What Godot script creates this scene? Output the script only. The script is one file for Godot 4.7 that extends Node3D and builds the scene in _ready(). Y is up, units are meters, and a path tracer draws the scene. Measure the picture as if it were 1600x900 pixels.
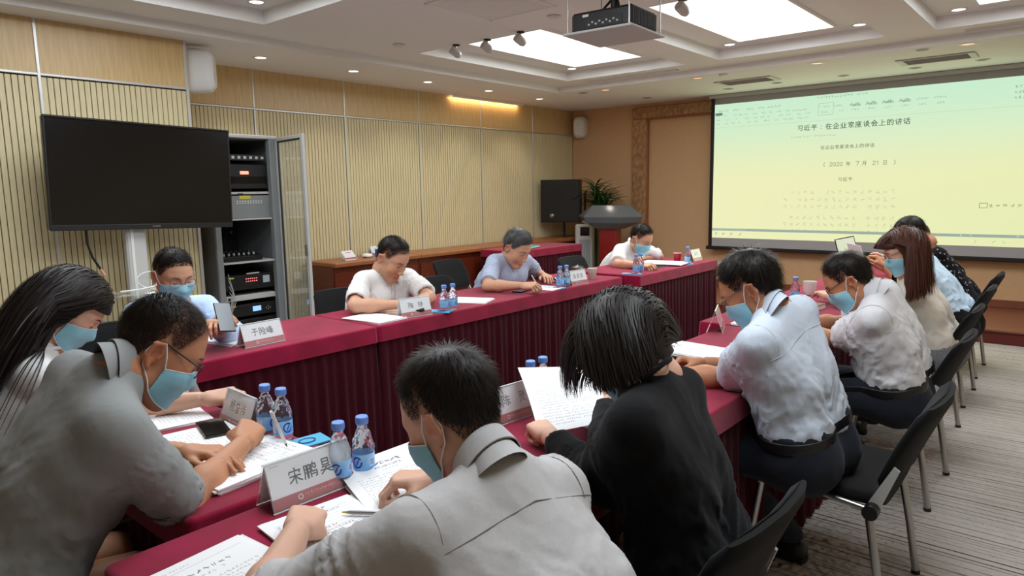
extends Node3D
# A conference room during a meeting: tables in a U under maroon velvet, thirteen people, a projector screen.

var used := {}
var M := {}
var rng := RandomNumberGenerator.new()

# ---------- mesh builder ----------
class Geo:
	var v := PackedVector3Array()
	var n := PackedVector3Array()
	var c := PackedColorArray()
	var uv := PackedVector2Array()
	var ix := PackedInt32Array()
	var col := Color.WHITE
	func vert(p: Vector3, nn: Vector3, u := Vector2.ZERO) -> int:
		v.append(p); n.append(nn); c.append(col); uv.append(u)
		return v.size() - 1
	# corners counter-clockwise as seen from outside
	func quad(a: Vector3, b: Vector3, cc: Vector3, d: Vector3, flip_uv := false) -> void:
		var nn := (b - a).cross(d - a)
		if nn.length_squared() < 1e-16: nn = (cc - b).cross(a - b)
		nn = nn.normalized()
		var i := vert(a, nn, Vector2(0, 1)); vert(b, nn, Vector2(1, 1)); vert(cc, nn, Vector2(1, 0)); vert(d, nn, Vector2(0, 0))
		ix.append_array(PackedInt32Array([i, i + 2, i + 1, i, i + 3, i + 2]))
	func tri(a: Vector3, b: Vector3, cc: Vector3) -> void:
		var nn := (b - a).cross(cc - a).normalized()
		var i := vert(a, nn); vert(b, nn); vert(cc, nn)
		ix.append_array(PackedInt32Array([i, i + 2, i + 1]))
	# chamfered box, basis B (columns are its axes), size s
	func box(at: Vector3, s: Vector3, ch := 0.0, B := Basis.IDENTITY) -> void:
		var h := s * 0.5
		ch = minf(ch, minf(h.x, minf(h.y, h.z)) * 0.49)
		if ch <= 0.0:
			for ax in 3:
				for sg in [-1.0, 1.0]:
					var a := Vector3.ZERO; a[ax] = sg * h[ax]
					var u := Vector3.ZERO; u[(ax + 1) % 3] = h[(ax + 1) % 3] * sg
					var w := Vector3.ZERO; w[(ax + 2) % 3] = h[(ax + 2) % 3]
					quad(at + B * (a - u - w), at + B * (a + u - w), at + B * (a + u + w), at + B * (a - u + w))
			return
		for ax in 3:
			for sg in [-1.0, 1.0]:
				var a := Vector3.ZERO; a[ax] = sg * h[ax]
				var u := Vector3.ZERO; u[(ax + 1) % 3] = (h[(ax + 1) % 3] - ch) * sg
				var w := Vector3.ZERO; w[(ax + 2) % 3] = h[(ax + 2) % 3] - ch
				quad(at + B * (a - u - w), at + B * (a + u - w), at + B * (a + u + w), at + B * (a - u + w))
		for ax in 3:
			var b1 := (ax + 1) % 3
			var b2 := (ax + 2) % 3
			for s1 in [-1.0, 1.0]:
				for s2 in [-1.0, 1.0]:
					var p := Vector3.ZERO; p[b1] = s1 * h[b1]; p[b2] = s2 * (h[b2] - ch)
					var q := Vector3.ZERO; q[b1] = s1 * (h[b1] - ch); q[b2] = s2 * h[b2]
					var l := Vector3.ZERO; l[ax] = h[ax] - ch
					_eq(at, B, p, q, l)
		for sx in [-1.0, 1.0]:
			for sy in [-1.0, 1.0]:
				for sz in [-1.0, 1.0]:
					var a := B * Vector3(sx * h.x, sy * (h.y - ch), sz * (h.z - ch))
					var b := B * Vector3(sx * (h.x - ch), sy * h.y, sz * (h.z - ch))
					var cc := B * Vector3(sx * (h.x - ch), sy * (h.y - ch), sz * h.z)
					if (b - a).cross(cc - a).dot(a) > 0: tri(at + a, at + b, at + cc)
					else: tri(at + a, at + cc, at + b)
	func _eq(at: Vector3, B: Basis, p: Vector3, q: Vector3, l: Vector3) -> void:
		var a := B * (p - l); var b := B * (q - l); var cc := B * (q + l); var d := B * (p + l)
		if (b - a).cross(d - a).dot(a + cc) > 0: quad(at + a, at + b, at + cc, at + d)
		else: quad(at + d, at + cc, at + b, at + a)
	# grid of points rows x cols, smooth normals
	func sheet(pts: Array, closed_u := false, flip := false, uvs := true) -> void:
		var rows := pts.size()
		var cols: int = pts[0].size()
		var base := v.size()
		for i in rows:
			for j in cols:
				var jm := (j - 1 + cols) % cols if closed_u else maxi(j - 1, 0)
				var jp := (j + 1) % cols if closed_u else mini(j + 1, cols - 1)
				var du: Vector3 = pts[i][jp] - pts[i][jm]
				var dv: Vector3 = pts[mini(i + 1, rows - 1)][j] - pts[maxi(i - 1, 0)][j]
				var nn := du.cross(dv)
				if nn.length_squared() < 1e-18:
					nn = (pts[i][j] - pts[0 if i > 0 else rows - 1][0])
				nn = nn.normalized() * (-1.0 if flip else 1.0)
				vert(pts[i][j], nn, Vector2(float(j) / maxi(cols - 1, 1), float(i) / maxi(rows - 1, 1)))
		var jn := cols if closed_u else cols - 1
		for i in rows - 1:
			for j in jn:
				var a := base + i * cols + j
				var b := base + i * cols + (j + 1) % cols
				var d := a + cols
				var e := b + cols
				if flip: ix.append_array(PackedInt32Array([a, b, e, a, e, d]))
				else: ix.append_array(PackedInt32Array([a, e, b, a, d, e]))
	func fan(ring: Array, nn: Vector3) -> void:
		var ce := Vector3.ZERO
		for p in ring: ce += p
		ce /= ring.size()
		var i0 := vert(ce, nn)
		for p in ring: vert(p, nn)
		var k := ring.size()
		for j in k:
			var a := i0 + 1 + j
			var b := i0 + 1 + (j + 1) % k
			if (v[a] - ce).cross(v[b] - ce).dot(nn) > 0: ix.append_array(PackedInt32Array([i0, b, a]))
			else: ix.append_array(PackedInt32Array([i0, a, b]))
	func tube(pts: Array, r, sides := 8, caps := true, flat := 1.0, upv := Vector3.UP) -> void:
		var rows := []
		var k := pts.size()
		var up := upv
		for i in k:
			var t: Vector3 = (pts[mini(i + 1, k - 1)] - pts[maxi(i - 1, 0)]).normalized()
			if absf(t.dot(up)) > 0.98: up = Vector3.RIGHT if absf(t.x) < 0.9 else Vector3.FORWARD
			var s := t.cross(up).normalized()
			var w := s.cross(t).normalized()
			up = w
			var rr: float = r[i] if r is Array or r is PackedFloat32Array else r
			var ring := []
			for j in sides:
				var a := TAU * j / sides
				ring.append(pts[i] + s * cos(a) * rr + w * sin(a) * rr * flat)
			rows.append(ring)
		sheet(rows, true, true)
		if caps:
			fan(rows[0], (pts[0] - pts[1]).normalized())
			fan(rows[k - 1], (pts[k - 1] - pts[k - 2]).normalized())
	func lathe(prof: Array, at: Vector3, segs := 24, B := Basis.IDENTITY) -> void:
		var rows := []
		for p in prof:
			var ring := []
			for j in segs:
				var a := TAU * j / segs
				ring.append(at + B * Vector3(cos(a) * maxf(p.x, 1e-5), p.y, -sin(a) * maxf(p.x, 1e-5)))
			rows.append(ring)
		sheet(rows, true, false)
	# polygon in the plane of axes X,Y of T, extruded along its Z from -d/2 to d/2
	func prism(poly: PackedVector2Array, d: float, T: Transform3D) -> void:
		if not Geometry2D.is_polygon_clockwise(poly): pass
		else: poly.reverse()
		var tr := Geometry2D.triangulate_polygon(poly)
		for sg in [-1.0, 1.0]:
			var nn: Vector3 = T.basis.z.normalized() * sg
			var i0 := v.size()
			for p in poly: vert(T * Vector3(p.x, p.y, sg * d / 2), nn, p)
			for k in range(0, tr.size(), 3):
				var a: int = i0 + tr[k]; var b: int = i0 + tr[k + 1]; var cc: int = i0 + tr[k + 2]
				if (v[b] - v[a]).cross(v[cc] - v[a]).dot(nn) > 0: ix.append_array(PackedInt32Array([a, cc, b]))
				else: ix.append_array(PackedInt32Array([a, b, cc]))
		for k in poly.size():
			var p := poly[k]; var q := poly[(k + 1) % poly.size()]
			quad(T * Vector3(p.x, p.y, -d / 2), T * Vector3(q.x, q.y, -d / 2), T * Vector3(q.x, q.y, d / 2), T * Vector3(p.x, p.y, d / 2))
	func ball(at: Vector3, r: Vector3, segs := 12, B := Basis.IDENTITY) -> void:
		var prof := []
		var rows := []
		for i in segs / 2 + 1:
			var t := PI * i / (segs / 2)
			var ring := []
			for j in segs:
				var a := TAU * j / segs
				ring.append(at + B * Vector3(r.x * sin(t) * cos(a), -r.y * cos(t), -r.z * sin(t) * sin(a)))
			rows.append(ring)
		var b0 := v.size()
		sheet(rows, true, false)
		for i in range(b0, v.size()):
			var l := B.inverse() * (v[i] - at)
			n[i] = (B * Vector3(l.x / (r.x * r.x), l.y / (r.y * r.y), l.z / (r.z * r.z))).normalized()
	func mesh() -> ArrayMesh:
		var a := []
		a.resize(Mesh.ARRAY_MAX)
		a[Mesh.ARRAY_VERTEX] = v; a[Mesh.ARRAY_NORMAL] = n; a[Mesh.ARRAY_COLOR] = c; a[Mesh.ARRAY_TEX_UV] = uv; a[Mesh.ARRAY_INDEX] = ix
		var m := ArrayMesh.new()
		if ix.size(): m.add_surface_from_arrays(Mesh.PRIMITIVE_TRIANGLES, a)
		return m

# ---------- scene helpers ----------
func numbered(s: String) -> String:
	if not used.has(s):
		used[s] = 0
		return s
	used[s] += 1
	return "%s_%03d" % [s, used[s]]

func thing(called: String, label: String, category: String, at := Vector3.ZERO, turn := 0.0, group := "") -> Node3D:
	var o := Node3D.new()
	o.name = numbered(called)
	add_child(o, true)
	o.position = at
	o.rotation.y = turn
	tag(o, label, category, group)
	return o

func tag(o: Node, label: String, category: String, group := "") -> void:
	o.set_meta("label", label)
	o.set_meta("category", category)
	if group: o.set_meta("group", group)

# a person is drafted in a worker thread and turned into nodes afterwards
class Draft:
	var name := ""
	var label := ""
	var geo: Geo
	var m: Material
	var kids := []

func realize(d: Draft, parent: Node) -> void:
	for k in d.kids:
		var o: MeshInstance3D = part(k.name, k.geo, k.m, parent, k.label)
		realize(k, o)

func part(called: String, g, m: Material, parent, label := ""):
	if parent is Draft:
		var k := Draft.new()
		k.name = called; k.geo = g; k.m = m; k.label = label
		parent.kids.append(k)
		return k
	var o := MeshInstance3D.new()
	o.name = called
	o.mesh = g.mesh() if g is Geo else g
	o.material_override = m
	parent.add_child(o, true)
	if label: o.set_meta("label", label)
	return o

func solo(called: String, g, m: Material, label: String, category: String, at := Vector3.ZERO, turn := 0.0, group := "") -> MeshInstance3D:
	var o: MeshInstance3D = part(numbered(called), g, m, self)
	o.position = at
	o.rotation.y = turn
	tag(o, label, category, group)
	return o

func struct(called: String, g, m: Material) -> Node3D:
	var o: Node3D
	if g == null:
		o = Node3D.new(); o.name = called; add_child(o, true)
	else:
		o = part(called, g, m, self)
	o.set_meta("kind", "structure")
	return o

func dup(src: Node3D, at: Vector3, turn := 0.0, label := "", group := "") -> Node3D:
	var r: Node3D = src.duplicate()
	var nm := String(src.name)
	var k := nm.rfind("_")
	if k > 0 and nm.substr(k + 1).is_valid_int(): nm = nm.substr(0, k)
	r.name = numbered(nm)
	add_child(r, true)
	r.position = at
	r.rotation.y = turn
	if label: r.set_meta("label", label)
	if group: r.set_meta("group", group)
	return r

func mat(c: Color, rough := 0.6, metal := 0.0) -> StandardMaterial3D:
	var m := StandardMaterial3D.new()
	m.albedo_color = c
	m.roughness = rough
	m.metallic = metal
	return m

func c8(r: int, g: int, b: int) -> Color:
	return Color(r / 255.0, g / 255.0, b / 255.0)

func noise_tex(freq: float, c1: Color, c2: Color, seed_ := 1, size := 256, oct := 4) -> NoiseTexture2D:
	var t := NoiseTexture2D.new()
	t.width = size; t.height = size; t.seamless = true
	var f := FastNoiseLite.new()
	f.seed = seed_; f.frequency = freq; f.fractal_octaves = oct
	t.noise = f
	var g := Gradient.new()
	g.set_color(0, c1); g.set_color(1, c2)
	t.color_ramp = g
	return t

func bump_tex(freq: float, seed_ := 3, size := 256) -> NoiseTexture2D:
	var t := NoiseTexture2D.new()
	t.width = size; t.height = size; t.seamless = true
	var f := FastNoiseLite.new()
	f.seed = seed_; f.frequency = freq; f.fractal_octaves = 3
	t.noise = f
	return t

func wood(c1: Color, c2: Color, scale: Vector3, rough := 0.4, seed_ := 5) -> StandardMaterial3D:
	var m := mat(Color.WHITE, rough)
	m.albedo_texture = noise_tex(0.03, c1, c2, seed_)
	m.uv1_triplanar = true
	m.uv1_world_triplanar = true
	m.uv1_scale = scale
	return m

func cloth(c: Color, c2: Color, freq: float, rim := 0.0, rough := 0.9, sc := 6.0) -> StandardMaterial3D:
	var m := mat(Color.WHITE, rough)
	m.albedo_texture = noise_tex(freq, c, c2, 11)
	m.uv1_triplanar = true
	m.uv1_scale = Vector3.ONE * sc
	m.metallic_specular = 0.25
	if rim > 0:
		m.rim_enabled = true; m.rim = rim; m.rim_tint = 0.8
	return m

var crease: NoiseTexture2D
func fabric(c: Color, depth := 0.5) -> StandardMaterial3D:
	if crease == null:
		crease = NoiseTexture2D.new()
		crease.width = 512; crease.height = 512; crease.seamless = true; crease.as_normal_map = true; crease.bump_strength = 9.0
		var f := FastNoiseLite.new()
		f.seed = 8; f.frequency = 0.007; f.fractal_type = FastNoiseLite.FRACTAL_RIDGED; f.fractal_octaves = 3; f.fractal_gain = 0.42
		f.domain_warp_enabled = true; f.domain_warp_amplitude = 26.0; f.domain_warp_frequency = 0.012
		crease.noise = f
	var m := cloth(c.darkened(0.04), c, 0.3, 0.0, 0.9, 3.0)
	m.normal_enabled = true
	m.normal_texture = crease
	m.normal_scale = depth
	return m

func pane(c: Color, a: float) -> StandardMaterial3D:
	var m := mat(Color(c.r, c.g, c.b, a), 0.03)
	m.transparency = BaseMaterial3D.TRANSPARENCY_ALPHA
	return m

func glow(c: Color, e: float) -> StandardMaterial3D:
	var m := mat(Color(0.8, 0.8, 0.8), 0.5)
	m.emission_enabled = true
	m.emission = c
	m.emission_energy_multiplier = e
	return m

func P3(a: Array) -> Vector3:
	return Vector3(a[0], a[1], a[2])

# ---------- flat print: strokes drawn into small pictures ----------
const GLYPH := {
	"宋": "5004 5514/1522 1135/1522 8722 8035/1452 8652/5032 5098/4854 3075 0888/5254 7076 9288",
	"鹏": "0815 0860 0294/0815 2415 2492/0838 2438/0860 2460/3215 3260 2894/3215 4815 4892/3238 4838/3260 4860/7203 6817/5817 5860/5817 8817 8840 8043/6828 7438/5860 9260 9088 8094/5276 8476",
	"昊": "2808 2845/2808 7208 7245/2826 7226/2845 7245/2258 7858/1075 9075/5058 4575 1298/5275 7088 9298",
	"杨": "0530 4530/2505 2598/2432 1460 0475/2736 4255/5212 8512 5540 9240 9080 8095 7590/7242 6468 4890/5842 5458 4470",
	"奋": "0825 9225/5004 4525 1050/5425 7040 9250/2555 2596/2555 7755 7796/2575 7775/5055 5096/2594 7794",
	"伟": "2805 1830 0550/1832 1898/4022 9222/3842 9442/3562 9362 9180 8382/6605 6698",
	"陈": "0808 0898/0808 3508 2235 3850 3268 2070/4022 9522/6505 5048 9548/7035 7090 6288/5662 4485/8062 9585",
	"灵": "2010 8010 8045/2228 8028/1845 8045/3055 2272/7855 6570/5050 4578 1298/5270 7085 9298",
	"于": "2012 8012/0845 9245/5012 5085 4595 3590",
	"险": "0808 0898/0808 3508 2235 3850 3268 2070/6805 5525 3842/6805 8025 9842/5542 8242/4858 5475/6655 7073/8855 7880/4292 9592",
	"峰": "2015 2072/0535 0572 3672/3635 3678/6005 4030/5518 8518 6542 4248/5525 7040 9548/4858 9258/4872 9272/4286 9786/7050 7099",
	"陶": "0808 0898/0808 3508 2235 3850 3268 2070/5208 4035/5022 9222 9280 8595/5832 5045/5542 8242/4858 8658/6842 6885/5265 5285 8485/8465 8488",
	"铮": "2005 0535/1520 4020/0838 3838/0558 4058/2238 2288 4075/6505 5022/5815 8515 7032/5035 9035 9062/4548 9848/5062 9062/7032 7092 6290",
	"习": "1515 8515 8280 7592 6088/2832 4545/2070 6050",
	"近": "1012 2025/0540 2240 1572/0588 2080 5090 9590/8205 4515 4545 3575/4540 9240/7040 7082",
	"平": "1515 8515/2825 3642/7225 6442/0552 9552/5015 5098",
	"：": "4840 5240/4880 5280",
	"在": "1025 9025/4205 3035 0865/2845 2898/3858 8858/6440 6492/3292 9592",
	"企": "5005 3030 0550/5005 7030 9550/5038 5092/5062 8262/2558 2592/0892 9292",
	"业": "3510 3592/6510 6592/1230 2565/8830 7565/0592 9592",
	"家": "5003 5512/1018 0832/1018 9018 8532/2535 7535/5035 2055/3548 5562 5595 4092/4562 1580/7848 6060/5860 9590",
	"座": "5203 5513/1218 9218/1218 1260 0598/3530 2560/3542 4558/7030 6060/7042 8258/5526 5592/3070 8270/2292 9292",
	"谈": "1510 2520/0538 2238 2285 3572/5015 4530/8212 7028/6505 6225 4048/6528 9245/5055 4570/8252 7068/6548 6270 3898/6572 9598",
	"会": "5005 3030 0550/5005 7030 9550/3042 7042/1558 8558/4558 2592 8088/7070 8898",
	"上": "4505 4590/4542 8542/0590 9590",
	"的": "2005 1520/1020 1090/1020 4220 4290/1052 4252/1088 4288/6005 5035/5822 9222 9080 8295 7290/6245 7262",
	"讲": "1510 2520/0538 2238 2285 3572/4525 9525/4055 9755/5808 5860 4598/8008 8098",
	"话": "1510 2520/0538 2238 2285 3572/8508 4518/4035 9735/6815 6858/4858 4896/4858 8858 8896/4892 8892",
	"年": "2805 1030/2220 8820/2842 8242/2842 2865/0565 9565/5520 5598",
	"月": "2510 2560 1095/2510 7510 7592 6090/2535 7535/2558 7558",
	"日": "2510 2595/2510 7510 7595/2550 7550/2592 7592",
	"0": "5012 2828 2572 5090 7572 7228 5012", "1": "3525 5510 5590", "2": "2530 3512 6510 7528 7045 2590 7890", "7": "2012 8012 4590",
	"(": "6505 4530 4570 6595", ")": "3505 5530 5570 3595", " ": "",
	"A": "0590 4510 8590/2060 7060", "a": "2045 6042 7055 7090/7060 2568 2588 7080", "B": "2010 2090 7085 7555 2050 7045 7015 2010", "b": "2510 2590 7085 7052 2552",
}

func line_px(im: Image, a: Vector2, b: Vector2, w: float, c: Color) -> void:
	var x0 := maxi(int(minf(a.x, b.x) - w - 1), 0)
	var x1 := mini(int(maxf(a.x, b.x) + w + 1), im.get_width() - 1)
	var y0 := maxi(int(minf(a.y, b.y) - w - 1), 0)
	var y1 := mini(int(maxf(a.y, b.y) + w + 1), im.get_height() - 1)
	var ab := b - a
	var l2 := maxf(ab.length_squared(), 1e-6)
	for y in range(y0, y1 + 1):
		for x in range(x0, x1 + 1):
			var p := Vector2(x + 0.5, y + 0.5) - a
			var d := (p - ab * clampf(p.dot(ab) / l2, 0, 1)).length()
			var k := clampf(w * 0.5 + 0.5 - d, 0, 1) * c.a
			if k > 0:
				im.set_pixel(x, y, im.get_pixel(x, y).lerp(Color(c.r, c.g, c.b), k))

func write(im: Image, text: String, at: Vector2, size: float, w: float, c: Color, adv := 1.12) -> void:
	var x := at.x
	for ch in text:
		if GLYPH.has(ch):
			for st in GLYPH[ch].split("/", false):
				var pts := []
				for p in st.split(" ", false):
					pts.append(Vector2(x + size * int(p.substr(0, 2)) / 100.0, at.y + size * int(p.substr(2, 2)) / 100.0))
				for i in pts.size() - 1: line_px(im, pts[i], pts[i + 1], w, c)
		x += size * (adv if not ch in "0127() AaBb" else adv * 0.62)

# rows of small marks that stand for print too small to read
func marks(im: Image, x0: float, x1: float, y: float, h: float, c: Color, r: RandomNumberGenerator, gap := 1.35) -> void:
	var x := x0
	while x < x1 - h:
		if r.randf() > 0.06:
			var k := r.randi_range(2, 3)
			for i in k:
				if r.randf() > 0.4: line_px(im, Vector2(x, y + h * r.randf()), Vector2(x + h * 0.85, y + h * r.randf()), maxf(h * 0.12, 0.6), c)
				else: line_px(im, Vector2(x + h * r.randf(), y), Vector2(x + h * r.randf(), y + h), maxf(h * 0.12, 0.6), c)
		x += h * gap

func tex_mat(im: Image, rough := 0.6) -> StandardMaterial3D:
	var m := mat(Color.WHITE, rough)
	m.albedo_texture = ImageTexture.create_from_image(im)
	m.texture_repeat = false
	return m

# ---------- bodies: distance fields meshed as surface nets ----------
class Field:
	var o := Vector3.ZERO
	var h := 0.01
	var nx := 0
	var ny := 0
	var nz := 0
	var d := PackedFloat32Array()
	func setup(lo: Vector3, hi: Vector3, cell: float) -> void:
		o = lo; h = cell
		nx = int((hi.x - lo.x) / h) + 2
		ny = int((hi.y - lo.y) / h) + 2
		nz = int((hi.z - lo.z) / h) + 2
		d.resize(nx * ny * nz)
		d.fill(0.5)
	func put(i: int, v: float, k: float, sub: bool) -> void:
		var old := d[i]
		if sub:
			v = -v
			if old - v >= k: return
			var hh := k - absf(old - v)
			d[i] = maxf(old, v) + (hh * hh / (4.0 * k) if hh > 0.0 else 0.0)
		else:
			if v - old >= k: return
			var hh := k - absf(old - v)
			d[i] = minf(old, v) - (hh * hh / (4.0 * k) if hh > 0.0 else 0.0)
	func span(lo: Vector3, hi: Vector3) -> PackedInt32Array:
		return PackedInt32Array([maxi(int((lo.x - o.x) / h), 0), mini(int((hi.x - o.x) / h) + 1, nx - 1), maxi(int((lo.y - o.y) / h), 0), mini(int((hi.y - o.y) / h) + 1, ny - 1), maxi(int((lo.z - o.z) / h), 0), mini(int((hi.z - o.z) / h) + 1, nz - 1)])
	# tapered capsule; cut: only the side of the plane (cp, cn) that cn points away from
	func cap(a: Vector3, b: Vector3, ra: float, rb: float, k := 0.03, sub := false, cp := Vector3.ZERO, cn := Vector3.ZERO) -> void:
		var m := maxf(ra, rb) + maxf(k, 3.0 * h)
		var s := span(a.min(b) - Vector3.ONE * m, a.max(b) + Vector3.ONE * m)
		var ab := b - a
		var l2 := maxf(ab.length_squared(), 1e-9)
		var cut := cn != Vector3.ZERO
		var dr := rb - ra
		for z in range(s[4], s[5] + 1):
			for y in range(s[2], s[3] + 1):
				var i := (z * ny + y) * nx + s[0]
				var p := Vector3(o.x + s[0] * h, o.y + y * h, o.z + z * h) - a
				for x in range(s[0], s[1] + 1):
					var t := clampf(p.dot(ab) / l2, 0.0, 1.0)
					var v := (p - ab * t).length() - ra - dr * t
					if v < m:
						if cut: v = maxf(v, (p + a - cp).dot(cn))
						var old := d[i]
						if sub:
							v = -v
							if old - v < k:
								var hh := k - absf(old - v)
								d[i] = maxf(old, v) + (hh * hh / (4.0 * k) if hh > 0.0 else 0.0)
						elif v - old < k:
							var hh := k - absf(old - v)
							d[i] = minf(old, v) - (hh * hh / (4.0 * k) if hh > 0.0 else 0.0)
					i += 1
					p.x += h
	func ell(c: Vector3, r: Vector3, k := 0.03, sub := false, B := Basis.IDENTITY) -> void:
		var m := maxf(r.x, maxf(r.y, r.z)) + maxf(k, 3.0 * h)
		var s := span(c - Vector3.ONE * m, c + Vector3.ONE * m)
		var bi := B.inverse()
		var turned := B != Basis.IDENTITY
		var ir := Vector3.ONE / r
		var ir2 := ir * ir
		for z in range(s[4], s[5] + 1):
			for y in range(s[2], s[3] + 1):
				var i := (z * ny + y) * nx + s[0]
				for x in range(s[0], s[1] + 1):
					var p := Vector3(o.x + x * h, o.y + y * h, o.z + z * h) - c
					if turned: p = bi * p
					var k0 := (p * ir).length()
					var k1 := (p * ir2).length()
					put(i, k0 * (k0 - 1.0) / maxf(k1, 1e-6), k, sub)
					i += 1
	func cut_plane(cp: Vector3, cn: Vector3) -> void:
		var i := 0
		for z in nz:
			for y in ny:
				var base := Vector3(o.x, o.y + y * h, o.z + z * h) - cp
				for x in nx:
					var v := base.dot(cn)
					if v > d[i]: d[i] = v
					base.x += h
					i += 1
	func at(p: Vector3) -> float:
		var q := (p - o) / h
		var x := int(q.x); var y := int(q.y); var z := int(q.z)
		if q.x < 0 or q.y < 0 or q.z < 0 or x >= nx - 1 or y >= ny - 1 or z >= nz - 1: return 0.5
		var f := q - Vector3(x, y, z)
		var i := (z * ny + y) * nx + x
		var a := lerpf(lerpf(d[i], d[i + 1], f.x), lerpf(d[i + nx], d[i + nx + 1], f.x), f.y)
		i += nx * ny
		var b := lerpf(lerpf(d[i], d[i + 1], f.x), lerpf(d[i + nx], d[i + nx + 1], f.x), f.y)
		return lerpf(a, b, f.z)
	func grad(p: Vector3) -> Vector3:
		var e := h * 0.8
		return Vector3(at(p + Vector3(e, 0, 0)) - at(p - Vector3(e, 0, 0)), at(p + Vector3(0, e, 0)) - at(p - Vector3(0, e, 0)), at(p + Vector3(0, 0, e)) - at(p - Vector3(0, 0, e))).normalized()
	# ray from outside towards the inside: distance from q along dir (unit) where the field is below off
	func hit(q: Vector3, dir: Vector3, far: float, off := 0.0) -> float:
		var t := 0.0
		while t < far:
			var v := at(q + dir * t) - off
			if v < 0.0005: return t
			t += maxf(minf(v * 0.7, 0.01), 0.0008)
		return far
	func extract() -> Array:   # [positions, triangle indices (clockwise)]
		var P := PackedVector3Array()
		var I := PackedInt32Array()
		var id := PackedInt32Array()
		id.resize(nx * ny * nz)
		id.fill(-1)
		var sx := 1; var sy := nx; var sz := nx * ny
		var offs := PackedInt32Array([0, sx, sy, sx + sy, sz, sx + sz, sy + sz, sx + sy + sz])
		var ea := PackedInt32Array([0, 2, 4, 6, 0, 1, 4, 5, 0, 1, 2, 3])
		var eb := PackedInt32Array([1, 3, 5, 7, 2, 3, 6, 7, 4, 5, 6, 7])
		var lim := h * 3.0
		var c := PackedFloat32Array(); c.resize(8)
		for z in nz - 1:
			for y in ny - 1:
				var i := (z * ny + y) * nx - 1
				for x in nx - 1:
					i += 1
					var v0 := d[i]
					if v0 > lim or v0 < -lim: continue
					var m := 0
					for j in 8:
						c[j] = d[i + offs[j]]
						if c[j] < 0.0: m |= 1 << j
					if m == 0 or m == 255: continue
					var s := Vector3.ZERO
					var k := 0
					for j in 12:
						var va := c[ea[j]]; var vb := c[eb[j]]
						if (va < 0.0) != (vb < 0.0):
							var t := va / (va - vb)
							var a := ea[j]
							var q := Vector3(a & 1, (a >> 1) & 1, a >> 2)
							if j < 4: q.x += t
							elif j < 8: q.y += t
							else: q.z += t
							s += q
							k += 1
					id[i] = P.size()
					P.append(o + (Vector3(x, y, z) + s / k) * h)
					if x > 0 and y > 0 and z > 0:
						if (v0 < 0.0) != (c[1] < 0.0): _q(I, id[i], id[i - sy], id[i - sy - sz], id[i - sz], v0 < 0.0)
						if (v0 < 0.0) != (c[2] < 0.0): _q(I, id[i], id[i - sz], id[i - sx - sz], id[i - sx], v0 < 0.0)
						if (v0 < 0.0) != (c[4] < 0.0): _q(I, id[i], id[i - sx], id[i - sx - sy], id[i - sy], v0 < 0.0)
		return [P, I]
	func _q(I: PackedInt32Array, a: int, b: int, cc: int, e: int, inside: bool) -> void:
		if a < 0 or b < 0 or cc < 0 or e < 0: return
		if inside: I.append_array(PackedInt32Array([a, cc, b, a, e, cc]))
		else: I.append_array(PackedInt32Array([a, b, cc, a, cc, e]))

func normals_of(P: PackedVector3Array, I: PackedInt32Array) -> PackedVector3Array:
	var N := PackedVector3Array()
	N.resize(P.size())
	for k in range(0, I.size(), 3):
		var a := I[k]; var b := I[k + 1]; var c := I[k + 2]
		var nn := (P[c] - P[a]).cross(P[b] - P[a])
		N[a] += nn; N[b] += nn; N[c] += nn
	for i in N.size(): N[i] = N[i].normalized()
	return N

# adds a field's surface to g; folds (p, n) -> displacement; paint (p) -> Color
func skin(g: Geo, f: Field, T := Transform3D.IDENTITY, paint = null, folds = null, mirror := false) -> void:
	var e := f.extract()
	var P: PackedVector3Array = e[0]
	var I: PackedInt32Array = e[1]
	var N := normals_of(P, I)
	if folds:
		for i in P.size(): P[i] += N[i] * folds.call(P[i], N[i])
		N = normals_of(P, I)
	add_skin(g, P, N, I, T, paint, mirror)

func add_skin(g: Geo, P: PackedVector3Array, N: PackedVector3Array, I: PackedInt32Array, T: Transform3D, paint = null, mirror := false) -> void:
	var b := g.v.size()
	for i in P.size():
		var p := P[i]
		g.c.append(paint.call(p) if paint else Color.WHITE)
		var nn := N[i]
		if mirror: p.x = -p.x; nn.x = -nn.x
		g.v.append(T * p); g.n.append((T.basis * nn).normalized()); g.uv.append(Vector2.ZERO)
	var J := I.duplicate()
	for k in range(0, J.size(), 3):
		J[k] += b; J[k + 1] += b; J[k + 2] += b
		if mirror:
			var t := J[k + 1]; J[k + 1] = J[k + 2]; J[k + 2] = t
	g.ix.append_array(J)

# ---------- heads and hands, in their own axes: x to the person's left, y up, z out of the face ----------
var head_field := {}
var head_skin := {}
var hand_skin := {}
var mask_points := {}

func hairline(z: float) -> float:
	var zs := PackedFloat32Array([-0.11, -0.06, -0.042, -0.03, -0.008, 0.012, 0.03, 0.045, 0.058, 0.075, 0.1])
	var ys := PackedFloat32Array([-0.07, -0.062, -0.045, -0.01, 0.044, 0.02, 0.024, 0.05, 0.072, 0.084, 0.09])
	for i in zs.size() - 1:
		if z < zs[i + 1]: return lerpf(ys[i], ys[i + 1], clampf((z - zs[i]) / (zs[i + 1] - zs[i]), 0, 1))
	return 0.09

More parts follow.
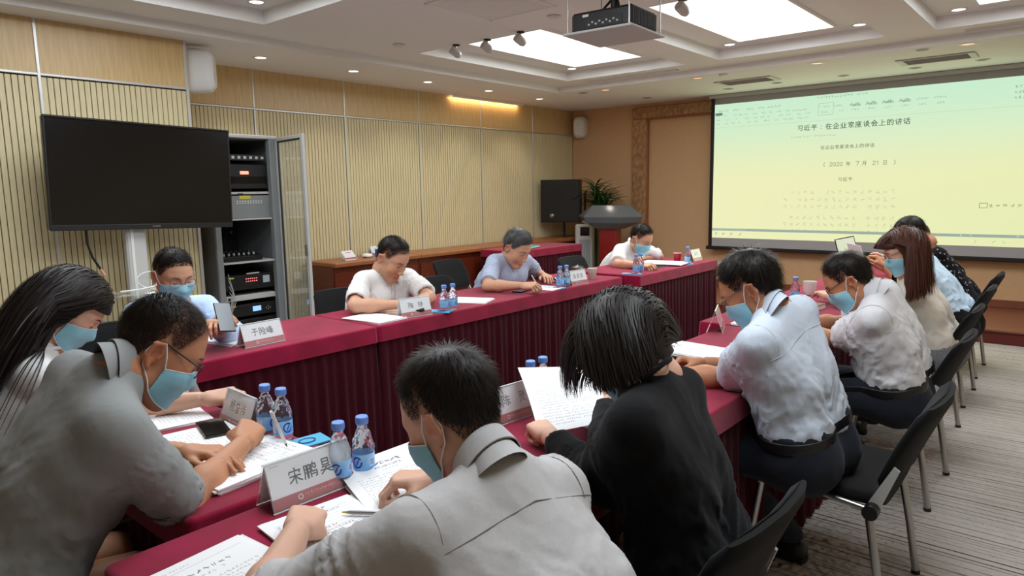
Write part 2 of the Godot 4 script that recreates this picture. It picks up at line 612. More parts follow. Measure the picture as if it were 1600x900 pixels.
func make_head(kind: String) -> void:
	var fem := kind == "female"
	var w := 0.95 if fem else 1.0
	var f := Field.new()
	f.setup(Vector3(-0.105, -0.19, -0.13), Vector3(0.105, 0.155, 0.135), 0.004)
	f.ell(Vector3(0, 0.047, -0.006), Vector3(0.0765 * w, 0.085, 0.096), 0.02)
	f.ell(Vector3(0, -0.002, 0.014), Vector3(0.068 * w, 0.088, 0.081), 0.03)
	f.ell(Vector3(0, -0.054, 0.036), Vector3(0.053 * w, 0.058, 0.052), 0.03)
	f.cap(Vector3(-0.012, -0.1, 0.072), Vector3(0.012, -0.1, 0.072), 0.015, 0.015, 0.025)
	for s in [-1.0, 1.0]:
		f.cap(Vector3(s * 0.054 * w, -0.056, 0.0), Vector3(s * 0.016, -0.098, 0.064), 0.018, 0.014, 0.028)
	f.cap(Vector3(0, -0.03, -0.022), Vector3(0, -0.095, -0.034), 0.052 * w, 0.050 * w, 0.03)
	for s in [-1.0, 1.0]:
		f.cap(Vector3(s * 0.012, 0.034, 0.083), Vector3(s * 0.044, 0.032, 0.066), 0.010, 0.010, 0.016)
		f.ell(Vector3(s * 0.0315, 0.013, 0.094), Vector3(0.018, 0.011, 0.013), 0.012, true)
		f.ell(Vector3(s * 0.0315, 0.011, 0.0745), Vector3(0.0145, 0.0115, 0.0125), 0.004)
		f.ell(Vector3(s * 0.041 * w, -0.026, 0.060), Vector3(0.024, 0.026, 0.022), 0.03)
	f.cap(Vector3(0, 0.022, 0.086), Vector3(0, -0.028, 0.104), 0.007, 0.0095, 0.012)
	f.ell(Vector3(0, -0.031, 0.106), Vector3(0.0115, 0.0095, 0.0105), 0.008)
	for s in [-1.0, 1.0]:
		f.ell(Vector3(s * 0.0135, -0.035, 0.097), Vector3(0.0075, 0.007, 0.009), 0.006)
		f.cap(Vector3(0, -0.0605, 0.0955), Vector3(s * 0.02, -0.0645, 0.0865), 0.0058, 0.0035, 0.005)
		f.cap(Vector3(0, -0.0715, 0.094), Vector3(s * 0.018, -0.068, 0.0865), 0.0064, 0.0035, 0.005)
		# the ear: plate, rim, lobe, hollow
		var x: float = s * 0.079 * w
		f.ell(Vector3(x, 0.0, -0.014), Vector3(0.0055, 0.029, 0.017), 0.006, false, Basis(Vector3.UP, s * -0.45))
		f.cap(Vector3(x, 0.008, 0.002), Vector3(x + s * 0.006, 0.029, -0.008), 0.0042, 0.0048, 0.004)
		f.cap(Vector3(x + s * 0.006, 0.029, -0.008), Vector3(x + s * 0.012, 0.024, -0.025), 0.0048, 0.0048, 0.004)
		f.cap(Vector3(x + s * 0.012, 0.024, -0.025), Vector3(x + s * 0.009, -0.008, -0.026), 0.0048, 0.0042, 0.004)
		f.cap(Vector3(x + s * 0.009, -0.008, -0.026), Vector3(x + s * 0.003, -0.029, -0.010), 0.0042, 0.0055, 0.004)
		f.ell(Vector3(x + s * 0.007, 0.0, -0.011), Vector3(0.006, 0.013, 0.0085), 0.003, true)
		f.ell(Vector3(x + s * 0.001, -0.002, 0.001), Vector3(0.005, 0.006, 0.004), 0.004)
	head_field[kind] = f
	var e := f.extract()
	head_skin[kind] = [e[0], normals_of(e[0], e[1]), e[1]]
	# the mask as a grid of points on the lower face
	var rows := []
	var R := 13
	var C := 25
	var rad := []
	for i in R:
		var v := float(i) / (R - 1)
		var row := []
		for j in C:
			var u := 2.0 * j / (C - 1) - 1.0
			var y := lerpf(0.002 - 0.020 * u * u, -0.106 + 0.030 * u * u, v)
			var phi := u * deg_to_rad(70.0)
			var dir := Vector3(sin(phi), 0, cos(phi))
			row.append(0.17 - f.hit(Vector3(0, y, 0) + dir * 0.17, -dir, 0.15, 0.003))
		rad.append(row)
	for it in 6:
		for i in range(1, R - 1):
			for j in range(1, C - 1):
				var av: float = (rad[i - 1][j] + rad[i + 1][j] + rad[i][j - 1] + rad[i][j + 1]) * 0.25
				rad[i][j] = maxf(rad[i][j], av)
	for i in R:
		var v := float(i) / (R - 1)
		var row := []
		for j in C:
			var u := 2.0 * j / (C - 1) - 1.0
			var y := lerpf(0.002 - 0.020 * u * u, -0.106 + 0.030 * u * u, v)
			var phi := u * deg_to_rad(70.0)
			var r: float = rad[i][j] + 0.0022 * fposmod(v * 4.0, 1.0) * (1.0 - absf(u)) + 0.001
			row.append(Vector3(sin(phi) * r, y, cos(phi) * r))
		rows.append(row)
	mask_points[kind] = rows

func face_paint(hair: Color, shave: float, kind: String) -> Callable:
	return func(p: Vector3) -> Color:
		var c := Color(1, 1, 1)
		if p.z > 0.083 and absf(p.x) < 0.024 and p.y < -0.056 and p.y > -0.079:
			c = Color(0.90, 0.68, 0.65) if absf(p.y + 0.067) > 0.002 else Color(0.62, 0.4, 0.37)
		elif p.z > 0.03 and p.y < 0.0 and p.y > -0.05 and absf(p.x) > 0.02: c = Color(1.0, 0.9, 0.87)
		elif absf(p.x) > 0.078: c = Color(1.0, 0.84, 0.8)
		if shave > 0.0 and p.y > -0.08:
			var k := clampf((p.y - hairline(p.z) + 0.008) / 0.03, 0.0, 1.0) * shave
			if absf(p.x) > 0.081: k = 0.0
			c = c.lerp(hair, k)
		return c

func finger(f: Field, at: Vector3, dirz: Vector3, up: Vector3, lens: Array, bends: Array, r: float) -> void:
	var dir := dirz
	var p := at
	var side := up.cross(dirz).normalized()
	for i in 3:
		dir = dir.rotated(side, deg_to_rad(bends[i]))
		var q: Vector3 = p + dir * lens[i]
		f.cap(p, q, r * (1.0 - 0.09 * i), r * (0.93 - 0.09 * i), 0.004)
		p = q

func make_hand(kind: String) -> void:
	var bends := {"rest": [[14, 22, 12], [16, 26, 14], [18, 28, 14], [20, 28, 14]], "pen": [[40, 48, 22], [48, 62, 30], [62, 74, 40], [66, 76, 40]], "hold": [[46, 36, 14], [52, 42, 18], [56, 50, 22], [60, 52, 24]], "fist": [[58, 74, 36], [60, 80, 40], [64, 80, 42], [66, 78, 42]]}
	var thumbs := {"rest": [Vector3(0.046, -0.010, 0.052), Vector3(0.057, -0.016, 0.082), Vector3(0.058, -0.022, 0.106)], "pen": [Vector3(0.044, -0.022, 0.050), Vector3(0.046, -0.040, 0.080), Vector3(0.036, -0.050, 0.102)], "hold": [Vector3(0.044, -0.020, 0.050), Vector3(0.046, -0.036, 0.082), Vector3(0.040, -0.045, 0.108)], "fist": [Vector3(0.042, -0.022, 0.050), Vector3(0.042, -0.042, 0.078), Vector3(0.022, -0.052, 0.094)]}
	var f := Field.new()
	f.setup(Vector3(-0.065, -0.11, -0.05), Vector3(0.085, 0.04, 0.2), 0.0034)
	f.cap(Vector3(0, 0, -0.045), Vector3(0, 0, 0.01), 0.024, 0.023, 0.01)
	var xs := [0.029, 0.0095, -0.0095, -0.027]
	var zs := [0.088, 0.092, 0.087, 0.078]
	for i in 4:
		f.cap(Vector3(xs[i] * 0.55, 0, 0.012), Vector3(xs[i], 0.001, zs[i]), 0.0155, 0.0118, 0.012)
	f.cap(Vector3(0.012, -0.008, 0.02), Vector3(0.034, -0.012, 0.05), 0.016, 0.014, 0.012)
	f.cap(Vector3(-0.018, -0.009, 0.02), Vector3(-0.022, -0.008, 0.06), 0.013, 0.011, 0.012)
	var ls := [[0.041, 0.025, 0.020], [0.045, 0.029, 0.021], [0.042, 0.027, 0.021], [0.033, 0.020, 0.018]]
	for i in 4:
		var splay: float = [5.0, 1.0, -3.0, -8.0][i]
		finger(f, Vector3(xs[i], 0.0, zs[i]), Vector3(sin(deg_to_rad(splay)), 0, cos(deg_to_rad(splay))), Vector3.UP, ls[i], bends[kind][i], [0.0092, 0.0095, 0.0090, 0.0080][i])
	var t: Array = thumbs[kind]
	f.cap(Vector3(0.018, -0.008, 0.018), t[0], 0.0150, 0.0125, 0.008)
	f.cap(t[0], t[1], 0.0112, 0.0102, 0.005)
	f.cap(t[1], t[2], 0.0102, 0.0085, 0.004)
	var e := f.extract()
	hand_skin[kind] = [e[0], normals_of(e[0], e[1]), e[1]]

func head_frame(at: Vector3, yaw: float, pitch: float, roll := 0.0, size := 1.0) -> Transform3D:
	var y := deg_to_rad(yaw); var p := deg_to_rad(pitch)
	var z := Vector3(sin(y) * cos(p), -sin(p), -cos(y) * cos(p))
	var x := Vector3.UP.cross(z).normalized()
	var B := Basis(x, z.cross(x), z)
	B = B * Basis(Vector3(0, 0, 1), deg_to_rad(roll))
	return Transform3D(B.scaled_local(Vector3.ONE * size), at - B * Vector3(0, 0.03, 0) * size)

# ---------- hair ----------
func ribbon(g: Geo, pts: Array, ns: Array, w: float) -> void:
	var k := pts.size()
	var b := g.v.size()
	for i in k:
		var t: Vector3 = (pts[mini(i + 1, k - 1)] - pts[maxi(i - 1, 0)]).normalized()
		var s: Vector3 = t.cross(ns[i]).normalized() * w * (1.0 - 0.75 * pow(float(i) / (k - 1), 3.0)) * 0.5
		g.v.append(pts[i] - s); g.v.append(pts[i] + s)
		g.n.append(ns[i]); g.n.append(ns[i])
		g.c.append(g.col); g.c.append(g.col)
		g.uv.append(Vector2(0, 0)); g.uv.append(Vector2(1, 0))
	for i in k - 1:
		var a := b + i * 2
		g.ix.append_array(PackedInt32Array([a, a + 3, a + 1, a, a + 2, a + 3]))

# a root on the head's surface along dir from the middle of the skull
func scalp(f: Field, dir: Vector3) -> Vector3:
	var c := Vector3(0, 0.035, -0.005)
	return c + dir * (0.15 - f.hit(c + dir * 0.15, -dir, 0.14))

func short_hair(node: Draft, T: Transform3D, kind: String, st: Dictionary, m: Material) -> void:
	var f: Field = head_field[kind]
	var r := RandomNumberGenerator.new()
	r.seed = st.get("seed", 7)
	var top: float = st.top
	var side: float = st.side
	var recede: float = st.get("recede", 0.0)
	var noise := FastNoiseLite.new()
	noise.seed = r.seed; noise.frequency = 38.0
	var length := func(p: Vector3) -> float:
		var up := p.y - hairline(p.z) - recede * clampf((p.z - 0.03) / 0.05, 0, 1)
		var k := smoothstep(0.03, 0.10, up + 0.25 * maxf(0.0, 0.06 - absf(p.x)))
		return lerpf(side * smoothstep(-0.004, 0.02, up), top, k)
	# a solid under-layer, so that the scalp does not show through
	var c := Field.new()
	c.setup(f.o, f.o + Vector3(f.nx - 1.5, f.ny - 1.5, f.nz - 1.5) * f.h, f.h)
	var i := 0
	for z in f.nz:
		for y in f.ny:
			for x in f.nx:
				var v := f.d[i]
				if v < 0.06 and v > -0.03:
					var p := f.o + Vector3(x, y, z) * f.h
					var t: float = length.call(p)
					c.d[i] = maxf(v - (t - 0.011) * (0.42 + 0.06 * noise.get_noise_3dv(p)), (hairline(p.z) + recede * clampf((p.z - 0.03) / 0.05, 0, 1) - p.y) * 0.7)
				i += 1
	var g := Geo.new()
	if st.get("cap", true): skin(g, c, T, null, null)
	var crown := Vector3(0.012, 0.125, -0.055)
	var n: int = st.get("count", 2500)
	var made := 0
	var tries := 0
	while made < n and tries < n * 6:
		tries += 1
		var dir := Vector3(r.randf_range(-1, 1), r.randf_range(-0.75, 1), r.randf_range(-1, 1))
		if dir.length() > 1.0 or dir.length() < 0.2: continue
		dir = dir.normalized()
		var p := scalp(f, dir)
		var l: float = length.call(p)
		if p.y < hairline(p.z) + recede * clampf((p.z - 0.03) / 0.05, 0, 1) + r.randf_range(-0.004, 0.006) or l < 0.0025 or (absf(p.x) > 0.081): continue
		made += 1
		var nn := f.grad(p)
		var comb := (p - crown)
		comb = comb.normalized() + Vector3(0, 0, 0.5) * smoothstep(0.05, 0.11, p.y) + Vector3(st.get("sweep", 0.0), 0, 0) * smoothstep(0.04, 0.1, p.y)
		comb = (comb - nn * comb.dot(nn)).normalized()
		comb = (comb + Vector3(r.randf_range(-1, 1), r.randf_range(-1, 1), r.randf_range(-1, 1)) * st.get("mess", 0.25)).normalized()
		var lift: float = st.get("lift", 0.45) + r.randf_range(-0.15, 0.2)
		var pts := [p - nn * 0.002]
		var ns := [nn]
		var seg := l * r.randf_range(0.85, 1.35) / 3.0
		var q := p
		for s in 3:
			q += (comb * (1.0 - lift * 0.5) + nn * lift * (1.0 - 0.35 * s)).normalized() * seg
			pts.append(q); ns.append((nn + comb * 0.25).normalized())
		g.col = Color(1, 1, 1) * r.randf_range(0.7, 1.25)
		if r.randf() < st.get("grey", 0.0): g.col = Color(2.5, 2.5, 2.6)
		var P := []
		var Nn := []
		for s in 4:
			P.append(T * pts[s]); Nn.append((T.basis * ns[s]).normalized())
		ribbon(g, P, Nn, st.get("width", 0.0016) * T.basis.x.length())
	part("hair", g, m, node)

# long hair: strands that leave the parting, run over the skull and then hang, kept outside head and shirt
func long_hair(node: Draft, T: Transform3D, kind: String, st: Dictionary, m: Material, shirt: Field) -> void:
	var f: Field = head_field[kind]
	var r := RandomNumberGenerator.new()
	r.seed = st.get("seed", 7)
	var inv := T.affine_inverse()
	var low: float = st.get("low", -0.02)
	var face_z: float = st.get("face", 0.045)
	var c := Field.new()
	c.setup(f.o, f.o + Vector3(f.nx - 1.5, f.ny - 1.5, f.nz - 1.5) * f.h, f.h)
	var thick: float = st.get("thick", 0.016)
	var i := 0
	for z in f.nz:
		for y in f.ny:
			for x in f.nx:
				var v := f.d[i]
				if v < 0.06 and v > -0.03:
					var p := f.o + Vector3(x, y, z) * f.h
					var hl := low if p.z < face_z * 0.4 else lerpf(low, st.get("fringe", 0.075), clampf((p.z - face_z * 0.4) / 0.035, 0, 1))
					c.d[i] = maxf(v - thick * 0.75, (hl - p.y) * 0.8)
				i += 1
	var g := Geo.new()
	skin(g, c, T)
	var n: int = st.get("count", 1500)
	var step: float = st.get("step", 0.02)
	var part_x: float = st.get("part", 0.0)
	var made := 0
	var tries := 0
	var down := Vector3.DOWN.lerp(-T.basis.y.normalized(), st.get("follow", 0.0)).normalized()
	var fh := Vector3(T.basis.z.x, 0, T.basis.z.z).normalized()
	var ear := T * Vector3(0, 0, 0)
	while made < n and tries < n * 8:
		tries += 1
		var dir := Vector3(r.randf_range(-1, 1), r.randf_range(-0.5, 1), r.randf_range(-1, 0.95))
		if dir.length() > 1.0 or dir.length() < 0.2: continue
		dir = dir.normalized()
		var p := scalp(f, dir)
		var hl := low + 0.01 if p.z < face_z * 0.4 else lerpf(low, st.get("fringe", 0.075), clampf((p.z - face_z * 0.4) / 0.035, 0, 1))
		if p.y < hl: continue
		if st.has("behind") and p.z > 0.03 and p.y < 0.088: continue
		made += 1
		var total: float = st.get("len", 0.3) * r.randf_range(0.82, 1.05)
		if st.has("end_y"): total = maxf(0.04, (p.y - st.end_y - st.get("front_lift", 0.0) * smoothstep(-0.02, 0.05, p.z)) * 1.12 + 0.03) * r.randf_range(0.85, 1.08)
		if st.has("bang") and p.z > 0.03 and p.y > 0.07: total = minf(total, st.bang * r.randf_range(0.8, 1.2))
		var sgn := signf(p.x - part_x + r.randf_range(-0.004, 0.004))
		var vel := (T.basis * Vector3(sgn * 0.8, 0.25, -st.get("back", 0.35))).normalized()
		if p.z > 0.04 and st.has("bang"): vel = (T.basis * Vector3(sgn * 0.25, 0.1, 1.0)).normalized()
		var q := T * (p + f.grad(p) * thick * r.randf_range(0.5, 1.05))
		var off := thick * r.randf_range(0.45, 1.1)
		var pts := [q]
		var ns := [(T.basis * f.grad(p)).normalized()]
		var run := 0.0
		var stiff: float = st.get("stiff", 0.72)
		var wob: Vector3 = Vector3(r.randf_range(-1, 1), 0, r.randf_range(-1, 1)) * st.get("mess", 0.06)
		while run < total:
			var pull: Vector3 = (down - fh * st.get("drift", 0.0)).normalized()
			vel = (vel * stiff + pull * (1.0 - stiff) + wob * 0.3).normalized()
			q += vel * step
			run += step
			var l := inv * q
			var v := f.at(l)
			var nn: Vector3 = ns[ns.size() - 1]
			if v < off:
				var gl := f.grad(l)
				q += T.basis * gl * (off - v)
				nn = (T.basis * gl).normalized()
				vel = (vel - nn * minf(vel.dot(nn), 0.0)).normalized()
			if shirt:
				v = shirt.at(q)
				if v < off * 0.6:
					var gs := shirt.grad(q)
					q += gs * (off * 0.6 - v)
					nn = nn.lerp(gs, 0.6).normalized()
					vel = (vel - gs * minf(vel.dot(gs), 0.0)).normalized()
			if st.has("curl") and run > total * 0.6:
				var outw := (q - T * Vector3(0, -0.05, -0.02)); outw.y = 0
				vel = (vel + outw.normalized() * st.curl).normalized()
			if st.has("behind"):
				var lq := inv * q
				var over: float = (q - ear).dot(fh) - st.behind
				if lq.y < 0.08 and over > 0.0 and lq.length() < 0.26:
					q -= fh * over * 0.9
					vel = (vel - fh * maxf(vel.dot(fh), 0.0)).normalized()
			pts.append(q)
			ns.append(nn)
		g.col = Color(1, 1, 1) * r.randf_range(0.65, 1.3)
		ribbon(g, pts, ns, st.get("width", 0.0035))
	part("hair", g, m, node)

# ---------- people ----------
func spl(a: Vector3, b: Vector3, c: Vector3, n: int) -> Array:
	var out := []
	for i in n + 1:
		var t := float(i) / n
		out.append(a.lerp(b, t).lerp(b.lerp(c, t), t))
	return out

func person(d: Dictionary) -> Draft:
	var j: Dictionary = d.j
	var base := Vector3(j.P[0], 0, j.P[2])
	var node := Draft.new()
	var J := {}
	for k in j: J[k] = P3(j[k]) - base
	var P: Vector3 = J.P; var N: Vector3 = J.N; var SL: Vector3 = J.SL; var SR: Vector3 = J.SR
	var sz: float = d.get("size", 1.0)
	var bulk: float = d.get("bulk", 1.0)
	var U := (N - P).normalized()
	var R := (SR - SL); R = (R - U * R.dot(U)).normalized()
	var F := U.cross(R).normalized()
	var yaw: float = d.yaw
	var fw := Vector3(sin(deg_to_rad(yaw)), 0, -cos(deg_to_rad(yaw)))
	var rt := Vector3(-fw.z, 0, fw.x)
	var kind: String = d.get("kind", "male")
	var fem := kind == "female"
	var TH := head_frame(J.H, d.hyaw, d.hpitch, d.get("hroll", 0.0), d.get("hsize", 1.0) )
	var cell: float = d.get("cell", 0.011)
	var hs: float = d.get("hsize", 1.0)
	# chest, waist and hips
	var C: Vector3 = N - U * 0.17 * sz + F * 0.07
	var Mi: Vector3 = (P + N) * 0.5 + F * d.get("hunch", 0.025)
	var hipc := P + Vector3(0, 0.0, 0)
	var hr := rt.lerp(R, 0.3).normalized()
	var shw := (SR - SL).length() * 0.5
	var KL: Vector3 = P3(d.knees[0]) - base if d.has("knees") else P + fw * 0.40 * sz - rt * 0.12 + Vector3(0, -0.02, 0)
	var KR: Vector3 = P3(d.knees[1]) - base if d.has("knees") else P + fw * 0.40 * sz + rt * 0.12 + Vector3(0, -0.02, 0)
	var AL: Vector3 = P3(d.feet[0]) - base if d.has("feet") else Vector3(KL.x, 0.09, KL.z) + fw * 0.02
	var AR: Vector3 = P3(d.feet[1]) - base if d.has("feet") else Vector3(KR.x, 0.09, KR.z) + fw * 0.02
	var lo := P; var hi := P
	for k in J:
		lo = lo.min(J[k]); hi = hi.max(J[k])
	# ----- the shirt -----
	var sl: float = d.get("sleeve", 0.72)          # above 1: long, the part of the forearm beyond 1
	var loose: float = d.get("loose", 1.0)
	var sh := Field.new()
	var hem: float = d.get("hem", -0.02)            # height of the hem over the hips
	sh.setup(lo - Vector3(0.2, 0.2, 0.2), hi + Vector3(0.2, 0.02, 0.2), cell)
	var kk := 0.032
	for s in [-1.0, 1.0]:
		sh.cap(P + hr * s * 0.072 * bulk, P + hr * s * 0.066 * bulk + U * 0.08, 0.110 * bulk, 0.104 * bulk, kk)
		sh.cap(P + hr * s * 0.066 * bulk + U * 0.08, Mi + R * s * 0.062 * bulk, 0.103 * bulk, 0.103 * bulk, kk)
		sh.cap(Mi + R * s * 0.062 * bulk, C + R * s * (shw - 0.110), 0.104 * bulk, 0.100 * bulk, kk)
		var S := SL if s < 0 else SR
		sh.cap(C + R * s * (shw - 0.11), S - U * 0.035 - R * s * 0.035, 0.088 * bulk, 0.058 * sz, kk)
		sh.cap(N - U * 0.042 + R * s * 0.045 + F * 0.050, S - R * s * 0.022 + U * 0.002, 0.046, 0.050 * sz, 0.03)
	sh.cap(SL + R * 0.055 - U * 0.012, SR - R * 0.055 - U * 0.012, 0.066 * sz, 0.066 * sz, kk)
	sh.cap(SL + R * 0.07 - U * 0.10, SR - R * 0.07 - U * 0.10, 0.088 * bulk, 0.088 * bulk, kk)
	sh.cap(N - U * 0.040 + F * 0.060, Mi, 0.070 * sz, 0.095 * bulk, kk)
	if d.get("belly", 0.0) > 0.0: sh.ell(P + U * 0.14 + F * 0.07, Vector3(0.12, 0.12, 0.1) * d.belly, 0.06)
	if fem:
		for s in [-1.0, 1.0]: sh.ell(C + R * s * 0.07 - U * 0.07 + F * 0.085, Vector3(0.055, 0.055, 0.05), 0.04)
	for s in [-1.0, 1.0]:
		var S := SL if s < 0 else SR
		var E: Vector3 = J.EL if s < 0 else J.ER
		var W: Vector3 = J.WL if s < 0 else J.WR
		if sl <= 1.0:
			var dir := (E - S).normalized()
			var cp := S.lerp(E, sl)
			var r1: float = 0.0655 * sz * d.get("sl_loose", 1.0)
			var wall := maxf(0.011, 1.7 * cell)
			sh.cap(S, S.lerp(E, sl + 0.25), 0.056 * sz, r1, 0.03, false, cp, dir)
			if r1 - wall > 0.047: sh.cap(S.lerp(E, sl - 0.07), S.lerp(E, sl + 0.3), r1 - wall, r1 - wall, 0.004, true)
		else:
			sh.cap(S, E, 0.056 * sz, 0.050 * sz * loose, 0.03)
			var cp := E.lerp(W, sl - 1.0)
			sh.cap(E, W, 0.050 * sz * loose, 0.036 * sz * loose, 0.02, false, cp, (W - E).normalized())
	sh.cut_plane(P + U * hem, -U.lerp(Vector3.UP, 0.3).normalized())
	var neck_up := (TH * Vector3(0, -0.06, -0.02) - N - F * 0.05).normalized()
	neck_up = (neck_up * 0.75 + U * 0.25).normalized()
	var no := FastNoiseLite.new()
	no.seed = d.get("seed", 1) * 17 + 3
	no.noise_type = FastNoiseLite.TYPE_SIMPLEX_SMOOTH
	no.frequency = 5.5
	var amp: float = d.get("folds", 0.006)
	var tucked: bool = d.get("belt", false)
	var folds := func(p: Vector3, nn: Vector3) -> float:
		var rel := p - P
		var hgt := rel.dot(U)
		var side := signf(rel.dot(R))
		# creases run from the armpits down towards the middle of the waist
		var dg := (U * 0.8 + R * side * 0.55 - F * 0.15).normalized()
		var q := p - dg * (p.dot(dg) * 0.80)
		var k := lerpf(1.0, 0.16, smoothstep(0.12, 0.46, hgt))
		for s in [0, 1]:
			var S := SL if s == 0 else SR
			var E: Vector3 = J.EL if s == 0 else J.ER
			var ax := (E - S)
			var t := (p - S).dot(ax) / ax.length_squared()
			if t > 0.1 and (p - S - ax * minf(t, 1.2)).length() < 0.085:
				var an := ax.normalized()
				var w := smoothstep(0.1, 0.5, t)
				var tilt := (an + U * 0.5).normalized()
				q = q.lerp(tilt * (p - S).dot(tilt) * 1.1 + (p - S) * 0.3, w)
				k = lerpf(k, 0.75, w)
		var v := no.get_noise_3dv(q)
		var v2 := no.get_noise_3dv(q * 2.1 + Vector3(3, 7, 1))
		var ridge := pow(1.0 - minf(absf(v) * 2.2, 1.0), 2.0) + 0.5 * pow(1.0 - minf(absf(v2) * 2.2, 1.0), 2.0)
		return amp * k * (smoothstep(hem + 0.01, hem + 0.12, hgt) if tucked else 1.0) * (ridge * 1.5 - 0.5)
	var g := Geo.new()
	skin(g, sh, Transform3D.IDENTITY, null, folds)
	var top = part(d.get("top_name", "shirt"), g, d.top, node)
	if d.get("seams", false):
		var seam := Geo.new()
		var sp := []
		for i in 31:
			var t := i / 15.0 - 1.0
			var q: Vector3 = N - U * (0.085 + 0.03 * absf(t)) + R * t * (shw + 0.02) - F * 0.3
			var hh := sh.hit(q, F, 0.55)
			if hh < 0.54: sp.append(q + F * (hh - 0.0012))
		seam.tube(sp, 0.0011, 6)
		part("yoke_seam", seam, d.seam_mat, top)
		for s in [-1.0, 1.0]:
			var S := SL if s < 0 else SR
			seam = Geo.new()
			sp = []
			for i in 25:
				var a := lerpf(-0.35, PI + 0.6, i / 24.0)
				var dir := (-F * cos(a) + U * sin(a)).normalized()
				var q: Vector3 = S - R * s * 0.012 + dir * 0.2
				var hh := sh.hit(q, -dir, 0.2)
				if hh < 0.19: sp.append(q - dir * (hh - 0.0012))
			if sp.size() > 3:
				seam.tube(sp, 0.0011, 6)
				part("shoulder_seam", seam, d.seam_mat, top)
	if d.get("sleeve_band", false):
		for s in [-1.0, 1.0]:
			var S := SL if s < 0 else SR
			var E: Vector3 = J.EL if s < 0 else J.ER
			var ax := (E - S).normalized()
			var e1 := ax.cross(U).normalized()
			var e2 := ax.cross(e1)
			for off in [0.022, 0.028]:
				var sp := []
				var cpt: Vector3 = S.lerp(E, sl) - ax * off
				for i in 29:
					var a := TAU * i / 28
					var dir := e1 * cos(a) + e2 * sin(a)
					var hh := sh.hit(cpt + dir * 0.13, -dir, 0.13)
					if hh < 0.125: sp.append(cpt + dir * (0.13 - hh + 0.0008))
				if sp.size() > 6:
					var bd := Geo.new()
					bd.tube(sp, 0.0011, 5, false)
					part("sleeve_band", bd, d.seam_mat, top)
	if d.get("placket", false):
		var edge := Geo.new()
		var sd: float = d.get("placket_side", 0.0)
		for k in [-1.0, 1.0]:
			var sp := []
			for i in 15:
				var q: Vector3 = (N - U * 0.04).lerp(P + U * 0.12, i / 14.0) + R * (0.014 * k + sd) + F * 0.45
				var hh := sh.hit(q, -F, 0.5)
				if hh < 0.49: sp.append(q - F * (hh - 0.001))
			if sp.size() > 3: edge.tube(sp, 0.0012, 5)
		part("placket", edge, d.seam_mat, top)
		for i in 5:
			var q: Vector3 = (N - U * 0.09).lerp(P + U * 0.12, i / 4.0) + R * sd + F * 0.45
			var hh := sh.hit(q, -F, 0.5)
			if hh < 0.49:
				var bt := Geo.new()
				bt.ball(q - F * (hh - 0.001), Vector3(0.0055, 0.0055, 0.0055), 8)
				part("button", bt, M.white_plastic, top)
	if d.has("badge"):
		var q: Vector3 = C - R * 0.085 - U * 0.02 + F * 0.4
		var hh := sh.hit(q, -F, 0.5)
		if hh < 0.49:
			var bt := Geo.new()
			bt.ball(q - F * (hh - 0.003), Vector3(0.012, 0.012, 0.006), 12, Basis(R, U, R.cross(U)))
			part("badge", bt, M.red_card, top, "small red badge")
	# ----- the body under it: one surface from the head to the fingertips -----
	var b := Field.new()
	b.setup(lo - Vector3(0.13, 0.12, 0.13), hi + Vector3(0.13, -0.02, 0.13), cell)
	for s in [-1.0, 1.0]:
		b.cap(P + hr * s * 0.06, Mi + R * s * 0.05, 0.085, 0.075, 0.04)
		b.cap(Mi + R * s * 0.05, C + R * s * (shw - 0.11), 0.075, 0.072, 0.04)
		var S := SL if s < 0 else SR
		var E: Vector3 = J.EL if s < 0 else J.ER
		var W: Vector3 = J.WL if s < 0 else J.WR
		b.cap(C + R * s * (shw - 0.11), S, 0.07, 0.045, 0.03)
		var am: float = d.get("arm", 1.0) * sz
		b.cap(S, E, 0.045 * am, 0.040 * am, 0.02)
		b.cap(E, E.lerp(W, 0.35), 0.040 * am, 0.041 * am, 0.02)
		b.cap(E.lerp(W, 0.35), W, 0.041 * am, 0.0265 * sz, 0.02)
		var K := KL if s < 0 else KR
		b.cap(P + hr * s * 0.07, P.lerp(K, 0.6), 0.07, 0.05, 0.03)
	b.cap(N - U * 0.08 + F * 0.07, N - U * 0.01 + F * 0.062, 0.05, 0.05, 0.03)
	b.cap(N - U * 0.01 + F * 0.062, TH * Vector3(0, -0.06, -0.026), 0.054 * hs * (0.92 if fem else 1.0), 0.052 * hs * (0.92 if fem else 1.0), 0.025)
	var bg := Geo.new()
	skin(bg, b)
	var hd: Array = head_skin[kind]
	add_skin(bg, hd[0], hd[1], hd[2], TH, face_paint(d.get("scalp", Color(0.16, 0.13, 0.12)), d.get("shave", 0.85), kind))
	var hf := {}
	for s in [-1.0, 1.0]:
		var key := "L" if s < 0 else "R"
		var E: Vector3 = J["E" + key]
		var W: Vector3 = J["W" + key]
		var hp: Array = d.hands[0 if s < 0 else 1]      # [pose, up vector, bend vector]
		var z: Vector3 = ((W - E).normalized() + (hp[2] if hp.size() > 2 else Vector3.ZERO)).normalized()
		var y: Vector3 = hp[1]
		y = (y - z * y.dot(z)).normalized()
		var T := Transform3D(Basis(y.cross(z), y, z).scaled_local(Vector3.ONE * 0.97 * sz), W + z * 0.015)
		var hk: Array = hand_skin[hp[0]]
		add_skin(bg, hk[0], hk[1], hk[2], T, null, s < 0)
		hf[key] = T
	part("body", bg, d.skin, node)
	# ----- trousers or skirt -----
	var tr := Field.new()
	var tc: float = d.get("leg_cell", 0.016)
	var tl := P; var th := P
	for q in [KL, KR, AL, AR]:
		tl = tl.min(q); th = th.max(q)
	tr.setup(tl - Vector3(0.18, 0.06, 0.18), th + Vector3(0.18, 0.15, 0.18), tc)
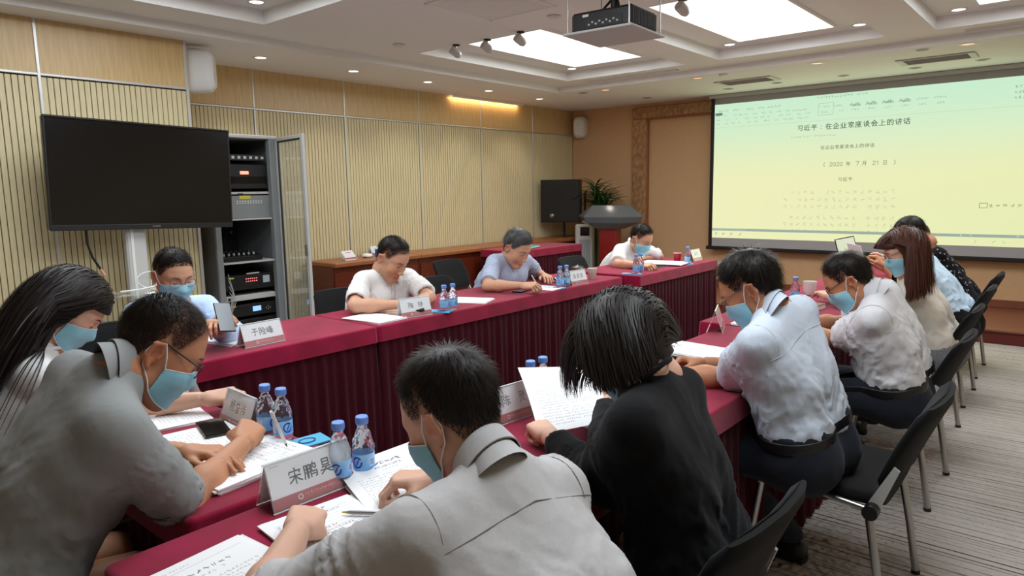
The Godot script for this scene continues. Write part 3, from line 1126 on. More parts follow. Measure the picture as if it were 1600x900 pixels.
	for s in [-1.0, 1.0]:
		var K := KL if s < 0 else KR
		var A := AL if s < 0 else AR
		var hj: Vector3 = P + rt * s * 0.085 * sz - Vector3(0, 0.015, 0)
		tr.cap(P + hr * s * 0.07 * bulk, P + hr * s * 0.072 * bulk + U * 0.09, 0.108 * bulk, 0.108 * bulk, 0.035)
		tr.cap(hj - fw * 0.03, hj + fw * 0.02, 0.105 * sz * bulk, 0.098 * sz * bulk, 0.04)
		tr.cap(hj, K, 0.092 * sz, 0.068 * sz, 0.04)
		if d.get("skirt", false):
			tr.cap(K - fw * 0.05, K + fw * 0.0, 0.07, 0.072, 0.05)
		else:
			tr.cap(K, A, 0.066 * sz, 0.056 * sz, 0.03, false, A + Vector3(0, -0.01, 0), Vector3(0, -1, 0))
	if d.get("skirt", false): tr.cap(P + fw * 0.1, (KL + KR) * 0.5, 0.09, 0.08, 0.08)
	tr.cut_plane(P + U * d.get("waist", 0.085), U)
	tr.cut_plane(Vector3(0, 0.45, 0) + base * 0.0, Vector3(0, -1, 0)) if d.get("flat_seat", false) else null
	var nt := FastNoiseLite.new()
	nt.seed = d.get("seed", 1) * 5 + 1
	nt.frequency = 9.0
	nt.fractal_type = FastNoiseLite.FRACTAL_RIDGED
	var lf := func(p: Vector3, nn: Vector3) -> float:
		return 0.004 * nt.get_noise_3dv(p - fw * p.dot(fw) * 0.5)
	var tg := Geo.new()
	skin(tg, tr, Transform3D.IDENTITY, null, lf)
	part("skirt" if d.get("skirt", false) else "trousers", tg, d.legs, node)
	# ----- belt -----
	if d.get("belt", false):
		var ring_in := []
		var bc: Vector3 = P + U * (d.get("waist", 0.085) - 0.035)
		var rows := [[], [], [], []]
		for i in 40:
			var a := TAU * i / 40
			var dir := (R * cos(a) + F * sin(a)).normalized()
			var rr := 0.3 - tr.hit(bc + dir * 0.3, -dir, 0.28)
			var rs := 0.3 - sh.hit(bc + dir * 0.3 + U * 0.0, -dir, 0.28)
			rr = maxf(rr, rs - 0.004)
			rows[0].append(bc + dir * (rr + 0.001) - U * 0.019)
			rows[1].append(bc + dir * (rr + 0.006) - U * 0.016)
			rows[2].append(bc + dir * (rr + 0.006) + U * 0.016)
			rows[3].append(bc + dir * (rr + 0.001) + U * 0.019)
		var be := Geo.new()
		be.sheet(rows, true)
		part("belt", be, M.belt, node)
	# ----- collar -----
	if d.get("collar", true) and not d.get("round_neck", false):
		collar(node, N - U * 0.01 + F * 0.061, neck_up, F, R, d.top, hs, d.get("collar_h", 1.0))
	elif d.get("round_neck", false):
		var pts := []
		for i in 33:
			var a := TAU * i / 32
			pts.append(N + F * 0.052 + neck_up * (-0.03 + d.get("neck_cut", 0.03) - 0.004 - 0.012 * sin(a)) + R * cos(a) * 0.066 * hs + neck_up.cross(R).normalized() * -sin(a) * 0.064 * hs)
		var cg := Geo.new()
		cg.tube(pts, 0.0065, 6, false)
		part("neckband", cg, d.top, node)
	# ----- head: hair, brows, mask, glasses -----
	var st: Dictionary = d.hair
	if st.type == "short": short_hair(node, TH, kind, st, d.hair_mat)
	else: long_hair(node, TH, kind, st, d.hair_mat, sh)
	for s in [-1.0, 1.0]:
		var eb := Geo.new()
		var pts := []
		for i in 7:
			var t := i / 6.0
			var x := lerpf(0.013, 0.047, t)
			var y := 0.029 + 0.006 * sin(t * PI * 0.8)
			var q := Vector3(s * x, y, 0.0)
			var z: float = 0.13 - head_field[kind].hit(Vector3(s * x, y, 0.13), Vector3(0, 0, -1), 0.12)
			pts.append(TH * Vector3(s * x, y, z + 0.0005))
		eb.tube(pts, [0.001 * hs, 0.0028 * hs, 0.0034 * hs, 0.0034 * hs, 0.003 * hs, 0.002 * hs, 0.0006 * hs], 6, false, 0.5)
		part("eyebrow", eb, d.hair_mat, node)
		var el := Geo.new()
		pts = []
		for i in 7:
			var t := i / 6.0
			var x := lerpf(0.0205, 0.0435, t)
			var y := 0.0065 - 0.0025 * sin(t * PI)
			var z: float = 0.13 - head_field[kind].hit(Vector3(s * x, y, 0.13), Vector3(0, 0, -1), 0.12)
			pts.append(TH * Vector3(s * x, y, z + 0.0006))
		el.tube(pts, [0.0004 * hs, 0.0012 * hs, 0.0014 * hs, 0.0015 * hs, 0.0014 * hs, 0.0012 * hs, 0.0005 * hs], 5, false)
		part("eyelashes", el, M.dark_hair, node)
	if d.get("mask", false): mask(node, TH, kind)
	if d.has("glasses"): glasses(node, TH, d.glasses, kind)
	# ----- shoes -----
	for s in [-1.0, 1.0]:
		var A := AL if s < 0 else AR
		shoe(node, Vector3(A.x, 0, A.z), fw, d.get("shoe", M.shoe))
	return node

func collar(node: Draft, N: Vector3, A: Vector3, F: Vector3, R: Vector3, m: Material, hs: float, kh: float) -> void:
	var g := Geo.new()
	var f := A.cross(R).normalized() * -1.0
	if f.dot(F) < 0: f = -f
	var rows := [[], [], [], [], [], [], []]
	var n := 36
	for i in n + 1:
		var a := lerpf(deg_to_rad(100), deg_to_rad(440), float(i) / n)
		var front := clampf(sin(a), 0, 1)
		var back := clampf(-sin(a), 0, 1)
		var dir := R * cos(a) + f * sin(a)
		var c := N + A * (0.010 + 0.004 * back)
		var r := 0.0585 * hs + 0.006 * front
		var tip := pow(front, 3.0)
		rows[0].append(c + dir * (r + 0.002 + 0.012 * back) - A * (0.042 + 0.026 * back))
		rows[1].append(c + dir * (r - 0.001) + A * (0.026 * kh - 0.012 * front))
		rows[2].append(c + dir * (r + 0.003) + A * (0.031 * kh - 0.012 * front))
		rows[3].append(c + dir * (r + 0.006) + A * (0.027 * kh - 0.012 * front))
		rows[4].append(c + dir * (r + 0.0135 + 0.010 * front) - A * (0.023 + 0.026 * tip))
		rows[5].append(c + dir * (r + 0.011 + 0.010 * front) - A * (0.0235 + 0.026 * tip))
		rows[6].append(c + dir * (r + 0.0045) + A * (0.018 * kh - 0.012 * front))
	for i in 6: g.sheet([rows[i], rows[i + 1]], false)
	part("collar", g, m, node)

func mask(node: Draft, T: Transform3D, kind: String) -> void:
	var src: Array = mask_points[kind]
	var out := []
	var inn := []
	for row in src:
		var a := []
		var b := []
		for p in row:
			a.append(T * p)
			b.append(T * (p * Vector3(0.975, 1, 0.975)))
		out.append(a); inn.append(b)
	var g := Geo.new()
	g.sheet(out, false, true)
	g.sheet(inn, false, false)
	var mk = part("face_mask", g, M.mask, node, "pale blue pleated face mask")
	# edge binding and ear loops, white
	var e := Geo.new()
	var C: int = src[0].size()
	for i in [0, src.size() - 1]:
		e.tube(out[i], 0.0012, 5)
	part("binding", e, M.mask_white, mk)
	for s in [0, 1]:
		var sg := -1.0 if s == 0 else 1.0
		var cidx := 0 if s == 0 else C - 1
		var lp := Geo.new()
		var a: Vector3 = src[0][cidx]
		var b: Vector3 = src[src.size() - 1][cidx]
		var w := 0.95 if kind == "female" else 1.0
		var pts := []
		var ctrl := [a, a.lerp(Vector3(sg * 0.083 * w, 0.033, 0.0), 0.5) + Vector3(sg * 0.004, 0, 0), Vector3(sg * 0.085 * w, 0.033, -0.004), Vector3(sg * 0.084 * w, 0.028, -0.024), Vector3(sg * 0.081 * w, 0.0, -0.031), Vector3(sg * 0.079 * w, -0.028, -0.02), b.lerp(Vector3(sg * 0.076 * w, -0.034, -0.008), 0.5) + Vector3(sg * 0.005, 0, 0), b]
		for q in ctrl: pts.append(T * q)
		lp.tube(pts, 0.0016, 6)
		part("ear_loop", lp, M.mask_white, mk)

func glasses(node: Draft, T: Transform3D, m: Material, kind: String) -> void:
	var fr := Geo.new()
	var ln := Geo.new()
	for s in [-1.0, 1.0]:
		var pts := []
		for i in 21:
			var a := TAU * i / 20
			var ca := cos(a); var sa := sin(a)
			var x: float = s * 0.034 + 0.0255 * signf(ca) * pow(absf(ca), 0.6)
			var y: float = 0.008 + 0.0175 * signf(sa) * pow(absf(sa), 0.6)
			pts.append(T * Vector3(x, y, 0.104 - 2.2 * x * x))
		fr.tube(pts, 0.0014, 6, false)
		pts.pop_back()
		ln.fan(pts, T.basis.z.normalized())
		var w := 0.96 if kind == "female" else 1.0
		fr.tube([T * Vector3(s * 0.0595, 0.018, 0.096), T * Vector3(s * 0.070 * w, 0.021, 0.075), T * Vector3(s * 0.079 * w, 0.030, 0.01), T * Vector3(s * 0.083 * w, 0.036, -0.01), T * Vector3(s * 0.082 * w, 0.016, -0.036)], 0.0017, 6)
	fr.tube([T * Vector3(-0.0085, 0.012, 0.1035), T * Vector3(0, 0.015, 0.106), T * Vector3(0.0085, 0.012, 0.1035)], 0.0015, 6)
	var o = part("eyeglasses", fr, m, node)
	part("lens", ln, M.lens, o)

func shoe(node: Draft, at: Vector3, fw: Vector3, m: Material) -> void:
	var rt := Vector3(-fw.z, 0, fw.x)
	var up := Vector3.UP
	var g := Geo.new()
	var rows := []
	var zs := [-0.075, -0.07, -0.03, 0.02, 0.07, 0.12, 0.165, 0.19, 0.195]
	var ws := [0.006, 0.028, 0.034, 0.036, 0.040, 0.044, 0.038, 0.022, 0.004]
	var hs := [0.03, 0.075, 0.085, 0.08, 0.062, 0.05, 0.042, 0.034, 0.02]
	for i in zs.size():
		var ring := []
		for k in 12:
			var a := TAU * k / 12
			var y: float = 0.022 + (hs[i] - 0.022) * maxf(sin(a), 0.0) + 0.012 * minf(sin(a), 0.0)
			ring.append(at + fw * zs[i] + rt * cos(a) * ws[i] + up * y)
		rows.append(ring)
	g.sheet(rows, true, true)
	var o = part("shoe", g, m, node)
	var sg := Geo.new()
	var poly := PackedVector2Array()
	for i in zs.size(): poly.append(Vector2(zs[i], ws[i] + 0.003))
	for i in range(zs.size() - 1, -1, -1): poly.append(Vector2(zs[i], -ws[i] - 0.003))
	sg.prism(poly, 0.02, Transform3D(Basis(fw, rt, fw.cross(rt)), at + up * 0.0105))
	part("sole", sg, M.sole, o)

# ---------- the room ----------
const XW := -6.2        # left wall, its slats
const XS := -5.426      # the part of it that stands forward
const ZB := -8.83       # back wall
const XR := 1.8
const ZF := 1.9
const HC := 2.618       # soffit along the walls
const HM := 2.68        # middle of the ceiling
const HK := 2.78        # inside the coffers
const CX := [[-4.77, -3.31], [-2.95, -1.48], [-1.11, 0.36]]
const CZ := [[-6.69, -4.40], [-2.88, -0.59]]

func camera_and_light() -> void:
	var cam := Camera3D.new()
	cam.name = "camera"
	cam.fov = 45.303
	cam.near = 0.05
	cam.far = 60.0
	cam.rotation_order = EULER_ORDER_YXZ
	cam.position = Vector3(0, 1.45, 0)
	cam.rotation = Vector3(deg_to_rad(-8.07297), deg_to_rad(40.21172), deg_to_rad(-0.96047))
	add_child(cam)
	cam.current = true
	var we := WorldEnvironment.new()
	we.name = "world"
	var e := Environment.new()
	e.background_mode = Environment.BG_COLOR
	e.background_color = Color(0, 0, 0)
	e.tonemap_mode = Environment.TONE_MAPPER_LINEAR
	e.tonemap_exposure = EXPO
	e.sdfgi_enabled = true
	e.ssao_enabled = true
	e.ssil_enabled = true
	we.environment = e
	add_child(we)
const EXPO := 1.0
const PANEL_E := 3.3
const SPOT_E := 0.4

func materials() -> void:
	M.slat = wood(c8(208, 192, 150), c8(222, 208, 168), Vector3(9, 0.5, 9), 0.5, 4)
	M.groove = mat(c8(84, 66, 44), 0.8)
	M.upper = wood(c8(198, 164, 112), c8(216, 186, 136), Vector3(5, 0.4, 5), 0.35, 8)
	M.chrome = mat(c8(206, 206, 204), 0.35, 0.5)
	M.steel = mat(c8(176, 174, 170), 0.3, 1.0)
	M.ceil = mat(c8(236, 235, 234), 0.9)
	M.back = mat(c8(210, 170, 128), 0.85)
	M.back.albedo_texture = noise_tex(0.05, Color(0.975, 0.975, 0.975), Color(1, 1, 1), 9)
	M.back.uv1_triplanar = true
	M.marble = wood(c8(134, 96, 64), c8(196, 152, 110), Vector3(1.6, 1.1, 1.6), 0.3, 21)
	M.red_wood = wood(c8(84, 30, 18), c8(112, 44, 26), Vector3(1.2, 6, 1.2), 0.3, 31)
	M.edge_wood = wood(c8(140, 82, 46), c8(164, 102, 62), Vector3(1.2, 8, 1.2), 0.35, 33)
	M.dais_top = wood(c8(112, 62, 42), c8(136, 80, 56), Vector3(0.8, 3, 5), 0.4, 35)
	M.dais_front = mat(c8(92, 26, 20), 0.5)
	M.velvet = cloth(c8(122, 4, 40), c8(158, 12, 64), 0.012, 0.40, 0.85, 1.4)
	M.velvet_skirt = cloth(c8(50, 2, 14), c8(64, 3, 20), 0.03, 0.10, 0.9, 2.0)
	M.black_fabric = cloth(c8(20, 20, 21), c8(30, 30, 31), 0.4, 0.15, 0.95, 8.0)
	M.black = mat(c8(16, 16, 17), 0.45)
	M.gloss_black = mat(c8(6, 6, 7), 0.12)
	M.rack = mat(c8(138, 142, 144), 0.5, 0.2)
	M.rack_dark = mat(c8(42, 43, 45), 0.6)
	M.white_plastic = mat(c8(225, 224, 220), 0.4)
	M.light_grey = mat(c8(190, 190, 188), 0.5)
	M.paper = mat(c8(232, 232, 232), 0.85)
	M.cream_paper = mat(c8(226, 214, 190), 0.85)
	M.acrylic = pane(Color(0.94, 0.97, 0.97), 0.10)
	M.lens = pane(Color(0.95, 0.97, 0.98), 0.06)
	M.glass = pane(Color(0.86, 0.9, 0.86), 0.12)
	M.red_card = mat(c8(172, 34, 46), 0.5)
	M.mask = cloth(c8(142, 200, 220), c8(156, 210, 226), 0.3, 0.1, 0.95, 10.0)
	M.mask_white = mat(c8(235, 236, 238), 0.8)
	M.dark_hair = hair_mat(c8(26, 22, 20))
	M.shoe = mat(c8(18, 17, 17), 0.4)
	M.sole = mat(c8(12, 12, 12), 0.8)
	M.belt = mat(c8(22, 21, 22), 0.45)
	M.water = mat(Color(0.93, 0.96, 1.0, 0.04), 0.02)
	M.water.refraction_enabled = true
	M.water.refraction_scale = 0.033
	M.cap_blue = mat(c8(112, 152, 222), 0.4)
	M.card_blue = mat(c8(70, 168, 208), 0.4)

func hair_mat(c: Color) -> StandardMaterial3D:
	var m := mat(c, 0.42)
	m.vertex_color_use_as_albedo = true
	m.metallic_specular = 0.3
	return m

func skin_mat(c: Color) -> StandardMaterial3D:
	var m := mat(c, 0.48)
	m.vertex_color_use_as_albedo = true
	m.metallic_specular = 0.4
	m.subsurf_scatter_enabled = true
	m.subsurf_scatter_strength = 0.06
	return m

func room() -> void:
	# floor: carpet with thin uneven stripes across the room
	var im := Image.create(256, 2048, false, Image.FORMAT_RGB8)
	var r := RandomNumberGenerator.new(); r.seed = 12
	var y := 0
	var fl := FastNoiseLite.new(); fl.seed = 4; fl.frequency = 0.02
	var lines := PackedFloat32Array(); lines.resize(2048)
	while y < 2048:
		var w := r.randi_range(3, 9)
		var dk := r.randf_range(0.25, 1.0)
		for k in w:
			if y + k < 2048: lines[y + k] = dk * (0.6 if k == 0 or k == w - 1 else 1.0)
		y += w + r.randi_range(10, 46)
	for yy in 2048:
		for x in 256:
			var nn := fl.get_noise_2d(x * 3.0, yy * 0.6)
			var k := clampf(lines[yy] * (0.9 + 0.5 * nn) + 0.10 * fl.get_noise_2d(x * 9.0 + 500, yy * 9.0), 0, 1)
			im.set_pixel(x, yy, Color(0.71, 0.685, 0.655).lerp(Color(0.30, 0.25, 0.225), k))
	var cm := mat(Color.WHITE, 0.95)
	cm.albedo_texture = ImageTexture.create_from_image(im)
	cm.uv1_triplanar = true; cm.uv1_world_triplanar = true
	cm.uv1_scale = Vector3(0.4, 0.4, 0.4)
	cm.metallic_specular = 0.1
	cm.normal_enabled = true
	cm.normal_texture = bump_tex(0.25, 5)
	cm.normal_texture.as_normal_map = true
	cm.normal_scale = 0.25
	var g := Geo.new()
	g.box(Vector3((XW - 0.2 + XR) / 2, -0.06, (ZB + ZF) / 2), Vector3(XR - XW + 0.6, 0.12, ZF - ZB + 0.4))
	struct("floor", g, cm)
	# left wall: backing, slats, upper panels, metal trims
	var wl := struct("wall_left", null, null)
	g = Geo.new()
	g.box(Vector3(XW - 0.112, 1.45, (ZB - 0.2 - 2.595) / 2), Vector3(0.2, 2.9, -2.595 - ZB + 0.2))
	g.box(Vector3((XW - 0.212 + XS - 0.012) / 2, 1.45, (-2.6 + ZF) / 2), Vector3(XS - XW + 0.2, 2.9, ZF + 2.6))
	part("backing", g, M.groove, wl)
	var tr_far := [-3.58, -4.62, -5.68, -6.76, -7.84]
	var tr_near := [-2.585, -1.603, -0.62, 0.36, 1.34]
	var sg := Geo.new()
	sg.box(Vector3(-0.006, 1.1225, 0), Vector3(0.012, 2.245, 0.0325), 0.0025)
	var slat := sg.mesh()
	for bay in [[XW, [ZB + 0.004, -7.84, -6.76, -5.68, -4.62, -3.58, -2.6]], [XS, [-2.585, -1.603, -0.62, -0.2]]]:
		for i in bay[1].size() - 1:
			var z0: float = bay[1][i] + 0.008
			var z1: float = bay[1][i + 1] - 0.008
			var k := int(round((z1 - z0) / 0.0375))
			for q in k:
				part("slat", slat, M.slat, wl).position = Vector3(bay[0], 0, z0 + (q + 0.5) * (z1 - z0) / k)
	var z := 0.0
	g = Geo.new()   # the same slats beside and behind the camera, and the end of the forward part
	z = -0.2
	while z < ZF:
		g.box(Vector3(XS - 0.006, 1.1225, z), Vector3(0.012, 2.245, 0.0315))
		z += 0.0375
	var far_slats = part("slat_panel", g, M.slat, wl)
	far_slats.set_meta("kind", "stuff")
	g = Geo.new()
	g.box(Vector3((XW + XS) / 2, 1.32, -2.598), Vector3(XS - XW, 2.64, 0.012))
	part("end_panel", g, M.upper, wl)
	var bounds := [ZB] + [-7.84, -6.76, -5.68, -4.62, -3.58] + [-2.6]
	for i in bounds.size() - 1:
		g = Geo.new()
		g.box(Vector3(XW - 0.004, 2.446, (bounds[i] + bounds[i + 1]) / 2), Vector3(0.02, 0.366, bounds[i + 1] - bounds[i] - 0.006), 0.003)
		part("upper_panel", g, M.upper, wl)
	bounds = [-2.585, -1.603, -0.62, 0.36, 1.34, ZF]
	for i in bounds.size() - 1:
		g = Geo.new()
		g.box(Vector3(XS - 0.004, 2.446, (bounds[i] + bounds[i + 1]) / 2), Vector3(0.02, 0.366, bounds[i + 1] - bounds[i] - 0.006), 0.003)
		part("upper_panel", g, M.upper, wl)
	for t in tr_far:
		g = Geo.new()
		g.box(Vector3(XW + 0.004, 1.31, t), Vector3(0.012, 2.62, 0.016), 0.003)
		part("metal_trim", g, M.chrome, wl)
	for t in tr_near:
		g = Geo.new()
		g.box(Vector3(XS + 0.005, 1.31, t), Vector3(0.014, 2.62, 0.022), 0.004)
		part("metal_trim", g, M.chrome, wl)
	g = Geo.new()
	g.box(Vector3(XW + 0.004, 2.254, (ZB - 2.6) / 2), Vector3(0.012, 0.016, -2.6 - ZB), 0.003)
	part("metal_trim", g, M.chrome, wl)
	g = Geo.new()
	g.box(Vector3(XS + 0.005, 2.262, (ZF - 2.6) / 2), Vector3(0.012, 0.018, ZF + 2.6), 0.003)
	part("metal_trim", g, M.chrome, wl)
	# back wall with a marble surround, right and front walls
	g = Geo.new()
	g.box(Vector3((XW + XR) / 2, 1.45, ZB - 0.1), Vector3(XR - XW + 0.4, 2.9, 0.2))
	struct("wall_back", g, M.back)
	g = Geo.new()
	g.box(Vector3(XR + 0.1, 1.45, (ZB + ZF) / 2), Vector3(0.2, 2.9, ZF - ZB))
	struct("wall_right", g, mat(c8(196, 176, 150), 0.85))
	g = Geo.new()
	g.box(Vector3((XW + XR) / 2, 1.45, ZF + 0.1), Vector3(XR - XW + 0.4, 2.9, 0.2))
	struct("wall_front", g, mat(c8(196, 176, 150), 0.85))
	var tm := struct("trim_1", null, null)
	for p in [[Vector3(-5.02, 1.205, ZB + 0.03), Vector3(0.235, 2.41, 0.06)], [Vector3(-1.75, 2.488, ZB + 0.03), Vector3(6.775, 0.156, 0.06)]]:
		g = Geo.new(); g.box(p[0], p[1], 0.012); part("marble_band", g, M.marble, tm)
	g = Geo.new()
	g.box(Vector3(-4.893, 1.19, ZB + 0.036), Vector3(0.02, 2.38, 0.05), 0.006)
	g.box(Vector3(-1.75, 2.402, ZB + 0.036), Vector3(6.3, 0.02, 0.05), 0.006)
	part("inner_bead", g, M.edge_wood, tm)
	# platform below the screen
	var df := struct("trim_2", null, null)
	g = Geo.new(); g.box(Vector3((-4.85 + XR) / 2, 0.055, (ZB - 7.47) / 2), Vector3(XR + 4.85, 0.11, -7.47 - ZB), 0.004); part("riser", g, M.dais_front, df)
	for i in 7:
		g = Geo.new(); g.box(Vector3(-4.85 + (i + 0.5) * 0.95, 0.122, (ZB - 7.455) / 2), Vector3(0.947, 0.024, -7.455 - ZB), 0.004); part("plank", g, M.dais_top, df)
	g = Geo.new()
	g.box(Vector3((-4.85 + XR) / 2, 0.175, ZB + 0.012), Vector3(XR + 4.85, 0.082, 0.024), 0.004)
	struct("baseboard_back", g, M.dais_top)
	g = Geo.new()
	g.box(Vector3(XW + 0.01, 0.05, (ZB - 2.6) / 2), Vector3(0.016, 0.1, -2.6 - ZB), 0.003)
	g.box(Vector3(XS + 0.01, 0.05, (ZF - 2.6) / 2), Vector3(0.016, 0.1, ZF + 2.6), 0.003)
	struct("baseboard_left", g, M.red_wood)
	# ceiling
	g = Geo.new()
	var xs := [-5.15, -4.77, -3.31, -2.95, -1.48, -1.11, 0.36, XR + 0.1]
	var zs := [-7.05, -6.69, -4.40, -2.88, -0.59, ZF + 0.1]
	for i in xs.size() - 1:
		for k in zs.size() - 1:
			var hole := i % 2 == 1 and k % 2 == 1
			var y0 := HK if hole else HM
			g.box(Vector3((xs[i] + xs[i + 1]) / 2, (y0 + 2.95) / 2, (zs[k] + zs[k + 1]) / 2), Vector3(xs[i + 1] - xs[i], 2.95 - y0, zs[k + 1] - zs[k]))
	g.box(Vector3((XW - 0.2 - 5.15) / 2, (HC + 2.95) / 2, (ZB - 0.2 + ZF) / 2), Vector3(-5.15 - XW + 0.2, 2.95 - HC, ZF - ZB + 0.3))
	g.box(Vector3((-5.15 + XR + 0.1) / 2, (HC + 2.95) / 2, (ZB - 7.05) / 2 - 0.05), Vector3(XR + 5.25, 2.95 - HC, -7.05 - ZB + 0.1))
	struct("ceiling", g, M.ceil)
	# luminous panels
	var pm := glow(Color(1.0, 0.99, 0.97), 1.6)
	var rows := [["lit ceiling panel in the coffer above the far tables, beside the left wall", "lit ceiling panel in the coffer right of the projector", "lit ceiling panel in the coffer nearest the right wall and the screen"], ["lit ceiling panel above the end table, beside the left wall", "lit ceiling panel overhead in the middle of the room", "lit ceiling panel overhead near the right wall"]]
	for k in 2:
		for i in 3:
			var cx: float = (CX[i][0] + CX[i][1]) / 2
			var cz: float = (CZ[k][0] + CZ[k][1]) / 2
			var t := thing("ceiling_light", rows[k][i], "ceiling light", Vector3(cx, HK - 0.012, cz), 0, "luminous ceiling panels")
			g = Geo.new(); g.box(Vector3(0, -0.004, 0), Vector3(0.82, 0.006, 1.67)); part("light_diffuser", g, pm, t)
			g = Geo.new()
			for s in [-1, 1]:
				g.box(Vector3(s * 0.417, 0.0, 0), Vector3(0.014, 0.022, 1.70), 0.002)
				g.box(Vector3(0, 0.0, s * 0.843), Vector3(0.82, 0.022, 0.014), 0.002)
			part("frame", g, M.ceil, t)
			var al := AreaLight3D.new()
			al.name = "panel_light"
			al.area_size = Vector2(0.8, 1.64)
			al.light_energy = PANEL_E
			al.light_color = Color(0.93, 0.97, 1.0)
			al.area_range = 14.0
			al.shadow_enabled = true
			t.add_child(al)
			al.position = Vector3(0, -0.012, 0)
			al.rotation = Vector3(-PI / 2, 0, 0)
	# downlights
	var dl_white := glow(Color(1, 0.98, 0.95), 3.0)
	var dl_warm := glow(Color(1, 0.72, 0.55), 1.0)
	for a in [[-5.62, HC, -3.34, 0], [-5.62, HC, -4.32, 0], [-5.62, HC, -5.30, 0], [-5.62, HC, -6.28, 0], [-5.65, HC, -7.30, 0], [-4.61, HC, -7.25, 1], [-3.42, HC, -7.22, 1], [-2.18, HC, -7.22, 1], [-0.95, HC, -7.20, 1]]:
		downlight(Vector3(a[0], a[1], a[2]), dl_warm if a[3] else dl_white, a[3] == 1, ["recessed downlight above the left wall, with the label's own place in the row", ""][0], a)
	for k in 2:
		for i in 3:
			for sx in 2:
				for sz in 2:
					var px: float = CX[i][sx] + (0.17 if sx == 0 else -0.17)
					var pz: float = CZ[k][sz] + (0.15 if sz == 0 else -0.15)
					if k == 1 and not (i == 0 and sz == 0): continue
					downlight(Vector3(px, HK, pz), dl_white, false, "", [i, k, sx, sz, 2])
	ceiling_fittings()

var dl_mesh := {}
func downlight(at: Vector3, m: Material, warm: bool, _l: String, a: Array) -> void:
	var lab := ""
	var grp := ""
	if a.size() == 4:
		if warm:
			lab = "dim warm downlight in the soffit before the screen, " + {-4.61: "nearest the wall speaker", -3.42: "above the screen's left edge", -2.18: "between the two long vents", -0.95: "beside the right long vent"}[a[0]]
			grp = "warm downlights before the screen"
		else:
			lab = "white downlight along the slatted wall, " + {-3.34: "nearest the white wall speaker", -4.32: "second from the near white speaker", -5.30: "middle one of the row of five", -6.28: "next to last before the corner, by the warm glow", -7.30: "last before the corner of the room"}[a[2]]
			grp = "white downlights along the slatted wall"
	else:
		lab = "small downlight in the %s corner of the %s coffer %s" % [["back left", "front left", "back right", "front right"][a[2] * 2 + a[3]], ["left", "middle", "right"][a[0]], ["nearer the screen", "overhead"][a[1]]]
		grp = "downlights in the ceiling coffers"
	var t := thing("downlight", lab, "downlight", at, 0, grp)
	if not dl_mesh.size():
		var g := Geo.new()
		g.lathe([Vector2(0.046, 0.0), Vector2(0.05, -0.004), Vector2(0.062, -0.004), Vector2(0.066, 0.0), Vector2(0.066, 0.01), Vector2(0.046, 0.01)], Vector3.ZERO, 28)
		dl_mesh.ring = g.mesh()
		g = Geo.new()
		g.lathe([Vector2(0.0, -0.003), Vector2(0.047, -0.001), Vector2(0.047, 0.006), Vector2(0.0, 0.006)], Vector3.ZERO, 24)
		dl_mesh.lens = g.mesh()
	part("trim_ring", dl_mesh.ring, M.white_plastic, t)
	part("light_lens", dl_mesh.lens, m, t)
	var s := SpotLight3D.new()
	s.name = "downlight_beam"
	s.spot_angle = 55
	s.spot_angle_attenuation = 0.6
	s.light_energy = SPOT_E * (0.25 if warm else 1.0)
	s.light_color = Color(1, 0.75, 0.55) if warm else Color(1, 0.96, 0.9)
	s.spot_range = 10
	s.light_size = 0.04
	s.shadow_enabled = true
	t.add_child(s)
	s.position = Vector3(0, -0.012, 0)
	s.rotation = Vector3(-PI / 2, 0, 0)

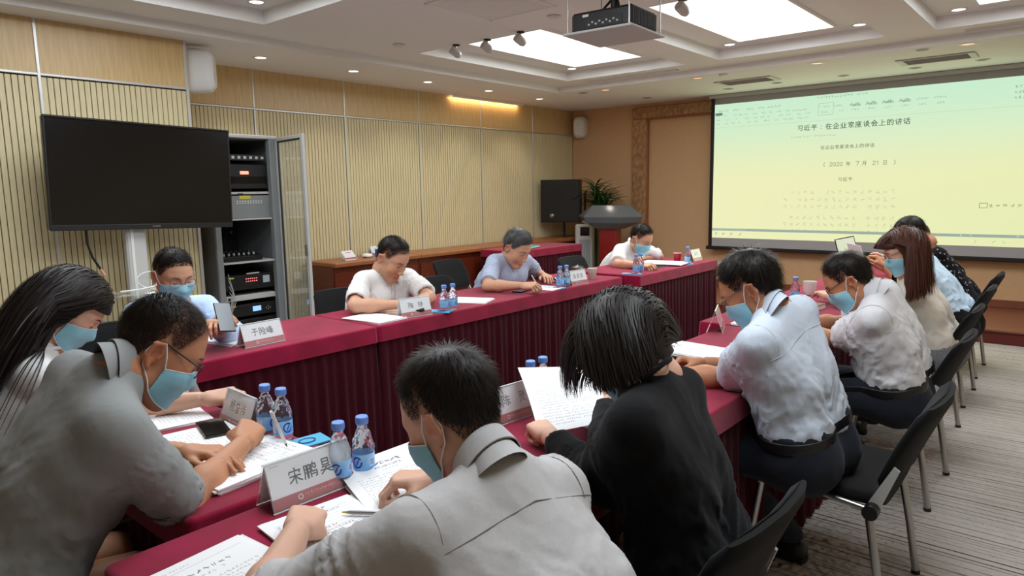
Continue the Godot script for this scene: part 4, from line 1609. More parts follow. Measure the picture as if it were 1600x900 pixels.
func ceiling_fittings() -> void:
	var g := Geo.new()
	# grille near the projector
	var t := thing("ceiling_grille", "square slatted return air grille beside the projector, in the ceiling", "vent", Vector3(-3.2, HM, -3.62))
	for s in [-1, 1]:
		g.box(Vector3(s * 0.29, -0.004, 0), Vector3(0.03, 0.01, 0.66), 0.002)
		g.box(Vector3(0, -0.004, s * 0.315), Vector3(0.58, 0.01, 0.03), 0.002)
	part("frame", g, M.ceil, t)
	var blade := Geo.new()
	blade.box(Vector3.ZERO, Vector3(0.55, 0.002, 0.016), 0.0, Basis(Vector3.RIGHT, 0.12))
	var bm := blade.mesh()
	for i in 38:
		part("slat", bm, M.ceil, t).position = Vector3(0, -0.004, -0.296 + i * 0.016)
	# slot diffusers
	for a in [[-4.05, "long dark slot diffuser behind the coffer beside the left wall", 1.12], [-0.35, "long dark slot diffuser behind the coffer near the right wall", 1.15]]:
		t = thing("slot_diffuser", a[1], "vent", Vector3(a[0], HM, -6.88))
		g = Geo.new(); g.box(Vector3(0, -0.003, 0), Vector3(a[2], 0.008, 0.05)); part("slot", g, mat(c8(96, 84, 78), 0.8), t)
		g = Geo.new()
		for s in [-1, 1]: g.box(Vector3(0, -0.005, s * 0.03), Vector3(a[2] + 0.02, 0.012, 0.012), 0.002)
		g.box(Vector3(0, -0.006, 0), Vector3(a[2], 0.01, 0.006))
		part("frame", g, M.ceil, t)
	# long vents before the screen
	for a in [[-3.1, "left one of two long ceiling vents above the screen"], [-1.27, "right one of two long ceiling vents above the screen"]]:
		t = thing("ceiling_vent", a[1], "vent", Vector3(a[0], HC, -7.79), 0, "long vents before the screen")
		g = Geo.new()
		for s in [-1, 1]:
			g.box(Vector3(s * 0.29, -0.005, 0), Vector3(0.06, 0.014, 0.34), 0.003)
			g.box(Vector3(0, -0.005, s * 0.155), Vector3(0.52, 0.014, 0.03), 0.003)
		part("frame", g, M.light_grey, t)
		g = Geo.new(); g.box(Vector3(0, -0.001, 0), Vector3(0.52, 0.004, 0.28)); part("duct", g, M.rack_dark, t)
		blade = Geo.new(); blade.box(Vector3.ZERO, Vector3(0.52, 0.003, 0.03), 0.0, Basis(Vector3.RIGHT, 0.6))
		bm = blade.mesh()
		for i in 9: part("slat", bm, M.light_grey, t).position = Vector3(0, -0.006, -0.13 + i * 0.0325)
	# small round things
	var k := 0
	for a in [[-4.94, -7.26, "left of the warm downlights"], [-4.62, -8.26, "above the marble surround"], [-3.52, -8.27, "left of the left long vent"], [-2.92, -8.22, "right of the left long vent"], [-2.21, -8.23, "midway between the long vents"], [-1.53, -8.25, "left of the right long vent"], [-0.95, -8.20, "right of the right long vent"]]:
		t = thing("ceiling_spotlight", "unlit recessed spotlight in the soffit above the screen, " + a[2], "downlight", Vector3(a[0], HC, a[1]), 0, "unlit recessed spotlights")
		part("trim_ring", dl_mesh.ring, M.light_grey, t)
		g = Geo.new(); g.lathe([Vector2(0, -0.001), Vector2(0.046, 0.0), Vector2(0.046, 0.006), Vector2(0, 0.006)], Vector3.ZERO, 20); part("reflector", g, mat(c8(80, 70, 62), 0.4), t)
	for a in [[-3.11, HC, -7.18, "white smoke detector before the left long vent"], [-1.29, HC, -7.2, "white smoke detector before the right long vent"], [-4.6, HM, -4.02, "small flat ceiling sensor between the coffers, near the left wall"], [-3.08, HM, -4.16, "small flat ceiling sensor beside the projector"]]:
		t = thing("smoke_detector", a[3], "smoke detector", Vector3(a[0], a[1], a[2]))
		g = Geo.new(); g.lathe([Vector2(0, -0.022), Vector2(0.03, -0.021), Vector2(0.042, -0.012), Vector2(0.046, 0.0)], Vector3.ZERO, 24); part("dome", g, M.white_plastic, t)
		g = Geo.new(); g.lathe([Vector2(0.046, -0.005), Vector2(0.052, -0.004), Vector2(0.052, 0.0)], Vector3.ZERO, 24); part("base", g, M.light_grey, t)
	# three spot heads on the lip of the coffer, one more by the projector
	for a in [[-4.27, -4.37, "first from the left wall"], [-3.94, -4.40, "middle one of the three"], [-3.57, -4.38, "third from the left wall"], [-2.20, -4.40, "the one behind the projector"]]:
		t = thing("spot_lamp", "small silver adjustable spot head on the coffer's edge, " + a[2], "spotlight", Vector3(a[0], HM, a[1]), 0, "spot heads along the coffers")
		g = Geo.new(); g.lathe([Vector2(0.0, -0.012), Vector2(0.03, -0.01), Vector2(0.032, 0.0)], Vector3.ZERO, 16); part("mount", g, M.black, t)
		g = Geo.new(); g.tube([Vector3(0, -0.01, 0), Vector3(0, -0.045, 0)], 0.006, 8); part("stem", g, M.steel, t)
		g = Geo.new()
		var bd := Basis(Vector3(0, 0, 1), 0.5) * Basis(Vector3.RIGHT, 0.9)
		g.lathe([Vector2(0.0, 0.045), Vector2(0.022, 0.045), Vector2(0.034, 0.02), Vector2(0.036, -0.04), Vector2(0.03, -0.052), Vector2(0.0, -0.05)].duplicate(), Vector3(0.01, -0.07, 0.015), 20, bd * Basis(Vector3.RIGHT, PI))
		part("head", g, mat(c8(205, 203, 200), 0.4, 0.2), t)
	# warm strip in the gap above the slatted wall
	t = thing("strip_light", "warm orange light strip at the top of the slatted wall", "light strip", Vector3(XW + 0.06, HC - 0.012, -6.85))
	g = Geo.new(); g.box(Vector3.ZERO, Vector3(0.03, 0.014, 1.3), 0.003); part("light_tube", g, glow(Color(1.0, 0.72, 0.42), 0.6), t)
	g = Geo.new(); g.box(Vector3(0.03, -0.004, 0), Vector3(0.012, 0.03, 1.36), 0.003); part("cover", g, M.ceil, t)
	var l := AreaLight3D.new()
	l.name = "strip_glow"; l.area_size = Vector2(1.3, 0.02); l.light_energy = 0.2; l.light_color = Color(1.0, 0.84, 0.64); l.area_range = 8; l.shadow_enabled = true
	t.add_child(l); l.position = Vector3(-0.012, -0.012, 0); l.rotation = Vector3(deg_to_rad(-50), PI / 2, 0)
	# projector on its hanging board
	t = thing("hanging_board", "square white board hung on four rods below the projector", "projector shelf", Vector3(-2.28, 2.35, -3.68), 0.06)
	g = Geo.new(); g.box(Vector3.ZERO, Vector3(0.45, 0.014, 0.44), 0.003); part("board", g, M.light_grey, t)
	for sx in [-1, 1]:
		for sz in [-1, 1]:
			g = Geo.new(); g.tube([Vector3(sx * 0.2, 0, sz * 0.2), Vector3(sx * 0.2, HM - 2.35, sz * 0.2)], 0.004, 6); part("rod", g, M.steel, t)
	t = thing("projector", "black ceiling projector with ventilation slots above the hanging board", "projector", Vector3(-2.28, 2.357, -3.68), 0.06)
	g = Geo.new(); g.box(Vector3(0, 0.06, 0), Vector3(0.40, 0.115, 0.33), 0.014); part("housing", g, M.black, t)
	for i in 16:
		g = Geo.new(); g.box(Vector3(0.2, 0.06, -0.14 + i * 0.018), Vector3(0.006, 0.085, 0.009), 0.002); part("fin", g, M.rack_dark, t)
	g = Geo.new(); g.box(Vector3(0.02, 0.045, 0.166), Vector3(0.24, 0.05, 0.004), 0.001); part("port_panel", g, M.rack_dark, t)
	for i in 9:
		g = Geo.new(); g.box(Vector3(-0.075 + i * 0.023, 0.05 if i % 2 else 0.038, 0.169), Vector3(0.013, 0.01, 0.005), 0.001); part("port", g, M.light_grey, t)
	g = Geo.new(); g.box(Vector3(-0.1, 0.092, 0.166), Vector3(0.04, 0.014, 0.003)); part("sticker", g, M.white_plastic, t)
	g = Geo.new(); g.lathe([Vector2(0.0, 0.03), Vector2(0.036, 0.03), Vector2(0.042, 0.0), Vector2(0.042, -0.02)], Vector3(-0.08, 0.06, -0.175), 20, Basis(Vector3.RIGHT, -PI / 2)); part("lens_ring", g, M.gloss_black, t)
	g = Geo.new()
	g.tube([Vector3(0, 0.12, 0), Vector3(0, 0.32, 0)], 0.022, 12)
	g.box(Vector3(0, 0.13, 0), Vector3(0.14, 0.012, 0.14), 0.003)
	for s in [-1, 1]: g.tube([Vector3(s * 0.06, 0.13, 0.05), Vector3(s * 0.02, 0.2, 0.0)], 0.008, 6)
	part("bracket", g, M.black, t)

# ---------- the projection screen ----------
func screen() -> void:
	var W := 1536
	var H := 768
	var im := Image.create(W, H, false, Image.FORMAT_RGB8)
	for y in H:
		var t := float(y) / H
		for x in W:
			var s := float(x) / W
			var c := Color(0.81, 0.95, 0.83).lerp(Color(0.95, 0.955, 0.74), smoothstep(0.0, 0.62, t))
			c = c.lerp(Color(0.86, 0.92, 0.66), 0.35 * s * smoothstep(0.2, 0.9, t))
			im.set_pixel(x, y, c)
	var ink := Color(0.36, 0.44, 0.38)
	var pale := Color(0.62, 0.68, 0.56, 0.8)
	var r := RandomNumberGenerator.new(); r.seed = 5
	# window: title line, menus, ribbon
	marks(im, 560, 800, 8, 10, Color(0.5, 0.58, 0.5, 0.8), r)
	for x in [20, 60, 110, 190, 250, 300, 340]: marks(im, x, x + 42, 34, 9, Color(0.45, 0.53, 0.45, 0.9), r)
	im.fill_rect(Rect2i(4, 48, 42, 14), Color(0.42, 0.46, 0.44))
	for row in 3:
		var x := 12.0
		while x < 520:
			marks(im, x, x + 30, 62 + row * 22, 9, Color(0.5, 0.58, 0.5, 0.75), r)
			x += r.randf_range(26, 60)
	for i in 8:
		var x := 570.0 + i * 74
		if i >= 2 and i < 6: write(im, "AaBb", Vector2(x, 54), 18, 1.5, ink)
		else: marks(im, x, x + 56, 58, 8, Color(0.5, 0.58, 0.5, 0.8), r)
		marks(im, x + 12, x + 48, 84, 9, Color(0.5, 0.58, 0.5, 0.7), r)
	for q in [[566, 44, 640, 44], [566, 104, 640, 104], [566, 44, 566, 104], [640, 44, 640, 104]]:
		line_px(im, Vector2(q[0], q[1]), Vector2(q[2], q[3]), 1.2, Color(0.55, 0.65, 0.55))
	for row in 3: marks(im, 1400, 1450, 40 + row * 24, 11, Color(0.45, 0.55, 0.45, 0.9), r)
	line_px(im, Vector2(0, 132), Vector2(W, 132), 1.5, Color(0.74, 0.86, 0.7))
	# the document
	write(im, "习近平：在企业家座谈会上的讲话", Vector2(462, 148), 32, 3.0, Color(0.30, 0.38, 0.30))
	marks(im, 430, 680, 206, 9, pale, r)
	write(im, "在企业家座谈会上的讲话", Vector2(586, 262), 21, 2.0, Color(0.48, 0.54, 0.42))
	write(im, "( 2020 年 7 月 21 日 )", Vector2(596, 350), 24, 2.2, Color(0.48, 0.54, 0.42))
	write(im, "习近平", Vector2(678, 430), 22, 2.0, Color(0.5, 0.56, 0.44))
	for row in 6:
		var y := 498.0 + row * 38 + (20 if row > 2 else 0)
		marks(im, 440 if row % 3 == 0 else 408, 980, y, 20, Color(0.74, 0.77, 0.58, 0.6), r, 1.75)
	# floating tool bar, status bar, task bar
	for i in 8:
		var x := 1300.0 + i * 27
		if i == 0:
			for q in [[0, 0, 30, 0], [0, 22, 30, 22], [0, 0, 0, 22], [30, 0, 30, 22]]: line_px(im, Vector2(x + q[0], 566 + q[1]), Vector2(x + q[2], 566 + q[3]), 2.0, ink)
		else: marks(im, x + 10, x + 27, 570, 15, Color(0.42, 0.48, 0.36, 0.9), r)
	im.fill_rect(Rect2i(0, 712, W, 14), Color(0.60, 0.68, 0.62))
	marks(im, 10, 210, 714, 9, Color(0.85, 0.9, 0.8, 0.8), r)
	for x in [1190, 1230, 1270, 1380, 1450]: marks(im, x, x + 20, 714, 9, Color(0.95, 0.97, 0.9, 0.9), r)
	for x in [18, 62, 110, 160]: marks(im, x, x + 28, 736, 16, Color(0.6, 0.66, 0.56), r)
	for x in [1290, 1360, 1400]: marks(im, x, x + 26, 740, 14, Color(0.78, 0.80, 0.6), r)
	var sm := mat(Color(0.3, 0.3, 0.3), 0.9)
	sm.emission_enabled = true
	sm.emission_texture = ImageTexture.create_from_image(im)
	sm.emission_operator = BaseMaterial3D.EMISSION_OP_MULTIPLY
	sm.emission = Color.WHITE
	sm.emission_energy_multiplier = 0.92
	sm.texture_repeat = false
	var zp := -8.70
	var t := thing("projection_screen", "large wall projection screen showing a word processor page in yellow green", "projection screen", Vector3(-2.14, 0, zp))
	var g := Geo.new()
	g.box(Vector3(0, 1.635, -0.006), Vector3(3.466, 1.96, 0.008)); part("screen_fabric", g, mat(c8(168, 166, 168), 0.9), t)
	g = Geo.new()
	g.quad(Vector3(-1.732, 0.785, 0.001), Vector3(1.732, 0.785, 0.001), Vector3(1.732, 2.492, 0.001), Vector3(-1.732, 2.492, 0.001)); part("screen_image", g, sm, t)
	for s in [-1, 1]:
		g = Geo.new(); g.box(Vector3(s * 1.757, 1.63, 0), Vector3(0.046, 1.97, 0.012), 0.002); part("black_border", g, M.black, t)
	g = Geo.new(); g.box(Vector3(0, 0.652, 0), Vector3(3.62, 0.045, 0.03), 0.008); part("weight_bar", g, M.black, t)
	g = Geo.new(); g.box(Vector3(0, 2.594, -0.02), Vector3(3.62, 0.048, 0.09), 0.01); part("roller_case", g, M.light_grey, t)
	var al := AreaLight3D.new()
	al.name = "screen_light"
	al.area_size = Vector2(3.4, 1.68); al.light_energy = 0.9; al.light_color = Color(0.93, 0.97, 0.72); al.area_range = 10; al.shadow_enabled = true
	t.add_child(al); al.position = Vector3(0, 1.63, 0.02); al.rotation = Vector3(0, PI, 0)

# ---------- furniture ----------
# a table under velvet: rectangle x0..x1, z0..z1
func draped_table(label: String, x0: float, x1: float, z0: float, z1: float, top := 0.75, sides := "xXzZ", grp := "tables under maroon velvet") -> Node3D:
	var c := Vector3((x0 + x1) / 2, 0, (z0 + z1) / 2)
	var t := thing("conference_table", label, "table", c, 0, grp)
	var hx := (x1 - x0) / 2
	var hz := (z1 - z0) / 2
	var g := Geo.new()
	# cloth over the top with a rounded edge and a smooth drop
	var n := 5
	var prof := []
	prof.append(Vector2(-0.05, 0.0))
	for i in n + 1:
		var a := PI / 2 * i / n
		prof.append(Vector2(-0.012 + 0.012 * sin(a), -0.012 + 0.012 * cos(a)))
	prof.append(Vector2(0.002, -0.05)); prof.append(Vector2(0.004, -0.085))
	var rows := []
	for q in prof:
		var ring := []
		for p in rounded(hx + q.x, hz + q.x, maxf(0.02 + q.x, 0.004)): ring.append(Vector3(p.x, top + q.y, p.y))
		rows.append(ring)
	g.sheet(rows, true, false)
	var ring0 := []
	for p in rows[0]: ring0.append(p)
	g.fan(ring0, Vector3.UP)
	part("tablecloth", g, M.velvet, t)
	# pleated skirt
	g = Geo.new()
	rows = [[], [], []]
	var base := rounded(hx - 0.004, hz - 0.004, 0.02)
	var k := base.size()
	var run := 0.0
	for i in k:
		var p: Vector2 = base[i]; var q: Vector2 = base[(i + 1) % k]
		var L := (q - p).length()
		var m := maxi(int(L / 0.011), 1)
		var nn := Vector2((q - p).y, -(q - p).x).normalized()
		if nn.dot((p + q) * 0.5) < 0: nn = -nn
		for s in m:
			var w := p.lerp(q, float(s) / m)
			run += L / m
			var ph := run / 0.058 * TAU
			var d := 0.006 * sin(ph) + 0.004 * sin(ph * 0.5 + 1.0 + sin(run * 3.0))
			var a: Vector2 = w + nn * (d * 0.3 - 0.002)
			var b: Vector2 = w + nn * (d * 1.0 + 0.004)
			var e: Vector2 = w + nn * (d * 1.7 + 0.012)
			rows[0].append(Vector3(a.x, top - 0.04, a.y))
			rows[1].append(Vector3(b.x, top - 0.3, b.y))
			rows[2].append(Vector3(e.x, 0.012, e.y))
	g.sheet(rows, true, false)
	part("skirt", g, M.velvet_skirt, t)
	g = Geo.new(); g.box(Vector3(0, top - 0.016, 0), Vector3(2 * hx - 0.02, 0.02, 2 * hz - 0.02), 0.002); part("tabletop", g, M.edge_wood, t)
	return t

# outline in x, z; runs so that rows going down face outwards
func rounded(hx: float, hz: float, r: float) -> Array:
	var out := []
	for c in 4:
		var sx: float = [1, -1, -1, 1][c]
		var sz: float = [1, 1, -1, -1][c]
		for i in 5:
			var a := PI / 2 * (c + i / 4.0)
			out.append(Vector2(sx * (hx - r) + cos(a) * r, sz * (hz - r) + sin(a) * r))
	return out

func make_chair(label: String) -> Node3D:
	# faces -z; origin on the floor under the middle of the seat
	var t := thing("conference_chair", label, "chair")
	var g := Geo.new()
	var rows := []
	for i in 9:      # seat pad, a rounded slab with a soft dip
		var v := i / 8.0
		var zz := lerpf(-0.235, 0.215, v)
		var ring := []
		for k in 20:
			var a := TAU * k / 20
			var ca := cos(a); var sa := sin(a)
			var x := 0.235 * signf(ca) * pow(absf(ca), 0.35)
			var yy := 0.45 + 0.028 * signf(sa) * pow(absf(sa), 0.5) - 0.012 * (1.0 - pow(x / 0.235, 2.0)) - 0.02 * pow(1.0 - v, 4.0)
			var e := 1.0 if i > 0 and i < 8 else 0.9
			ring.append(Vector3(x * e, (yy - 0.45) * e + 0.45, zz))
		rows.append(ring)
	g.sheet(rows, true, true)
	g.fan(rows[0], Vector3(0, 0, -1)); g.fan(rows[8], Vector3(0, 0, 1))
	part("seat", g, M.black_fabric, t)
	g = Geo.new()
	rows = []
	for i in 11:     # backrest, curved round the sitter and leaning back
		var v := i / 10.0
		var yy := lerpf(0.49, 0.762, v)
		var w := 0.222 + 0.012 * sin(v * PI) - (0.02 if i == 10 or i == 0 else 0.0)
		var zc := 0.205 + 0.10 * v + 0.02 * v * v
		var ring := []
		for k in 24:
			var a := TAU * k / 24
			var ca := cos(a); var sa := sin(a)
			var x := w * signf(ca) * pow(absf(ca), 0.4)
			var th := 0.022 * (0.45 if i == 0 or i == 10 else 1.0)
			ring.append(Vector3(x, yy + 0.012 * v * cos(x * 6.0), zc + th * signf(sa) * pow(absf(sa), 0.6) - 0.035 * pow(x / 0.23, 2.0) + 0.02))
		rows.append(ring)
	g.sheet(rows, true, true)
	g.fan(rows[0], Vector3.DOWN); g.fan(rows[10], Vector3.UP)
	part("backrest", g, M.black_fabric, t)
	for s in [-1, 1]:
		g = Geo.new()
		g.tube([Vector3(s * 0.238, 0.415, 0.175), Vector3(s * 0.246, 0.2, 0.215), Vector3(s * 0.25, 0.012, 0.245)], 0.0135, 10)
		var leg = part("leg", g, M.steel, t)
		g = Geo.new(); g.tube([Vector3(s * 0.25, 0.014, 0.2445), Vector3(s * 0.2505, 0.0, 0.246)], 0.0155, 10); part("foot_cap", g, M.black, leg)
		g = Geo.new()
		g.tube([Vector3(s * 0.238, 0.428, -0.17), Vector3(s * 0.244, 0.2, -0.2), Vector3(s * 0.246, 0.012, -0.215)], 0.0135, 10)
		leg = part("leg", g, M.steel, t)
		g = Geo.new(); g.tube([Vector3(s * 0.246, 0.014, -0.2147), Vector3(s * 0.2465, 0.0, -0.216)], 0.0155, 10); part("foot_cap", g, M.black, leg)
		g = Geo.new()
		g.tube([Vector3(s * 0.245, 0.42, 0.19), Vector3(s * 0.245, 0.436, 0.05), Vector3(s * 0.245, 0.450, -0.09), Vector3(s * 0.245, 0.445, -0.15), Vector3(s * 0.243, 0.425, -0.178)], 0.011, 8)
		part("side_rail", g, M.steel, t)
		g = Geo.new(); g.tube([Vector3(s * 0.225, 0.418, 0.185), Vector3(s * 0.268, 0.418, 0.185)], 0.024, 14); part("pivot_knob", g, M.black, t)
		g = Geo.new()
		var poly := PackedVector2Array([Vector2(0.165, 0.425), Vector2(0.205, 0.42), Vector2(0.255, 0.56), Vector2(0.238, 0.572)])
		g.prism(poly, 0.012, Transform3D(Basis(Vector3(0, 0, 1), Vector3(0, 1, 0), Vector3(-1, 0, 0)), Vector3(s * 0.222, 0, 0)))
		part("bracket", g, M.light_grey, t)
	return t

func bottle_parts() -> Node3D:
	var t := thing("water_bottle", "", "bottle")
	var g := Geo.new()
	var prof := [Vector2(0.0, 0.004), Vector2(0.018, 0.003), Vector2(0.0235, 0.0), Vector2(0.0268, 0.006), Vector2(0.0262, 0.013), Vector2(0.0272, 0.02), Vector2(0.0268, 0.026), Vector2(0.0268, 0.066), Vector2(0.0275, 0.070)]
	var k := 0
	for i in 13:
		var y := 0.072 + i * 0.0045
		var r := 0.0272 - 0.0145 * pow(i / 12.0, 1.8)
		prof.append(Vector2(r + (0.0007 if i % 2 else -0.0005), y))
	prof.append(Vector2(0.0118, 0.132)); prof.append(Vector2(0.0118, 0.138)); prof.append(Vector2(0.0, 0.139))
	g.lathe(prof, Vector3.ZERO, 28)
	# facets in the shoulder
	for i in g.v.size():
		var p := g.v[i]
		if p.y > 0.072 and p.y < 0.126:
			var a := atan2(p.z, p.x)
			var f := 0.0011 * (sin(a * 7.0 + p.y * 190.0) + sin(a * 7.0 - p.y * 190.0))
			var out := Vector3(p.x, 0, p.z).normalized()
			g.v[i] = p + out * f
			g.n[i] = (g.n[i] - Vector3(-out.z, 0, out.x) * (cos(a * 7.0 + p.y * 190.0) + cos(a * 7.0 - p.y * 190.0)) * 0.28 + Vector3.UP * (-cos(a * 7.0 + p.y * 190.0) + cos(a * 7.0 - p.y * 190.0)) * 0.2).normalized()
	part("bottle_body", g, M.water, t)
	g = Geo.new()
	var rows := [[], []]
	for i in 41:
		var a := TAU * i / 40
		rows[0].append(Vector3(cos(a) * 0.0274, 0.067, -sin(a) * 0.0274))
		rows[1].append(Vector3(cos(a) * 0.0274, 0.026, -sin(a) * 0.0274))
	g.sheet(rows, false, true)
	part("label", g, M.bottle_label, t, "light blue label with a dark blue swirl")
	g = Geo.new()
	prof = [Vector2(0.0125, 0.138), Vector2(0.0148, 0.1385), Vector2(0.0152, 0.141), Vector2(0.0152, 0.154), Vector2(0.0142, 0.1575), Vector2(0.0, 0.158)]
	g.lathe(prof, Vector3.ZERO, 28)
	for i in 24:
		var a := TAU * i / 24
		g.box(Vector3(cos(a) * 0.0153, 0.1475, sin(a) * 0.0153), Vector3(0.0012, 0.011, 0.0012), 0.0, Basis(Vector3.UP, -a))
	part("cap", g, M.cap_blue, t, "pale blue screw cap")
	return t

func label_texture() -> void:
	var im := Image.create(512, 112, false, Image.FORMAT_RGB8)
	for y in 112:
		for x in 512:
			im.set_pixel(x, y, Color(0.60, 0.80, 0.95).lerp(Color(0.40, 0.66, 0.92), y / 112.0 + 0.15 * sin(x * 0.06 + y * 0.05)))
	var r := RandomNumberGenerator.new(); r.seed = 3
	for c in [100, 356]:
		for i in 26:
			var a := TAU * i / 30.0
			line_px(im, Vector2(c, 54) + Vector2(cos(a) * 34, sin(a) * 34), Vector2(c, 54) + Vector2(cos(a + 0.25) * 34, sin(a + 0.25) * 34), 11.0, Color(0.13, 0.16, 0.55))
		line_px(im, Vector2(c - 6, 70), Vector2(c + 12, 36), 9.0, Color(0.13, 0.16, 0.55))
		marks(im, c - 46, c + 50, 96, 10, Color(0.95, 0.97, 1.0), r)
	im.fill_rect(Rect2i(190, 22, 62, 70), Color(0.82, 0.90, 0.97))
	for i in 7: marks(im, 194, 250, 26 + i * 9, 6, Color(0.25, 0.38, 0.66), r)
	im.fill_rect(Rect2i(452, 30, 44, 54), Color(0.88, 0.93, 0.98))
	for i in 14: line_px(im, Vector2(456 + i * 2.8, 34), Vector2(456 + i * 2.8, 78), 1.2 if i % 3 else 2.0, Color(0.2, 0.25, 0.45))
	M.bottle_label = tex_mat(im, 0.35)

# an acrylic tent with a printed card; the front faces +z before the turn
var plate_cache := {}
func plate_tex(text: String) -> StandardMaterial3D:
	if plate_cache.has(text): return plate_cache[text]
	var im := Image.create(440, 210, false, Image.FORMAT_RGB8)
	im.fill(Color(0.96, 0.96, 0.97))
	im.fill_rect(Rect2i(0, 158, 440, 52), Color(0.70, 0.13, 0.18))
	var r := RandomNumberGenerator.new(); r.seed = text.hash()
	if text.begins_with("?"):
		var n := text.length()
		for i in n:
			var x := 220.0 + (i - n / 2.0) * 96 + 16
			for k in 4: line_px(im, Vector2(x + r.randf() * 10, 56 + k * 17), Vector2(x + 56 + r.randf() * 8, 56 + k * 17), 6, Color(0.2, 0.2, 0.22))
			for k in 2: line_px(im, Vector2(x + 16 + k * 28, 50), Vector2(x + 16 + k * 28, 118), 6, Color(0.2, 0.2, 0.22))
	elif text.length() == 2:
		write(im, text[0], Vector2(112, 44), 74, 5.5, Color(0.1, 0.1, 0.11))
		write(im, text[1], Vector2(256, 44), 74, 5.0, Color(0.1, 0.1, 0.11))
	else:
		write(im, text, Vector2(98, 44), 76, 6.6, Color(0.1, 0.1, 0.11), 1.09)
	# round emblem and a line of small print in the band
	for i in 20:
		var a := TAU * i / 20
		line_px(im, Vector2(140 + cos(a) * 11, 184 + sin(a) * 11), Vector2(140 + cos(a + 0.32) * 11, 184 + sin(a + 0.32) * 11), 5, Color(0.96, 0.9, 0.9))
	marks(im, 164, 330, 174, 13, Color(0.96, 0.88, 0.88), r, 1.15)
	marks(im, 164, 318, 192, 5, Color(0.9, 0.7, 0.7), r, 1.3)
	marks(im, 20, 70, 10, 5, Color(0.3, 0.3, 0.35), r, 1.2)
	plate_cache[text] = tex_mat(im, 0.5)
	return plate_cache[text]

func name_plate(text: String, at: Vector3, turn: float, label: String, w := 0.215) -> Node3D:
	var t := thing("name_plate", label, "name plate", at, turn, "acrylic name plates on the tables")
	var h := 0.104
	var lean := 0.34
	var d := h * tan(lean)
	for s in [1.0, -1.0]:
		var B := Basis(Vector3.UP, 0.0 if s > 0 else PI)
		var bot := Vector3(0, 0.002, d)
		var up := Vector3(0, h, -d).normalized()
		var L := Vector3(0, h, -d).length()
		var nn := Vector3(1, 0, 0).cross(up)
		var g := Geo.new()
		var a := bot + up * 0.004 + nn * 0.0004
		g.quad(B * (a - Vector3(w / 2 - 0.004, 0, 0)), B * (a + Vector3(w / 2 - 0.004, 0, 0)), B * (a + Vector3(w / 2 - 0.004, 0, 0) + up * (L - 0.009)), B * (a - Vector3(w / 2 - 0.004, 0, 0) + up * (L - 0.009)))
		part("card", g, plate_tex(text), t)
		g = Geo.new()
		g.box(B * (bot + up * L / 2 - nn * 0.0016), Vector3(w - 0.01, L - 0.008, 0.001), 0.0, B * Basis(Vector3(1, 0, 0), up, nn))
		part("card_back", g, M.paper, t)
		g = Geo.new()
		g.box(B * (bot + up * L / 2 + nn * 0.002), Vector3(w, L, 0.0016), 0.0005, B * Basis(Vector3(1, 0, 0), up, nn))
		part("acrylic_panel", g, M.acrylic, t)
	var e := Geo.new()
	e.box(Vector3(0, h + 0.002, 0), Vector3(w, 0.003, 0.006), 0.001)
	for s in [-1.0, 1.0]: e.box(Vector3(0, 0.0015, s * d), Vector3(w, 0.003, 0.004), 0.001)
	part("edge", e, mat(c8(214, 220, 222), 0.15), t)
	return t

var page_mats := []
func page_textures() -> void:
	for k in 4:
		var im := Image.create(300, 424, false, Image.FORMAT_RGB8)
		im.fill(Color(0.95, 0.95, 0.955))
		var r := RandomNumberGenerator.new(); r.seed = 40 + k
		var ink := Color(0.55, 0.55, 0.57, 0.75)
		if k == 0:        # title page
			marks(im, 60, 250, 46, 17, Color(0.15, 0.15, 0.16), r, 1.15)
			marks(im, 110, 210, 74, 11, Color(0.25, 0.25, 0.26), r, 1.15)
			marks(im, 130, 190, 94, 9, ink, r)
			for i in 18: marks(im, 36, 262 if i % 5 != 4 else 170, 122 + i * 15, 8, ink, r, 1.2)
		elif k == 1:      # full page
			for i in 24: marks(im, 36 if i % 6 else 54, 264 if i % 6 != 5 else 150, 40 + i * 15, 8, ink, r, 1.2)
		elif k == 2:      # cover letter with an emblem in the corner
			for i in 16:
				var a := TAU * i / 16
				line_px(im, Vector2(34 + cos(a) * 8, 30 + sin(a) * 8), Vector2(34 + cos(a + 0.4) * 8, 30 + sin(a + 0.4) * 8), 3, Color(0.35, 0.35, 0.37))
			line_px(im, Vector2(24, 46), Vector2(276, 46), 1.2, ink)
			marks(im, 50, 140, 26, 7, ink, r)
			marks(im, 100, 220, 80, 14, Color(0.3, 0.3, 0.32), r, 1.5)
			marks(im, 120, 190, 110, 10, ink, r, 1.4)
			for i in 15: marks(im, 40, 262, 146 + i * 17, 9, ink, r, 1.3)
		else:             # ruled form
			for i in 19: line_px(im, Vector2(30, 50 + i * 19), Vector2(270, 50 + i * 19), 1.0, Color(0.5, 0.5, 0.52, 0.8))
			marks(im, 90, 220, 22, 13, Color(0.25, 0.25, 0.26), r, 1.3)
			for i in 9: marks(im, 34, 60 + r.randf() * 190, 56 + i * 19, 9, Color(0.3, 0.3, 0.34), r, 1.25)
		page_mats.append(tex_mat(im, 0.85))

